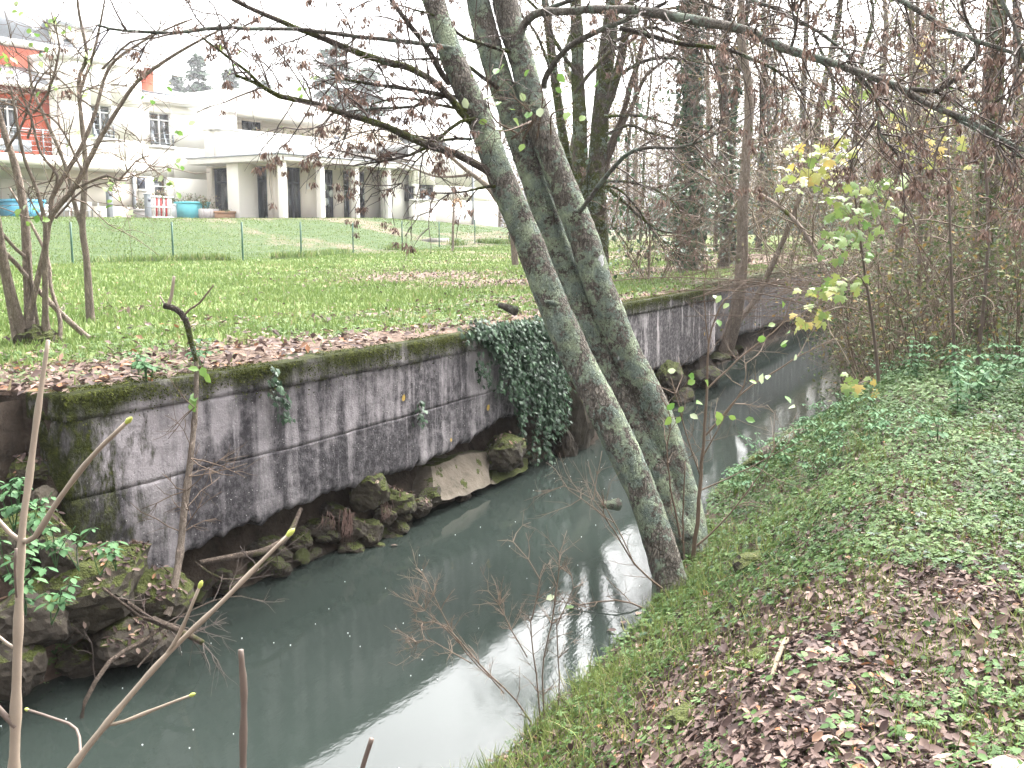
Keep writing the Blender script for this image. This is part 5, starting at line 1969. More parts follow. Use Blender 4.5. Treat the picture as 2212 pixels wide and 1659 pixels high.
GW = 'bare trees along the edge of the wood'
ivy_tree = wood_tree(at_height(1486, 577, 1.72), px_r(38, 26.5), 17, (.005, .0), 'straight tree trunk wrapped in dark green ivy on the lawn edge', None, 'grey_bark', 1, ivy=3.6, leaves=160, name='ivy_clad_tree', sway=.15)
wt = [
    (1562, 567, 24, 15, (.01, 0), 'grey trunk with brown leaf litter at its foot, right of the ivy trunk', 'grey_bark', 2, .35, 200),
    (1583, 560, 17, 14, (.0, .01), 'thinner trunk standing close behind the grey trunk', 'brown_bark', 3, .5, 160),
    (1510, 552, 11, 12, (.01, 0), 'thin pale trunk immediately right of the ivy clad tree', 'coppice_bark', 4, 0, 120),
    (1520, 549, 9, 11, (.0, 0), 'thinnest trunk of the pair behind the ivy clad tree', 'coppice_bark', 5, 0, 100),
    (1638, 542, 13, 15, (-.01, 0), 'slim dark trunk farther off beside the river corner', 'brown_bark', 6, .3, 160),
    (1545, 543, 10, 14, (.01, 0), 'distant slim trunk between ivy trunk and grey trunk', 'brown_bark', 7, .3, 160),
]
for (u, v, w, h, lean, lab, bark, sd, iv, lf) in wt:
    P = at_height(u, v, 1.80)
    wood_tree(P, px_r(w, P[1]), h, lean, lab, GW, bark, sd, iv, lf)
# trees deeper in the wood, each one plain and bare
rgw = np.random.default_rng(12)
k = 20
for (s0, s1, p0, p1, n) in ((36, 75, 6.5, 22, 26), (16, 60, -14, 2.2, 46), (12, 30, -16, -3, 16), (60, 100, 0, 26, 24)):
    for i in range(n):
        s = rgw.uniform(s0, s1)
        p = rgw.uniform(p0, p1)
        if 1.8 < p < 6.2:
            p = 7.0 if p > 3.5 else 1.0
        P = world(s, p, 0)
        u, v, d = project(P)
        if u > 2500 or u < 1200 or d < 10:
            continue
        wood_tree(P, rgw.uniform(.07, .2), rgw.uniform(9, 18), (rgw.normal(0, .04), rgw.normal(0, .04)), 'slender bare woodland tree with brown twigs and few leaves on the right', 'bare trees standing deep in the wood on the right', ['brown_bark', 'grey_bark', 'coppice_bark', 'mossy_bark'][k % 4], k, .5 if k % 4 == 0 else 0, int(rgw.uniform(600, 1500)), ['dry_leaf', 'shrub_leaf', 'dry_leaf'][k % 3], .15, n1=22, h0=.08 if d > 30 else .38, lv=2, L1=.3)
        k += 1
# bank trees growing from the water line in front of the set back wall
for (base, pts, w, lab) in (
    ((1568, 752), [(1568, 760, 17.3), (1590, 680, 17.2), (1603, 560, 17.1), (1604, 460, 17.0), (1612, 330, 17), (1618, 200, 17), (1600, 60, 17), (1610, -120, 17)], [34, 28, 25, 22, 20, 18, 16, 12], 'slim greenish trunk rising from the water line before the dark wall corner'),
    ((1640, 640), [(1590, 700, 18.5), (1630, 650, 18.5), (1660, 590, 18.4), (1700, 500, 18.2), (1735, 400, 18), (1760, 280, 18)], [15, 14, 13, 11, 9, 6], 'crooked thin stem leaning right over the river from the dark wall'),
    ((1790, 640), [(1800, 640, 17), (1770, 560, 17.2), (1720, 480, 17.4), (1660, 430, 17.8), (1600, 400, 18.2)], [12, 11, 10, 8, 5], 'thin bare stem leaning left across the river'),
):
    P0 = path(pts)
    e = empty('bank_tree', tuple(P0[0]), 0, lab, 'tree')
    o = P0[0]
    tb = Tubes()
    P = spline(P0, .12) - o
    tb.add(P, lerp_r(px_r(w, 17), len(P)), 11, .5, .06)
    tb.obj('trunk', M['coppice_bark'], e)
    cb = Tubes()
    tips = []
    for q in range(16):
        i = int(len(P) * rg.uniform(.3, 1)) - 1
        twig(cb, tips, P[i], unit(rg.normal(0, 1, 3) + (0, 0, .4)), 1.6 * rg.uniform(.5, 1.2), .012, rg, 2, .02)
    cb.obj('crown', M['twig_pale'], e)
    TP = np.array([q for (q, d) in tips])
    pos = TP[rg.integers(0, len(TP), 90)] + rg.normal(0, .1, (90, 3))
    scatter('foliage', QUAD_V, QUAD_F, pos, frames(rg.normal(0, 1, (90, 3)), rg.uniform(0, 6.28, 90), rg), .08, M['dry_leaf'], e, rg=rg)

# far misty conifers behind the roofs
def conifer(u, v_top, Y, wpx, label, seed, broad=0.0):
    rg = np.random.default_rng(seed)
    P = at_depth(u, 480, Y)
    top = at_depth(u, v_top, Y)[2]
    P[2] = ground_z(P)
    h = top - P[2]
    e = empty('conifer', tuple(P), 0, label, 'tree', 'misty evergreens behind the roofs')
    tb = Tubes()
    tb.add(np.array(((0, 0, -.5), (0, 0, h * .5), (.2, 0, h * .97))), (.45, .3, .05), 8)
    tb.obj('trunk', M['brown_bark'], e)
    R = wpx / 2 * Y / FPX
    n = 3400
    t = rg.random(n)
    a = rg.uniform(0, 6.28, n)
    lay = np.floor(t * 13) / 13 + rg.normal(0, .012, n)
    prof = (1 - lay) ** (.75 - broad * .4) * (.55 + .45 * vnoise(lay * 40, a * 1.3, 1, seed))
    rr = R * prof * rg.random(n) ** .5
    pos = np.stack((np.cos(a) * rr, np.sin(a) * rr, h * (.12 + .88 * lay) - rr * .22), -1)
    scatter('foliage', QUAD_V, QUAD_F, pos, frames(np.stack((np.cos(a) * .4, np.sin(a) * .4, np.ones(n)), -1) + rg.normal(0, .3, (n, 3)), a + rg.normal(0, .5, n), rg), rg.uniform(.6, 1.6, n) * 1.1, M['conifer'], e, rg=rg)


conifer(440, 105, 183, 195, 'misty conifer with the highest top behind the left roofs', 1)
conifer(510, 135, 196, 165, 'misty conifer right of the highest one behind the roofs', 2)
conifer(395, 150, 206, 150, 'lower misty conifer left of the highest one behind the roofs', 3)
conifer(730, 80, 175, 225, 'misty evergreen behind the tall white roof block', 4, .6)
conifer(800, 135, 182, 165, 'lower misty evergreen right of the white roof block', 5, .6)
conifer(580, 165, 210, 135, 'faint small conifer at the left edge of the white roof block', 6)

# hedge under the far trees
n = 6000
rg = np.random.default_rng(55)
s = rg.uniform(86, 90, n)
p = rg.uniform(-5, 32, n)
z = far_z(s, p) + rg.random(n) * (2.4 + 1.6 * vnoise(p, s, 5, 3))
hd = scatter('hedge', QUAD_V, QUAD_F, world(s, p, z), frames(rg.normal(0, 1, (n, 3)) + (-.4, -.8, .5), rg.uniform(0, 6.28, n), rg), rg.uniform(.4, .9, n), M['dark_leaf'], rg=rg)
tag(hd, kind='stuff')

# far off wood that closes the view on the right and centre
Vs, Fs, Rs, off = [], [], [], 0
protos = []
for i in range(4):
    rgp = np.random.default_rng(900 + i)
    tb = Tubes()
    h = 15
    T = spline([np.array((0, 0, -.3)), np.array((rgp.normal(0, .2), rgp.normal(0, .2), 5)), np.array((rgp.normal(0, .6), rgp.normal(0, .6), h))], 1.5)
    tb.add(T, np.linspace(.22, .05, len(T)), 5)
    tips = []
    SEG[0] = 2.5
    grow_crown(tb, tips, lambda t: T[min(len(T) - 1, int(t * len(T)))], h, rgp, .35, .12, 20, lv=2, L1=.3)
    SEG[0] = .16
    Fp = np.concatenate(tb.f)
    Fp = Fp[Fp[:, 2] != Fp[:, 3]]
    protos.append((np.concatenate(tb.v), Fp))
rgp = np.random.default_rng(31)
for i in range(76):
    if i < 34:
        s, p = rgp.uniform(95, 135), rgp.uniform(-40, 60)
    else:
        s, p = rgp.uniform(26, 95), rgp.uniform(-42, -6)
    V, F = protos[i % 4]
    a = rgp.uniform(0, 6.28)
    c, sn = math.cos(a), math.sin(a)
    Q = V @ np.array(((c, sn, 0), (-sn, c, 0), (0, 0, 1))) * rgp.uniform(.7, 1.35)
    P = world(s, p, 0)
    P[2] = ground_z(P)
    Vs.append(Q + P)
    Fs.append(F + off)
    off += len(V)
fw = mk('far_wood', np.concatenate(Vs), np.concatenate(Fs), M['twig'], rnd=np.full(sum(len(f) for f in Fs), .5))
tag(fw, kind='stuff')
n = 90000
cs = np.where(rgp.random(n) < .5, rgp.uniform(92, 135, n), rgp.uniform(26, 95, n))
cp_ = np.where(cs > 91.9, rgp.uniform(-40, 60, n), rgp.uniform(-42, -4, n))
zz = 1.2 + rgp.random(n) ** 1.3 * 15 * (.5 + .6 * vnoise(cs, cp_, 9, 8))
fl = scatter('far_wood_leaves', QUAD_V, QUAD_F, world(cs, cp_, zz), frames(rgp.normal(0, 1, (n, 3)), rgp.uniform(0, 6.28, n), rgp), rgp.uniform(.14, .40, n), M['dry_leaf'], rg=rgp)
tag(fl, kind='stuff')

# ------------------------------------------------------------------ shrubs on the near bank
def shrub(s, p, h, nst, label, seed, group=None, leaves=500, lmat='shrub_leaf', lsize=.05, arch=(0, 0), stem_r=.012, lv=1, spread=.35, tw=7, name='shrub', mat='twig_pale', P=None):
    rg = np.random.default_rng(seed + 4000)
    if P is None:
        P = world(s, p, 0.)
        P[2] = ground_z(P)
    e = empty(name, tuple(P), 0, label, 'shrub', group)
    ax = np.array((arch[0] * DX - arch[1] * DY, arch[0] * DY + arch[1] * DX, 0))
    tips = []
    SEG[0] = .4
    for k in range(nst):
        a = rg.uniform(0, 6.28)
        b0 = np.array((math.cos(a), math.sin(a), 0)) * rg.uniform(0, .35)
        d = np.array((math.cos(a) * spread, math.sin(a) * spread, 1.0)) + ax * .5
        hh = h * rg.uniform(.6, 1.1)
        q1 = b0 + d * hh * .4 + rg.normal(0, .08, 3)
        q2 = q1 + (d + ax * 1.2 + np.array((0, 0, -.25 - .5 * np.linalg.norm(ax)))) * hh * .35 + rg.normal(0, .15, 3)
        q3 = q2 + (d + ax * 2.0 + np.array((0, 0, -.5 - 1.1 * np.linalg.norm(ax)))) * hh * .3 + rg.normal(0, .2, 3)
        T = spline([b0 - (0, 0, .1), q1, q2, q3], .15)
        st = Tubes()
        r = stem_r * rg.uniform(.6, 1.3)
        st.add(T, np.linspace(r, r * .3, len(T)), 5)
        o = st.obj('stem', M[mat], e)
        tb = Tubes()
        for q in range(tw):
            i = int(len(T) * rg.uniform(.15, 1)) - 1
            twig(tb, tips, T[i], unit(rg.normal(0, 1, 3) * (1, 1, .8) + ax * .6 + (0, 0, .25)), h * .28 * rg.uniform(.5, 1.2), r * .4, rg, lv, -.02, .25, 3)
        tb.obj('twigs', M[mat], o)
    SEG[0] = .16
    if leaves:
        TP = np.array([q for (q, d) in tips])
        pos = TP[rg.integers(0, len(TP), leaves)] + rg.normal(0, .09, (leaves, 3))
        scatter('foliage', QUAD_V, QUAD_F, pos, frames(rg.normal(0, .7, (leaves, 3)) + (-.2, -.5, .7), rg.uniform(0, 6.28, leaves), rg), rg.uniform(.6, 1.4, leaves) * lsize, M[lmat], e, rg=rg)
    return e


GS = 'tangled twiggy shrubs filling the near bank on the right'
SL = 'tangled leafless looking shrub with thin pale stems and small yellowing leaves on the right bank'
rg = np.random.default_rng(8)
k = 0
for (s, p, h, n, lf, mat) in (
    (11.8, -.9, 3.2, 9, 650, 'shrub_leaf'), (12.8, -1.9, 3.6, 9, 700, 'shrub_leaf'), (13.5, .3, 3.2, 10, 500, 'shrub_leaf'), (14.5, -1.0, 4.2, 10, 800, 'shrub_leaf'),
    (15.4, 1.1, 3.6, 11, 380, 'shrub_leaf'), (16.0, -.6, 4.6, 10, 700, 'shrub_leaf'), (17.3, .6, 4.4, 10, 600, 'shrub_leaf'), (18.2, -1.4, 5.2, 9, 700, 'shrub_leaf'),
    (19.4, 1.3, 4.6, 10, 420, 'shrub_leaf'), (20.5, -.4, 5.4, 9, 650, 'shrub_leaf'), (22.0, 1.0, 5.0, 10, 500, 'shrub_leaf'), (24, 0, 6, 9, 600, 'dry_leaf'), (26, 1.6, 5.5, 9, 500, 'dry_leaf'),
    (12.4, -3.4, 3.6, 8, 650, 'shrub_leaf'), (14.4, -3.6, 4.4, 9, 700, 'shrub_leaf'), (17, -3.6, 5, 8, 650, 'shrub_leaf'), (20, -3.6, 5.5, 8, 600, 'dry_leaf'), (29, .5, 6, 9, 500, 'dry_leaf'), (33, 1.5, 6.5, 9, 450, 'dry_leaf'), (31, 5.9, 4.5, 8, 350, 'dry_leaf'), (26, 6.1, 3.4, 8, 250, 'dry_leaf'), (37, 6.2, 5, 9, 400, 'dry_leaf'), (12.6, 1.3, 1.5, 10, 260, 'shrub_leaf'), (14.0, 1.9, 2.2, 11, 320, 'shrub_leaf'), (15.6, 2.3, 2.4, 11, 320, 'shrub_leaf'), (18, 2.4, 3.2, 11, 320, 'shrub_leaf'), (21, 2.7, 3.4, 11, 320, 'shrub_leaf'), (24, 2.9, 3.6, 11, 300, 'shrub_leaf'), (27.5, 2.9, 4.2, 11, 300, 'dry_leaf'), (16.5, 2.5, 2.0, 12, 260, 'shrub_leaf'), (19.5, 2.7, 2.6, 12, 260, 'shrub_leaf'), (23, 3.3, 2.8, 12, 260, 'dry_leaf'), (13.2, -5.5, 4, 8, 600, 'shrub_leaf'), (16, -6, 5, 8, 600, 'shrub_leaf'),
):
    shrub(s, p, h, n + 4, SL, 100 + k, GS, leaves=int(lf * 3.6), lmat=mat, lsize=.055, tw=7, mat='twig_pale' if k % 2 else 'twig', lv=2)
    k += 1
# thicket that closes the river corridor
rgt = np.random.default_rng(88)
tb = Tubes()
for q in range(2600):
    s = rgt.uniform(27, 52)
    p = rgt.uniform(-14, 9)
    z0 = rgt.random() ** 1.4 * 5.5
    P = world(s, p, z0)
    d = unit(rgt.normal(0, .6, 3) + (0, 0, .55))
    L = rgt.uniform(.8, 2.6)
    m = P + d * L * .5 + rgt.normal(0, .12, 3)
    tb.add(np.array((P, m, P + d * L + (0, 0, -.15))), (.014, .010, .004), 3)
tag(tb.obj('thicket', M['twig_pale']), kind='stuff')
n = 26000
s = rgt.uniform(27, 52, n)
p = rgt.uniform(-16, 9, n)
z = .2 + rgt.random(n) ** 1.4 * 6 * (.4 + .8 * vnoise(s, p, 3, 77))
tag(scatter('thicket_leaves', QUAD_V, QUAD_F, world(s, p, z), frames(rgt.normal(0, 1, (n, 3)), rgt.uniform(0, 6.28, n), rgt), rgt.uniform(.06, .14, n), M['shrub_leaf'], rg=rgt), kind='stuff')
shrub(19.5, 7.2, 3.6, 10, 'dark evergreen bush with glossy leaves behind the set back wall near the grey trunks', 401, None, 900, 'dark_leaf', .11, mat='twig', spread=.6)
shrub(24.5, 8.2, 4.2, 9, 'loose evergreen bush farther along the wall beneath the bare trees', 402, None, 800, 'dark_leaf', .11, mat='twig', spread=.6)
# bare arching stems over the water
for (s, p, h, lab) in ((16.6, 2.1, 3.0, 'bare arching shrub hanging low over the water below the maple leaves'), (19.0, 2.4, 3.4, 'bare arching shrub farther up the river over the dark water'), (22.5, 2.7, 3.8, 'most distant bare shrub bowing over the dark water')):
    shrub(s, p, h, 14, lab, 200 + int(s), None, leaves=60, arch=(-.25, .8), tw=9, lv=1, spread=.5, mat='twig')
# leafy green bush at the right edge with nettles at its foot
shrub(11.2, -1.15, 2.1, 14, 'leafy green bush with dark upright stems at the right above the nettles', 300, None, 900, 'nettle', .07, stem_r=.014, mat='twig_dark', tw=8)
shrub(11.0, -2.9, 2.6, 10, 'dark green ivy hung bush at the far right edge', 301, None, 900, 'ivy', .07, stem_r=.02, mat='twig_dark')
# upright pole stems between the shrubs
for i, (u, v, w, Y, du, lab) in enumerate((
    (1955, 690, 20, 15.0, 12, 'pale straight pole like trunk among the shrubs right of the maple leaves'),
    (1985, 660, 13, 15.5, -4, 'thin pale stem just right of the pale pole like trunk'),
    (2010, 640, 9, 16, 10, 'thinnest upright stem right of the two pale trunks'),
    (2120, 640, 9, 11.5, 30, 'brown stem rising from the leafy bush at the right'),
    (2075, 700, 8, 11.2, -40, 'dark bent stem left of the leafy bush'))):
    P = at_depth(u, v, Y)
    z = ground_z(P)
    e = empty('young_tree', (P[0], P[1], z), 0, lab, 'tree')
    top = at_depth(u + du, -60, Y)
    T = spline([np.array((0, 0, -.2)), (top - (P[0], P[1], z)) * .35 + rg.normal(0, .06, 3), (top - (P[0], P[1], z)) * .7 + rg.normal(0, .1, 3), top - (P[0], P[1], z)], .2)
    tb = Tubes()
    tb.add(T, np.linspace(px_r(w, Y), px_r(w, Y) * .5, len(T)), 9, .5, .05)
    tb.obj('trunk', M['stick_dark' if i > 2 else 'coppice_bark'], e)
    cb = Tubes()
    tips = []
    for q in range(16):
        j = int(len(T) * rg.uniform(.25, 1)) - 1
        twig(cb, tips, T[j], unit(rg.normal(0, 1, 3) + (0, 0, .4)), 1.1 * rg.uniform(.5, 1.2), .008, rg, 1, .02)
    cb.obj('crown', M['twig'], e)
    TP = np.array([q for (q, d) in tips])
    pos = TP[rg.integers(0, len(TP), 160)] + rg.normal(0, .1, (160, 3))
    scatter('foliage', QUAD_V, QUAD_F, pos, frames(rg.normal(0, .7, (160, 3)) + (-.2, -.5, .7), rg.uniform(0, 6.28, 160), rg), rg.uniform(.04, .08, 160), M['shrub_leaf'], e, rg=rg)

# maple sapling with yellow green leaves
mp = empty('maple_sapling', tuple(at_depth(1905, 880, 11.0)), 0, 'maple sapling with large yellow and green lobed leaves over the river', 'tree')
MPO = np.array(mp.location)
MPO[2] = ground_z(MPO)
mp.location = MPO
MAPLE_ME = []
for i in range(8):
    o = mk('leaf', np.array(MAPLE_V) * (1, 1.05, 1), MAPLE_F, M['maple'], rnd=np.full(16, (i + .5) / 8))
    MAPLE_ME.append(o.data)
    bpy.data.objects.remove(o)
tb = Tubes()
T = spline(path([(1905, 900, 11), (1890, 740, 11), (1870, 600, 10.9), (1850, 450, 10.8), (1840, 330, 10.7), (1860, 230, 10.6)]), .1) - MPO
tb.add(T, np.linspace(.022, .008, len(T)), 7)
tb.obj('trunk', M['stick_dark'], mp)
clusters = [
    (1765, 350, 75, 42, 34, .78), (1745, 385, 55, 30, 22, .72), (1800, 320, 50, 25, 16, .6), (1870, 430, 70, 45, 38, .35), (1840, 470, 60, 45, 34, .25), (1900, 410, 55, 40, 24, .4), (1830, 530, 60, 35, 26, .22), (1800, 300, 20, 12, 4, .8),
    (1830, 610, 40, 20, 12, .5), (1770, 655, 45, 35, 18, .55), (1745, 690, 40, 15, 12, .8), (1800, 620, 25, 20, 8, .4), (1850, 215, 60, 30, 12, .5), (1990, 290, 60, 60, 16, .85), (2050, 330, 50, 40, 10, .8), (1940, 260, 40, 30, 10, .7), (1880, 850, 40, 26, 9, .85), (1850, 830, 40, 24, 9, .4), (2000, 100, 40, 40, 8, .95),
]
for (u, v, ru, rv, n, hue) in clusters:
    c = at_depth(u, v, 10.3) - MPO
    j = T[np.argmin(np.linalg.norm(T - c - np.array((0, 0, -.3)), axis=1))]
    tb = Tubes()
    L = spline([j, (j + c) / 2 + np.array((0, 0, .1)), c], .1)
    tb.add(L, lerp_r((.008, .004), len(L)), 5)
    cl = []
    for q in range(n):
        P = at_depth(u + rg.uniform(-ru, ru), v + rg.uniform(-rv, rv), 10.3 + rg.normal(0, .25)) - MPO
        cl.append(P)
        if q % 3 == 0:
            G = spline([c + (L[-2] - c) * .2, (c + P) / 2 + (0, 0, .04), P], .1)
            tb.add(G, lerp_r((.004, .002), len(G)), 3)
    tb.obj('branch', M['twig'], mp)
    for P in cl:
        hh = int(np.clip(rg.normal(hue, .14), 0, .99) * 8)
        put_leaf(mp, P, rg.normal(0, .4, 3) + (-.15, -.75, .65), -1.57 + rg.normal(0, .7), rg.uniform(.065, .11), MAPLE_ME[hh], rg)

# ------------------------------------------------------------------ saplings near the water
def stem_line(parent, pts, w, mat='stick', name='stem', sides=9, nodes=0, lump=.02, seed=1):
    Ym = np.mean([q[2] for q in pts])
    P = spline(path(pts), .03) - np.array(parent.location)
    r = lerp_r(px_r(w, Ym), len(P))
    if nodes:
        for k in range(1, nodes + 1):
            i = int(len(P) * k / (nodes + 1))
            r[max(0, i - 1):i + 1] *= 1.22
    tb = Tubes()
    tb.add(P, r, sides, .5, lump, seed)
    return tb.obj(name, M[mat], parent), P


def bud(parent, at, d, size):
    t = Tubes()
    d = unit(d)
    t.add(np.array((at, at + d * size * .4, at + d * size * .8, at + d * size)), (size * .18, size * .3, size * .2, size * .03), 7)
    t.obj('bud', M['bud'], parent)


sa = empty('shrub_shoot', tuple(at_depth(25, 1760, 2.3)), 0, 'tall pale opposite branched shoot standing at the left picture edge', 'shoot')
stem_line(sa, [(22, 1790, 2.3), (30, 1659, 2.3), (38, 1400, 2.32), (47, 1160, 2.34), (62, 1040, 2.36), (80, 900, 2.38), (104, 735, 2.4)], [24, 23, 20, 17, 15, 13, 9], nodes=6)
o, P = stem_line(sa, [(48, 1168, 2.34), (75, 1160, 2.32), (130, 1075, 2.3), (200, 985, 2.28), (272, 914, 2.26)], [13, 12, 11, 9], nodes=2)
bud(sa, P[-1], P[-1] - P[-4], .022)
stem_line(sa, [(46, 1168, 2.34), (22, 1152, 2.34), (-20, 1105, 2.34)], [12, 11, 10])
stem_line(sa, [(40, 1405, 2.32), (15, 1390, 2.32), (-20, 1360, 2.32)], [8, 8, 7])
stem_line(sa, [(34, 1570, 2.3), (10, 1545, 2.3), (-30, 1500, 2.3)], [14, 14, 12], 'stick_dark')
o, P = stem_line(sa, [(36, 1290, 2.3), (32, 1230, 2.28), (35, 1185, 2.28)], [6, 6, 7], 'stick_dark')
sb = empty('shrub_shoot', tuple(at_depth(140, 1700, 2.5)), 0, 'long pale shoot slanting up to the right across the water', 'shoot')
o, P = stem_line(sb, [(110, 1740, 2.5), (155, 1659, 2.5), (250, 1540, 2.52), (360, 1415, 2.54), (480, 1300, 2.56), (560, 1218, 2.58), (620, 1158, 2.6)], [17, 16, 14, 12, 11, 10, 8], nodes=5)
bud(sb, P[-1], P[-1] - P[-4], .028)
o, P = stem_line(sb, [(362, 1410, 2.54), (385, 1375, 2.53), (405, 1330, 2.52), (430, 1270, 2.52)], [9, 8, 7], nodes=1)
bud(sb, P[-1], P[-1] - P[-4], .022)
o, P = stem_line(sb, [(232, 1566, 2.52), (270, 1558, 2.5), (340, 1530, 2.48), (410, 1503, 2.46)], [8, 8, 6], nodes=1)
bud(sb, P[-1], P[-1] - P[-4], .018)
o, P = stem_line(sb, [(175, 1640, 2.5), (165, 1575, 2.6), (110, 1550, 2.65), (62, 1534, 2.7)], [7, 7, 7, 6], 'stick_dark')
bud(sb, P[-1], P[-1] - P[-4], .018)
sc = empty('cut_stem', tuple(at_depth(526, 1720, 2.6)), 0, 'upright brown stem with a cut top standing before the water', 'shoot')
stem_line(sc, [(526, 1780, 2.6), (525, 1659, 2.6), (527, 1500, 2.6), (523, 1440, 2.6), (520, 1404, 2.6)], [18, 16, 15, 14, 13], 'stick_dark', nodes=3, lump=.06)
sd_ = empty('cut_stem', tuple(at_depth(785, 1700, 2.6)), 0, 'short brown stub poking up at the bottom edge before the bright reflection', 'shoot')
stem_line(sd_, [(770, 1720, 2.6), (783, 1659, 2.6), (795, 1620, 2.6), (803, 1596, 2.6)], [11, 11, 11, 12], 'stick_dark', lump=.05)

# sapling against the wall with a hooked mossy top
sw = empty('sapling', tuple(at_bank(385, 1320, 4.7)), 0, 'thin sapling in front of the concrete wall with a crooked mossy top', 'tree')
def yb(u, v, p):
    return (u, v, float(at_bank(u, v, p)[1]))
WPTS = [yb(360, 1330, 4.72), yb(372, 1290, 4.74), yb(388, 1200, 4.8), yb(397, 1110, 4.84), yb(407, 1030, 4.86), yb(418, 930, 4.88), yb(424, 850, 4.88), yb(424, 780, 4.88)]
D0 = WPTS[-1][2]
stem_line(sw, WPTS, [17, 16, 15, 15, 14, 12, 11, 11], 'coppice_bark', 'trunk', nodes=3, lump=.05)
stem_line(sw, [(424, 782, D0), (412, 735, D0), (400, 690, D0), (380, 668, D0), (354, 660, D0)], [11, 12, 12, 13, 14], 'mossy_branch', 'branch', lump=.2)
stem_line(sw, [(362, 663, D0), (370, 640, D0), (376, 597, D0)], [8, 7, 6], 'stick', 'branch')
stem_line(sw, [(360, 662, D0), (352, 650, D0), (345, 638, D0)], [4, 4, 3], 'stick', 'branch')
stem_line(sw, [(396, 684, D0), (410, 668, D0), (430, 655, D0), (462, 615, D0)], [5, 4, 4, 3], 'twig', 'branch')
rg = np.random.default_rng(66)
tb = Tubes()
tips = []
for (u, v) in ((412, 990), (408, 1030), (404, 1060), (400, 1100), (420, 880), (395, 1150)):
    q = at_depth(u, v, yb(u, v, 4.84)[2]) - np.array(sw.location)
    for k in range(3):
        twig(tb, tips, q, unit(np.array((rg.normal(0, .9), rg.normal(-.1, .4), rg.uniform(-.2, 1)))), rg.uniform(.2, .45), .004, rg, 1, .02)
tb.obj('twigs', M['twig'], sw)
for (u, v) in ((410, 870), (424, 874), (430, 800), (444, 806), (436, 792), (420, 868)):
    put_leaf(sw, at_depth(u, v, D0 - .05) - np.array(sw.location), rg.normal(0, .3, 3) + (0, -.8, .5), rg.uniform(0, 6.28), .075)

# alder suckers with the last pale leaves, right of the trunks
sk = empty('sapling', tuple(at_depth(1498, 1200, 7.9)), 0, 'thin sapling with scattered pale leaves right of the leaning trunks', 'tree')
SKO = np.array(sk.location)
for (pts, w) in (
    ([(1496, 1210), (1510, 1080), (1522, 950), (1528, 850), (1532, 740), (1560, 660), (1575, 640)], [11, 10, 8, 7, 5, 4, 3]),
    ([(1524, 940), (1600, 850), (1660, 810), (1720, 770), (1800, 730)], [5, 4, 4, 3, 2]),
    ([(1528, 840), (1590, 780), (1640, 740), (1690, 700), (1705, 650)], [4, 4, 3, 3, 2]),
    ([(1520, 985), (1570, 900), (1610, 840), (1615, 790)], [4, 3, 3, 2]),
    ([(1515, 1040), (1480, 930), (1470, 880), (1450, 820)], [4, 3, 3, 2]),
    ([(1530, 760), (1520, 640), (1530, 560)], [3, 2.5, 2]),
    ([(1500, 1180), (1570, 1110), (1640, 1020), (1670, 960)], [5, 4, 3, 2]),
    ([(1470, 1160), (1440, 1000), (1450, 900), (1430, 850)], [5, 4, 3, 2]),
    ([(1513, 1060), (1600, 1020), (1690, 970), (1720, 940)], [4, 3, 2, 2]),
    ([(1480, 1250), (1476, 1120), (1480, 1000)], [5, 4, 3]),
):
    limb(sk, path([(a, b, 7.7) for (a, b) in pts]) - SKO, px_r(w, 7.7), 'twig', rg, 7, .35, .0, 'twig', None, 0, 6, 0, 1, .02, tr=.003)
for (u, v) in ((1545, 645), (1558, 638), (1550, 690), (1575, 655), (1655, 730), (1675, 700), (1703, 735), (1700, 745), (1485, 830), (1500, 815), (1635, 828), (1645, 830), (1610, 905), (1555, 905), (1465, 890), (1470, 900), (1490, 895), (1560, 910), (1450, 900), (1695, 855), (1705, 880), (1590, 905), (1660, 810), (1720, 765), (1530, 835), (1440, 885), (1700, 720), (1690, 660), (1460, 800), (1515, 870)):
    put_leaf(sk, at_depth(u, v, 7.6) - SKO, rg.normal(0, .6, 3) + (0, -.7, .6), rg.uniform(0, 6.28), rg.uniform(.055, .085))

# bare twiggy plant leaning over the water in the lower centre
bt = empty('dead_shrub', tuple(at_height(1215, 1600, .25)), 0, 'dead zigzag twigged plant leaning over the bright reflection', 'shrub')
BTO = np.array(bt.location)
for (pts, w) in (
    ([(1215, 1600), (1130, 1500), (1040, 1420), (960, 1340), (900, 1330)], [5, 4, 4, 3, 2]),
    ([(1200, 1570), (1180, 1440), (1170, 1330), (1190, 1240), (1125, 1160)], [4, 4, 3, 3, 2]),
    ([(1205, 1560), (1200, 1440), (1220, 1330), (1235, 1250), (1240, 1180)], [4, 4, 3, 3, 2]),
    ([(1230, 1570), (1240, 1440), (1230, 1330), (1275, 1250), (1255, 1200)], [3, 3, 3, 2, 2]),
    ([(1100, 1480), (1010, 1390), (950, 1300), (920, 1240), (890, 1210)], [3, 3, 3, 2, 2]),
    ([(1160, 1400), (1120, 1340), (1090, 1290), (1060, 1260)], [3, 3, 2, 2]),
    ([(1020, 1410), (930, 1370), (880, 1370), (870, 1400)], [3, 2, 2, 1]),
    ([(990, 1370), (930, 1320), (880, 1280)], [3, 2, 1]),
):
    limb(bt, path([(a * .86 + 165 * .86, b + 20, 5.2) for (a, b) in pts]) - BTO, px_r(w, 5.2), 'twig', rg, 20, .15, .01, 'twig', None, 0, 5, .15, 1, .02, tr=.0022)
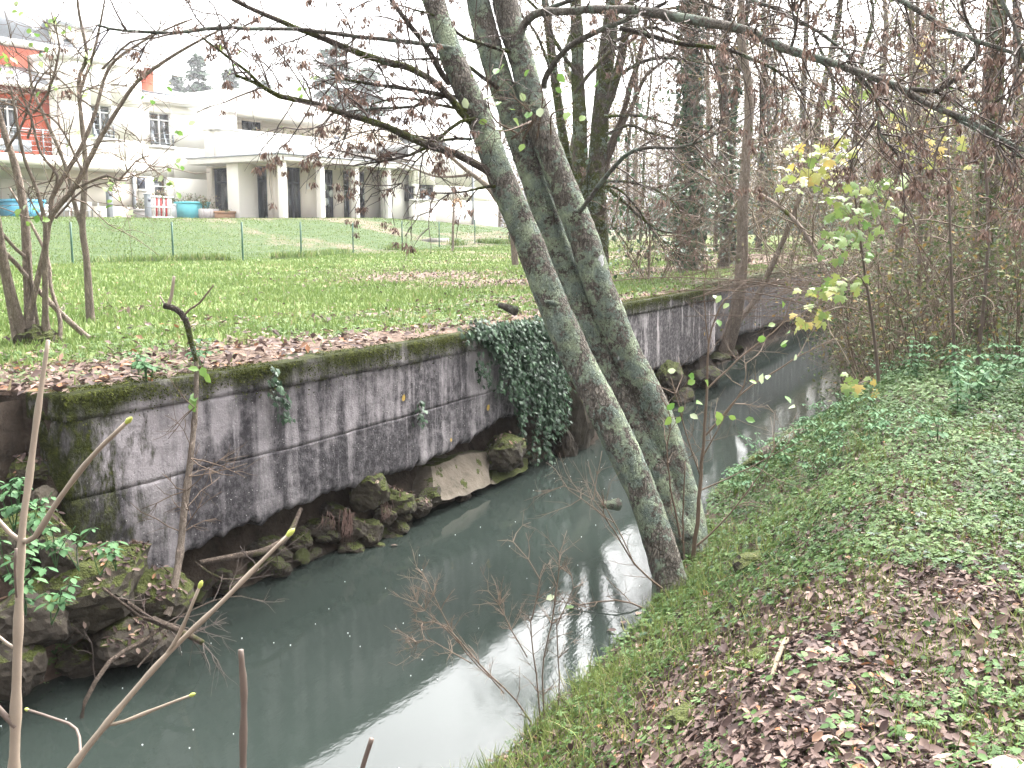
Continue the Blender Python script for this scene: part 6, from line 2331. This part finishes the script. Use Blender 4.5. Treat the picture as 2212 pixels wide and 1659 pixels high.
# low twigs left of the alder foot
dt = empty('dead_shrub', tuple(at_depth(1430, 1270, 7.1)), 0, 'few bare twigs sticking out left from the foot of the leaning trunks', 'shrub')
DTO = np.array(dt.location)
for (pts, w) in (([(1430, 1270), (1370, 1220), (1310, 1120), (1230, 1060)], [5, 4, 3, 2]), ([(1320, 1140), (1280, 1080), (1215, 1050)], [3, 2, 2]), ([(1370, 1220), (1330, 1130), (1290, 1060)], [3, 3, 2]), ([(1430, 1330), (1330, 1300), (1250, 1310), (1180, 1300)], [5, 4, 3, 2]), ([(1425, 1335), (1380, 1330), (1280, 1335), (1200, 1360)], [4, 3, 2, 2])):
    limb(dt, path([(a, b, 6.9) for (a, b) in pts]) - DTO, px_r(w, 6.9), 'twig', rg, 7, .3, .0, 'twig', None, 0, 5, .1, 1, .02, tr=.003)
for (u, v) in ((1345, 1342), (1357, 1356), (1320, 1350), (1210, 1330), (1240, 1310), (1180, 1295)):
    put_leaf(dt, at_depth(u, v, 6.9) - DTO, rg.normal(0, .3, 3) + (0, -.6, .8), rg.uniform(0, 6.28), .07)
# branch debris at the water, lower left
db = empty('driftwood', tuple(at_bank(330, 1380, 4.6)), 0, 'tangle of dead branches caught at the foot of the left wall end', 'branch')
DBO = np.array(db.location)
for (pts, w) in (
    ([yb(330, 1340, 4.6), yb(380, 1360, 4.4), yb(440, 1388, 4.2)], [16, 15, 13]),
    ([yb(175, 1572, 4.5), yb(180, 1520, 4.5), yb(235, 1432, 4.5), yb(300, 1390, 4.55), yb(360, 1350, 4.6)], [7, 9, 10, 10, 9]),
    ([yb(270, 1300, 4.6), yb(330, 1340, 4.6), yb(400, 1370, 4.5)], [12, 12, 9]),
    ([yb(220, 1270, 4.6), yb(300, 1330, 4.55), yb(380, 1350, 4.5)], [6, 6, 4]),
    ([yb(300, 1440, 4.5), yb(340, 1400, 4.5), yb(400, 1330, 4.5), yb(500, 1290, 4.4), yb(575, 1300, 4.4)], [4, 4, 3, 3, 2]),
    ([yb(420, 1210, 4.7), yb(480, 1250, 4.6), yb(560, 1230, 4.6), yb(620, 1180, 4.6)], [4, 4, 3, 2]),
):
    limb(db, path(pts) - DBO, px_r(w, 5.9), 'brown_bark', rg, 4, .32, .0, 'twig_dark', None, 0, 7, 0, 1, .08, tr=.0035)
root = empty('driftwood', tuple(at_bank(560, 1205, 4.85)), 0, 'grey bent root lying along the waterline under the wall overhang', 'branch')
stem_line(root, [yb(430, 1215, 4.85), yb(520, 1200, 4.8), yb(570, 1190, 4.75), yb(620, 1160, 4.8), yb(650, 1100, 5.0)], [10, 14, 15, 13, 9], 'brown_bark', 'root', lump=.15)
# brown roots hanging beside the stones
hr = empty('hanging_roots', tuple(at_bank(760, 1100, 4.95)), 0, 'bunch of reddish brown roots hanging among the stones to the water', 'roots')
HRO = np.array(hr.location)
for (u0, v0, n, L) in ((750, 1105, 26, 75), (835, 1085, 12, 45), (715, 1110, 8, 40)):
    tb = Tubes()
    for k in range(n):
        u = u0 + rg.normal(0, 9)
        q = [yb(u + rg.normal(0, 3), v0 + rg.uniform(-8, 8), 4.95), yb(u + rg.normal(0, 5), v0 + L * .5, 4.88), yb(u + rg.normal(0, 7), v0 + L * rg.uniform(.7, 1.1), 4.86)]
        P = spline(path(q), .05) - HRO
        tb.add(P, lerp_r((.0045, .0015), len(P)), 4)
    tb.obj('root', M['root'], hr)
# log on the mound of the near bank
lg = empty('fallen_log', tuple(at_height(1750, 940, .5)), 0, 'mossy fallen log half hidden in green plants on the river mound', 'log')
LGO = np.array(lg.location)
P = spline([at_height(1600, 1010, .2), at_height(1720, 950, .42), at_height(1790, 912, .52)], .06) - LGO
tb = Tubes()
tb.add(P, lerp_r((.02, .09, .10, .10, .09, .03), len(P)), 14, .5, .2, 4)
tb.obj('trunk', M['mossy_bark'], lg)

# ------------------------------------------------------------------ ivy hanging over the end of the wall
iv = empty('hanging_ivy', tuple(at_bank(1140, 760, 5.0)), 0, 'dark green ivy hanging from the wall top down to the water', 'ivy')
IVO = np.array(iv.location)
rg = np.random.default_rng(71)
pos, nr = [], []
tb = Tubes()
strands = []
for k in range(70):
    u = rg.uniform(1035, 1215)
    top = np.interp(u, [980, 1180, 1240], [712, 692, 690])
    L = np.interp(u, [1035, 1080, 1120, 1165, 1200, 1220], [25, 110, 260, 320, 260, 120]) * rg.uniform(.45, 1.05)
    n = max(4, int(L / 9))
    uu = u
    p = 4.97
    pts = []
    for i in range(n):
        uu += rg.normal(0, 3.0)
        v = top + L * i / n
        pts.append(yb(uu, v, p - .015 * math.sin(i / n * 3.1) - rg.uniform(0, .03)))
    strands.append(pts)
for k in range(15):
    u = rg.uniform(985, 1230)
    top = np.interp(u, [950, 1180, 1240], [722, 692, 690]) + rg.uniform(-14, 18)
    strands.append([yb(u + i * 8, top + rg.normal(0, 5), 4.98 - rg.uniform(0, .06)) for i in range(5)])
for (u, v, L) in ((590, 800, 70), (612, 850, 75), (905, 870, 50), (1035, 740, 90), (1050, 780, 60), (1170, 880, 130), (1225, 780, 130), (1235, 800, 120)):
    strands.append([yb(u + rg.normal(0, 3), v + L * i / 7, 4.97) for i in range(7)])
main = Tubes()
for pts in strands:
    P = path(pts) - IVO
    S = spline(P, .04)
    main.add(S, lerp_r((.006, .003), len(S)), 4)
    k = max(3, int(len(S) * 3.0))
    ii = rg.integers(0, len(S), k)
    for i in ii:
        pos.append(S[i] + rg.normal(0, .024, 3))
main.obj('stems', M['twig_dark'], iv)
pos = np.array(pos)
toward = np.array((.885, -.465, 0)) * 1.0
nrm = np.repeat(toward[None], len(pos), 0) + rg.normal(0, .32, (len(pos), 3)) + (0, 0, .5)
IVY_ME = []
for i in range(6):
    o = mk('leaf', IVY_V, IVY_F, M['ivy'], rnd=np.full(10, (i + .5) / 6))
    IVY_ME.append(o.data)
    bpy.data.objects.remove(o)
pos = pos + toward * rg.uniform(.0, .035, len(pos))[:, None]
order = rg.permutation(len(pos))
for i in order[:295]:
    put_leaf(iv, pos[i], nrm[i], -1.57 + rg.normal(0, .6), rg.uniform(.036, .062), IVY_ME[rg.integers(0, 6)], rg)
r = order[295:]
tag(scatter('foliage', IVY_V, IVY_F, pos[r], frames(nrm[r], -1.57 + rg.normal(0, .6, len(r)), rg), rg.uniform(.03, .058, len(r)), M['ivy'], iv, rg=rg), kind='stuff')


# ------------------------------------------------------------------ nettles
def nettle(P, h, n, label, seed, group='nettle plants', lsize=.07, lean=(0, 0)):
    rg = np.random.default_rng(seed + 6000)
    e = empty('nettle_plant', tuple(P), 0, label, 'plant', group)
    tb = Tubes()
    pos, nm, sp, sz = [], [], [], []
    for k in range(n):
        a = rg.uniform(0, 6.28)
        d = np.array((math.cos(a) * .35 + lean[0], math.sin(a) * .35 + lean[1], 1))
        T = spline([np.array((0, 0, -.05)), d * h * .5 + rg.normal(0, .03, 3), d * h * rg.uniform(.8, 1.1) + np.array((lean[0], lean[1], -.1)) * h * .4], .05)
        tb.add(T, np.linspace(.004, .002, len(T)), 4)
        for i in range(3, len(T), 2):
            a0 = rg.uniform(0, 3.14)
            for q in range(4):
                aa = a0 + q * 1.57
                dd = np.array((math.cos(aa), math.sin(aa), 0))
                pos.append(T[i] + dd * .012)
                nm.append(np.array((math.cos(aa) * .45, math.sin(aa) * .45, 1)))
                sp.append(aa)
                sz.append(lsize * rg.uniform(.6, 1.25) * (1.1 - .5 * i / len(T)))
    tb.obj('stem', M['nettle'], e)
    pos = np.array(pos)
    nm = unit(np.array(nm))
    sp = np.array(sp)
    X = np.stack((np.cos(sp), np.sin(sp), np.full(len(sp), -.35)), -1)
    X = unit(X - nm * np.sum(X * nm, 1)[:, None])
    Mx = np.stack((X, np.cross(nm, X), nm), -1)
    scatter('foliage', np.array(OVAL_V) * (1, 1.2, 1), OVAL_F, pos, Mx, np.array(sz), M['nettle'], e, rg=rg)


rg = np.random.default_rng(3)
for i, (u, v, p, h, lab) in enumerate((
    (30, 1130, 4.95, .34, 'topmost nettle clump at the left edge beside the pale block'), (75, 1150, 4.95, .26, 'nettle clump left of the concrete wall end'), (120, 1210, 4.8, .28, 'nettle clump drooping in front of the mossy footing'),
    (170, 1215, 4.75, .2, 'small nettle shoot right of the drooping clump'), (30, 1250, 4.75, .3, 'nettle clump behind the pale shoot at left'), (55, 1310, 4.7, .25, 'lower nettle clump trailing down at left'), (110, 1330, 4.65, .24, 'lowest nettle trailing toward the dark stones'),
    (215, 1225, 4.72, .18, 'tiny nettle sprig on the wall face'), (250, 1215, 4.72, .16, 'rightmost tiny nettle sprig on the wall face'))):
    nettle(at_bank(u, v, p), h, 4 if h > .22 else 2, lab, i, 'nettles at the broken wall end', .075, (.25, -.35))
k = 0
for (s, p) in ((9.7, -.2), (10.1, -.5), (10.5, -.75), (9.9, -.9), (10.3, -1.3), (10.6, .1), (10.9, .5), (11.3, .9), (10.9, -1.9), (10.4, .6), (11.7, 1.3), (10.9, -2.6), (9.8, .7), (11.9, .4)):
    P = world(s, p, 0)
    P[2] = ground_z(P)
    nettle(P, rg.uniform(.4, .62), 6, 'leafy green nettle plant at the foot of the right bank shrubs', 50 + k, 'nettles below the shrubs', .09)
    k += 1

rg = np.random.default_rng(29)
for k in range(44):
    s = rg.uniform(8.2, 13.5)
    p = float(bank_edge(np.array(s))) - rg.uniform(.12, 1.9)
    P = world(s, p, 0)
    P[2] = ground_z(P)
    nettle(P, rg.uniform(.14, .34), rg.integers(4, 7), 'low leafy plant growing thickly on the river mound beyond the leaning trunks', 120 + k, 'leafy plants on the river mound', rg.uniform(.045, .07), (rg.normal(0, .2), rg.normal(0, .2)))

# ------------------------------------------------------------------ what grows and lies on the near bank
rg = np.random.default_rng(17)


def near_samples(n, s1=22.0, pmin=-9, bias=1.25, emargin=.04):
    """random spots on the near bank, denser towards the picture's foreground"""
    out_s, out_p = [], []
    tot = 0
    while tot < n:
        m = n * 6
        s = rg.uniform(-1, s1, m)
        p = rg.uniform(pmin, 3.2, m)
        e = bank_edge(s)
        d = np.hypot(s, p)
        ok = (p < e - emargin) & (rg.random(m) < np.clip((3.2 / np.maximum(d, 1)) ** bias, 0, 1))
        P = world(s, p, near_z(s, p))
        u, v, dep = project(P)
        ok &= (dep > 1) & (u > -80) & (u < 2320) & (v < 1800)
        out_s.append(s[ok])
        out_p.append(p[ok])
        tot += ok.sum()
    return np.concatenate(out_s)[:n], np.concatenate(out_p)[:n]


def normal_near(s, p):
    e = .06
    gx = (near_z(s + e, p) - near_z(s - e, p)) / (2 * e)
    gy = (near_z(s, p + e) - near_z(s, p - e)) / (2 * e)
    nx, ny = -gx, -gy
    return unit(np.stack((nx * DX - ny * DY, nx * DY + ny * DX, np.ones_like(nx)), -1))


def green(s, p):
    """how much ground cover grows: thick near the water and up stream, thin in the near right"""
    g = .50 + .085 * (s - 5.0) + .20 * sm((p - .6) / 1.2) - .18 * sm((-p) / 2.5) * sm((7 - s) / 4)
    return g + 1.0 * (vnoise(s, p, .9, 41, 3) - .5)


# fallen leaves
n = 46000
s, p = near_samples(n, 16, bias=1.6)
keep = rg.random(n) < np.clip(1.1 - .75 * (green(s, p) - .35), .34, 1)
s, p = s[keep], p[keep]
n = len(s)
pos = world(s, p, near_z(s, p) + .008 + rg.random(n) * .03)
nm = normal_near(s, p) + rg.normal(0, .38, (n, 3))
sp = rg.uniform(0, 6.28, n)
sz = rg.uniform(.022, .050, n) * np.where(rg.random(n) < .05, 1.55, 1)
rd = np.clip(rg.normal(.48, .24, n), 0, 1)
u, v, dep = project(pos)
vis = (u > 5) & (u < 2205) & (v > 5) & (v < 1655)
show = np.where(vis, sz / dep, 0)
order = np.argsort(-show)
FALL_ME = []
for i in range(10):
    V = np.array(CURL_V if i % 2 else OVAL_V) * (1, 1.15 + .05 * (i % 3), 1.1)
    o = mk('fallen_leaf', V, OVAL_F, M['litter'], rnd=np.full(6, (i + .5) / 10))
    FALL_ME.append(o.data)
    bpy.data.objects.remove(o)
MAPF = mk('fallen_leaf', np.array(MAPLE_V) * (1, 1, 2.2), MAPLE_F, M['litter'], rnd=np.full(16, .86))
MAPF_ME = MAPF.data
bpy.data.objects.remove(MAPF)
for q, i in enumerate(order[:290]):
    me = MAPF_ME if q % 29 == 0 else FALL_ME[min(9, int(rd[i] * 10))]
    o = put_leaf(None, pos[i] + (0, 0, .008), nm[i], sp[i], sz[i], me, rg, 'fallen_leaf')
    tag(o, 'small brown dead leaf lying among green herbs on the near bank', 'leaf', 'fallen leaves on the near bank')
r = order[290:]
nearm = dep[r] < 7.5
rf_ = r[~nearm]
tag(scatter('leaf_litter', QUAD_V, QUAD_F, pos[rf_], frames(nm[rf_], sp[rf_], rg), sz[rf_], M['litter'], rnd=rd[rf_], rg=rg), kind='stuff')
r = r[nearm]
half = len(r) // 2
tag(scatter('leaf_litter', OVAL_V, OVAL_F, pos[r[:half]], frames(nm[r[:half]], sp[r[:half]], rg), sz[r[:half]], M['litter'], rnd=rd[r[:half]], rg=rg), kind='stuff')
tag(scatter('leaf_litter', CURL_V, OVAL_F, pos[r[half:]], frames(nm[r[half:]], sp[r[half:]], rg), sz[r[half:]], M['litter'], rnd=rd[r[half:]], rg=rg), kind='stuff')
big = put_leaf(None, at_height(2160, 1632, 1.06), (.1, -.3, 1), .4, .15, MAPF_ME, rg, 'fallen_leaf')
tag(big, 'largest pale buff maple leaf at the lower right corner', 'leaf', 'fallen leaves on the near bank')

# low herbs
n = 30000
s, p = near_samples(n, 20, bias=1.15)
g = green(s, p)
keep = rg.random(n) < np.clip((g - .42) * 1.6, .04, .75)
s, p = s[keep], p[keep]
n = len(s)
hgt = rg.uniform(.02, .075, n) * (1 + .9 * sm((s - 7) / 4)) + .01
ox = rg.normal(0, .012, n)
PS, NS, SP, SZ = [], [], [], []
k = 4
base = world(s, p, near_z(s, p))
nn = normal_near(s, p)
fat = rg.random(n)
for i in range(k):
    a = rg.uniform(0, 6.28, n)
    rr = rg.uniform(.005, .035, n)
    PS.append(base + np.stack((np.cos(a) * rr, np.sin(a) * rr, hgt * rg.uniform(.6, 1.1, n)), -1))
    NS.append(nn + np.stack((np.cos(a) * .35, np.sin(a) * .35, np.zeros(n)), -1) + rg.normal(0, .2, (n, 3)))
    SP.append(a)
    SZ.append(rg.uniform(.022, .046, n) * (1 + .25 * sm((s - 8) / 5)))
PS, NS, SP, SZ = np.concatenate(PS), np.concatenate(NS), np.concatenate(SP), np.concatenate(SZ)
rd = np.clip(np.tile(vnoise(s, p, .5, 51, 2), k) * .9 + rg.normal(0, .18, len(PS)), 0, 1)
m = np.tile(fat < .62, k)
tag(scatter('ground_cover', HERB_V, HERB_F, PS[m], frames(NS[m], SP[m], rg), SZ[m], M['herb'], rnd=rd[m], rg=rg), kind='stuff')
m = ~m
tag(scatter('ground_cover', np.array(OVAL_V) * (1, 1.6, 1), OVAL_F, PS[m], frames(NS[m], SP[m], rg), SZ[m] * .85, M['herb'], rnd=rd[m], rg=rg), kind='stuff')
# ground ivy patches, dark
n = 2600
s, p = near_samples(n, 12, bias=1.0)
keep = (vnoise(s, p, 1.1, 61, 2) > .6) | (np.hypot(s - 7.3, p - 1.9) < .75)
s, p = s[keep], p[keep]
n = len(s)
tag(scatter('ground_ivy', IVY_V, IVY_F, world(s, p, near_z(s, p) + rg.uniform(.02, .06, n)), frames(normal_near(s, p) + rg.normal(0, .25, (n, 3)), rg.uniform(0, 6.28, n), rg), rg.uniform(.035, .06, n), M['ivy'], rg=rg), kind='stuff')


def blades(name, s, p, zf, L, wid, mat, lean=.55, tri=False, rd=None):
    n = len(s)
    a = rg.uniform(0, 6.28, n)
    up = np.stack((np.cos(a) * lean * rg.random(n), np.sin(a) * lean * rg.random(n), np.ones(n)), -1) + rg.normal(0, .2, (n, 3))
    X = unit(up)
    side = unit(np.cross(X, np.stack((np.cos(a), np.sin(a), np.zeros(n)), -1) + rg.normal(0, .3, (n, 3))))
    Z = np.cross(X, side)
    Mx = np.stack((X, side * np.broadcast_to(np.asarray(wid, float), (n,))[:, None], Z), -1)
    o = scatter(name, TRI_V if tri else BLADE_V, TRI_F if tri else BLADE_F, world(s, p, zf), Mx, L, M[mat], rnd=rd, rg=rg)
    return tag(o, kind='stuff')


# grass blades on the near bank, in tufts
n = 36000
s, p = near_samples(n, 20, bias=1.15)
t = vnoise(s, p, .7, 71, 3)
keep = (t > .46) | (rg.random(n) < .15)
keep &= green(s, p) > .22
s, p = s[keep], p[keep]
L = rg.uniform(.04, .12, len(s)) * (1 + .4 * sm((p - 1.2) / .8))
blades('bank_grass', s, p, near_z(s, p) - .005, L, .5, 'grass', 1.1)
# overhanging tufts at the water edge
ss, ppp = [], []
for k in range(34):
    c = rg.uniform(2.5, 8.5)
    n = 60
    a = rg.normal(c, .07, n)
    ss.append(a)
    ppp.append(bank_edge(a) - np.abs(rg.normal(.16, .12, n)))
s, p = np.concatenate(ss), np.concatenate(ppp)
blades('bank_grass', s, p, near_z(s, p) - .005, rg.uniform(.08, .2, len(s)), .32, 'grass', 1.4)
# tufts on the bank top
ss, ppp = [], []
for k in range(90):
    c, q = rg.uniform(4, 13), rg.uniform(-4, 2.0)
    n = 45
    ss.append(rg.normal(c, .06, n))
    ppp.append(rg.normal(q, .06, n))
s, p = np.concatenate(ss), np.concatenate(ppp)
blades('bank_grass', s, p, near_z(s, p) - .005, rg.uniform(.08, .2, len(s)), .32, 'grass', 1.3)
# moss cushions
for (u, v, z, w, lab) in ((1640, 1112, .75, .16, 'moss cushion beside the leaning trunks on the bank'), (1490, 1520, .85, .09, 'small round moss cushion among the dead leaves'), (1655, 1385, .95, .07, 'little bright moss tuft beside a dry stick'), (1490, 1530, .8, .07, 'yellow green moss tuft at the bank slope')):
    P = at_height(u, v, z)
    P[2] = ground_z(P)
    o = rock_mesh('moss_cushion', (w, w, w * .5), int(u), 'rock_moss', 3, 2, .25)
    o.location = P
    tag(o, lab, 'moss', 'moss cushions')
# dry sticks lying on the bank
for i, (u0, v0, u1, v1, w, lab) in enumerate(((1545, 1365, 1512, 1445, .011, 'pale dry stick lying on the bank nearest the water'), (1700, 1350, 1665, 1450, .013, 'crooked pale stick in the middle of the leaf litter'), (2000, 1530, 2025, 1560, .008, 'short whitish stick at the lower right'), (2110, 1660, 2200, 1640, .009, 'dark thin stick at the lower right corner'), (1870, 1060, 1960, 1035, .008, 'thin bleached twig lying in the green plants'))):
    A = at_height(u0, v0, 1.0)
    B = at_height(u1, v1, 1.0)
    A[2], B[2] = ground_z(A) + .03, ground_z(B) + .03
    e = empty('dry_stick', tuple(A), 0, lab, 'stick', 'dry sticks on the bank')
    tb = Tubes()
    m = (A + B) / 2 - A + rg.normal(0, .012, 3)
    P = spline([np.zeros(3), m, B - A], .03)
    tb.add(P, lerp_r((w, w * .6), len(P)), 7, .5, .12, i)
    tb.obj('stick', M['twig_pale'], e)

# ------------------------------------------------------------------ lawn grass and the leaves on it
rg = np.random.default_rng(23)


def lawn_samples(n, s0, s1, q0, q1, bias):
    a, b = [], []
    tot = 0
    while tot < n:
        m = n * 5
        s = rg.uniform(s0, s1, m)
        q = rg.uniform(q0, q1, m)
        p = np.where(s < 4.15, 5.9, wall_p(s) + .06) + q
        P = world(s, p, far_z(s, p))
        u, v, d = project(P)
        ok = (d > 3) & (u > -500) & (u < 2200) & (rg.random(m) < np.clip((7.5 / np.maximum(d, 1)) ** bias, 0, 1))
        a.append(s[ok])
        b.append(p[ok])
        tot += ok.sum()
    return np.concatenate(a)[:n], np.concatenate(b)[:n]


n = 185000
s, p = lawn_samples(n, -2, 50, .05, 28, 1.2)
lt_ = litter(s, p)
keep = rg.random(n) > np.clip(lt_ * 1.25 - .15, 0, .97)
s, p = s[keep], p[keep]
d = np.hypot(s, p)
L = rg.uniform(.035, .085, len(s)) * (.8 + .7 * vnoise(s, p, 1.2, 81, 3)) * (1 - .35 * sm((p - 21.5) / 1.5))
rd = np.clip(.25 + .6 * vnoise(s, p, .8, 82, 3) + rg.normal(0, .2, len(s)), 0, 1)
blades('lawn_grass', s, p, far_z(s, p) - .004, L, .55 + .07 * d, 'lawn_blade', .9, True, rd)
n = 26000
s, p = lawn_samples(n, -2, 30, .02, 14, 1.5)
keep = rg.random(n) < np.clip(litter(s, p) * 1.2, .015, 1)
s, p = s[keep], p[keep]
n = len(s)
nm = rg.normal(0, .35, (n, 3)) + (0, 0, 1)
tag(scatter('leaf_litter', QUAD_V, QUAD_F, world(s, p, far_z(s, p) + rg.uniform(.004, .035, n)), frames(nm, rg.uniform(0, 6.28, n), rg), rg.uniform(.05, .10, n), M['litter'], rnd=np.clip(rg.normal(.6, .25, n), 0, 1), rg=rg), kind='stuff')
# small herbs along the top of the wall
n = 7500
s, p = lawn_samples(n, -2, 20, .05, 2.6, 1.2)
keep = vnoise(s, p, .6, 91, 2) > .46
s, p = s[keep], p[keep]
n = len(s)
tag(scatter('ground_cover', HERB_V, HERB_F, world(s, p, far_z(s, p) + rg.uniform(.015, .05, n)), frames(rg.normal(0, .3, (n, 3)) + (0, 0, 1), rg.uniform(0, 6.28, n), rg), rg.uniform(.03, .06, n), M['herb'], rnd=np.clip(rg.normal(.7, .2, n), 0, 1), rg=rg), kind='stuff')
# moss fringe on the wall top
n = 30000
s = rg.uniform(4.15, 17.5, n)
q = np.abs(rg.normal(0, .11, n))
m = (s < 10.8) | (s > 12.2)
s, q = s[m], q[m]
n = len(s)
over = rg.random(n) < .55
pw = wall_p(s)
pp = np.where(over, pw - .02 - rg.random(n) * .018, pw + q)
zz = np.where(over, WTOP - np.abs(rg.normal(0, .075, n)), WTOP + .012 + rg.random(n) * .012)
nr = np.where(over[:, None], np.array([[.885, -.465, .5]]), np.array([[0., 0, 1]])) + rg.normal(0, .4, (n, 3))
keep = vnoise(s, zz * 3, .35, 95, 2) > .30
tag(scatter('wall_moss', QUAD_V, QUAD_F, world(s, pp, zz)[keep], frames(nr[keep], rg.uniform(0, 6.28, n)[keep], rg), rg.uniform(.008, .022, n)[keep], M['moss'], rg=rg), kind='stuff')
# leaves, herbs and moss on the slope left of the wall
n = 3200
s = rg.uniform(-2.5, 4.1, n)
p = rg.uniform(5.2, 7.5, n)
P = world(s, p, slope_z(s, p) + rg.uniform(.005, .03, n))
nm = rg.normal(0, .4, (n, 3)) + (.3, -.25, 1)
tag(scatter('leaf_litter', CURL_V, OVAL_F, P, frames(nm, rg.uniform(0, 6.28, n), rg), rg.uniform(.04, .085, n), M['litter'], rg=rg), kind='stuff')
n = 3000
s = rg.uniform(-2.5, 4.1, n)
p = rg.uniform(5.0, 7.5, n)
keep = vnoise(s, p, .5, 97, 2) > .45
s, p = s[keep], p[keep]
n = len(s)
tag(scatter('ground_cover', HERB_V, HERB_F, world(s, p, slope_z(s, p) + rg.uniform(.02, .07, n)), frames(rg.normal(0, .35, (n, 3)) + (.3, -.25, 1), rg.uniform(0, 6.28, n), rg), rg.uniform(.03, .06, n), M['herb'], rg=rg), kind='stuff')
# leaves lying on the ledges at the foot of the wall
bpy.context.view_layer.update()
ROCKS = [o for o in bpy.data.objects if o.type == 'MESH' and o.parent is None and o.name.startswith('stone') and max(o.dimensions) > .3]
pos, nm = [], []
from mathutils.bvhtree import BVHTree
TREES = [(o, o.matrix_world.copy(), o.matrix_world.inverted()) for o in ROCKS]
for (u, v, p, n) in ((890, 1035, 4.95, 160), (330, 1225, 4.75, 230), (200, 1210, 4.85, 120), (70, 990, 5.5, 160), (60, 880, 6.0, 90), (110, 860, 5.8, 80), (797, 1040, 5.0, 30), (1085, 945, 5.0, 40)):
    for q in range(n):
        P = at_bank(u, v, p) + np.array((rg.normal(0, .16), rg.normal(0, .16), 0))
        best = None
        for (o, mw, mi) in TREES:
            if (o.location.xy - Vector(P[:2])).length > .6:
                continue
            A = mi @ Vector((P[0], P[1], 2.2))
            B = mi @ Vector((P[0], P[1], -.2))
            ok, loc, nor, idx = o.ray_cast(A, (B - A).normalized())
            if ok:
                w = mw @ loc
                nw = (mw.to_3x3() @ nor).normalized()
                if nw.z > .45 and (best is None or w.z > best[0].z):
                    best = (w, nw)
        if best:
            pos.append(np.array(best[0]) + (0, 0, .008))
            nm.append(np.array(best[1]) + rg.normal(0, .25, 3))
n = len(pos)
if n:
    tag(scatter('leaf_litter', CURL_V, OVAL_F, np.array(pos), frames(np.array(nm), rg.uniform(0, 6.28, n), rg), rg.uniform(.03, .06, n), M['litter'], rg=rg), kind='stuff')
# leafy plants on the lawn edge
for i, (u, v, h, lab) in enumerate(((300, 800, .16, 'leafy green plant on the lawn edge above the wall'), (318, 812, .14, 'low green plant beside the leafy one above the wall'), (432, 788, .22, 'blue green broad leaved plant behind the sapling'))):
    P = at_height(u, v, 1.66)
    P[2] = ground_z(P)
    nettle(P, h, 5, lab, 80 + i, 'plants above the wall', .07)
# weeds at the fence posts
n = 9000
k = rg.integers(2, len(FPA) - 1, n)
f = rg.random(n)
B = FPA[k] + (FPA[np.minimum(k + 1, len(FPA) - 1)] - FPA[k]) * f[:, None]
s, p = to_sp(B)
s = s + rg.normal(0, .12, n)
p = p + rg.normal(0, .12, n)
keep = vnoise(s, s * 0, .9, 99, 2) > .45
s, p = s[keep], p[keep]
blades('fence_weeds', s, p, far_z(s, p), rg.uniform(.08, .3, len(s)), 1.2, 'lawn_blade', .8, True)

# ------------------------------------------------------------------ on the water
n = 90
s = rg.uniform(2.2, 11, n)
p = rg.uniform(2.5, 4.8, n)
m = MB()
for a, b in zip(s, p):
    r = rg.uniform(.0012, .0024)
    m.box(a - r * 1.4, a + r * 1.4, b - r, b + r, .001, .006)
sk_ = m.obj('foam_specks', M['speck'])
sk_.rotation_euler = (0, 0, THETA)
tag(sk_, kind='stuff')
for i, (u, v, me) in enumerate(((1345, 1342, 5), (1310, 1362, 3), (1375, 1328, 8), (690, 1195, 2), (860, 1178, 7))):
    P = at_height(u, v, .006)
    o = put_leaf(None, P, (0, 0, 1), i * 1.3, .07, FALL_ME[me], rg, 'floating_leaf')
    tag(o, 'dead leaf floating on the dark green river', 'leaf', 'leaves floating on the river')

# ------------------------------------------------------------------ damp air
hz = MB().box(-190, 230, -60, 330, -1.6, 31).obj('haze', None)
hz.data.materials.clear()
hm = bpy.data.materials.new('damp_air')
hm.use_nodes = True
hm.node_tree.nodes.clear()
ho = hm.node_tree.nodes.new('ShaderNodeOutputMaterial')
hv = hm.node_tree.nodes.new('ShaderNodeVolumePrincipled')
hv.inputs['Color'].default_value = (.93, .94, .97, 1)
hv.inputs['Density'].default_value = .00042
hv.inputs['Anisotropy'].default_value = .2
hm.node_tree.links.new(hv.outputs[0], ho.inputs['Volume'])
hz.data.materials.append(hm)
tag(hz, kind='stuff')
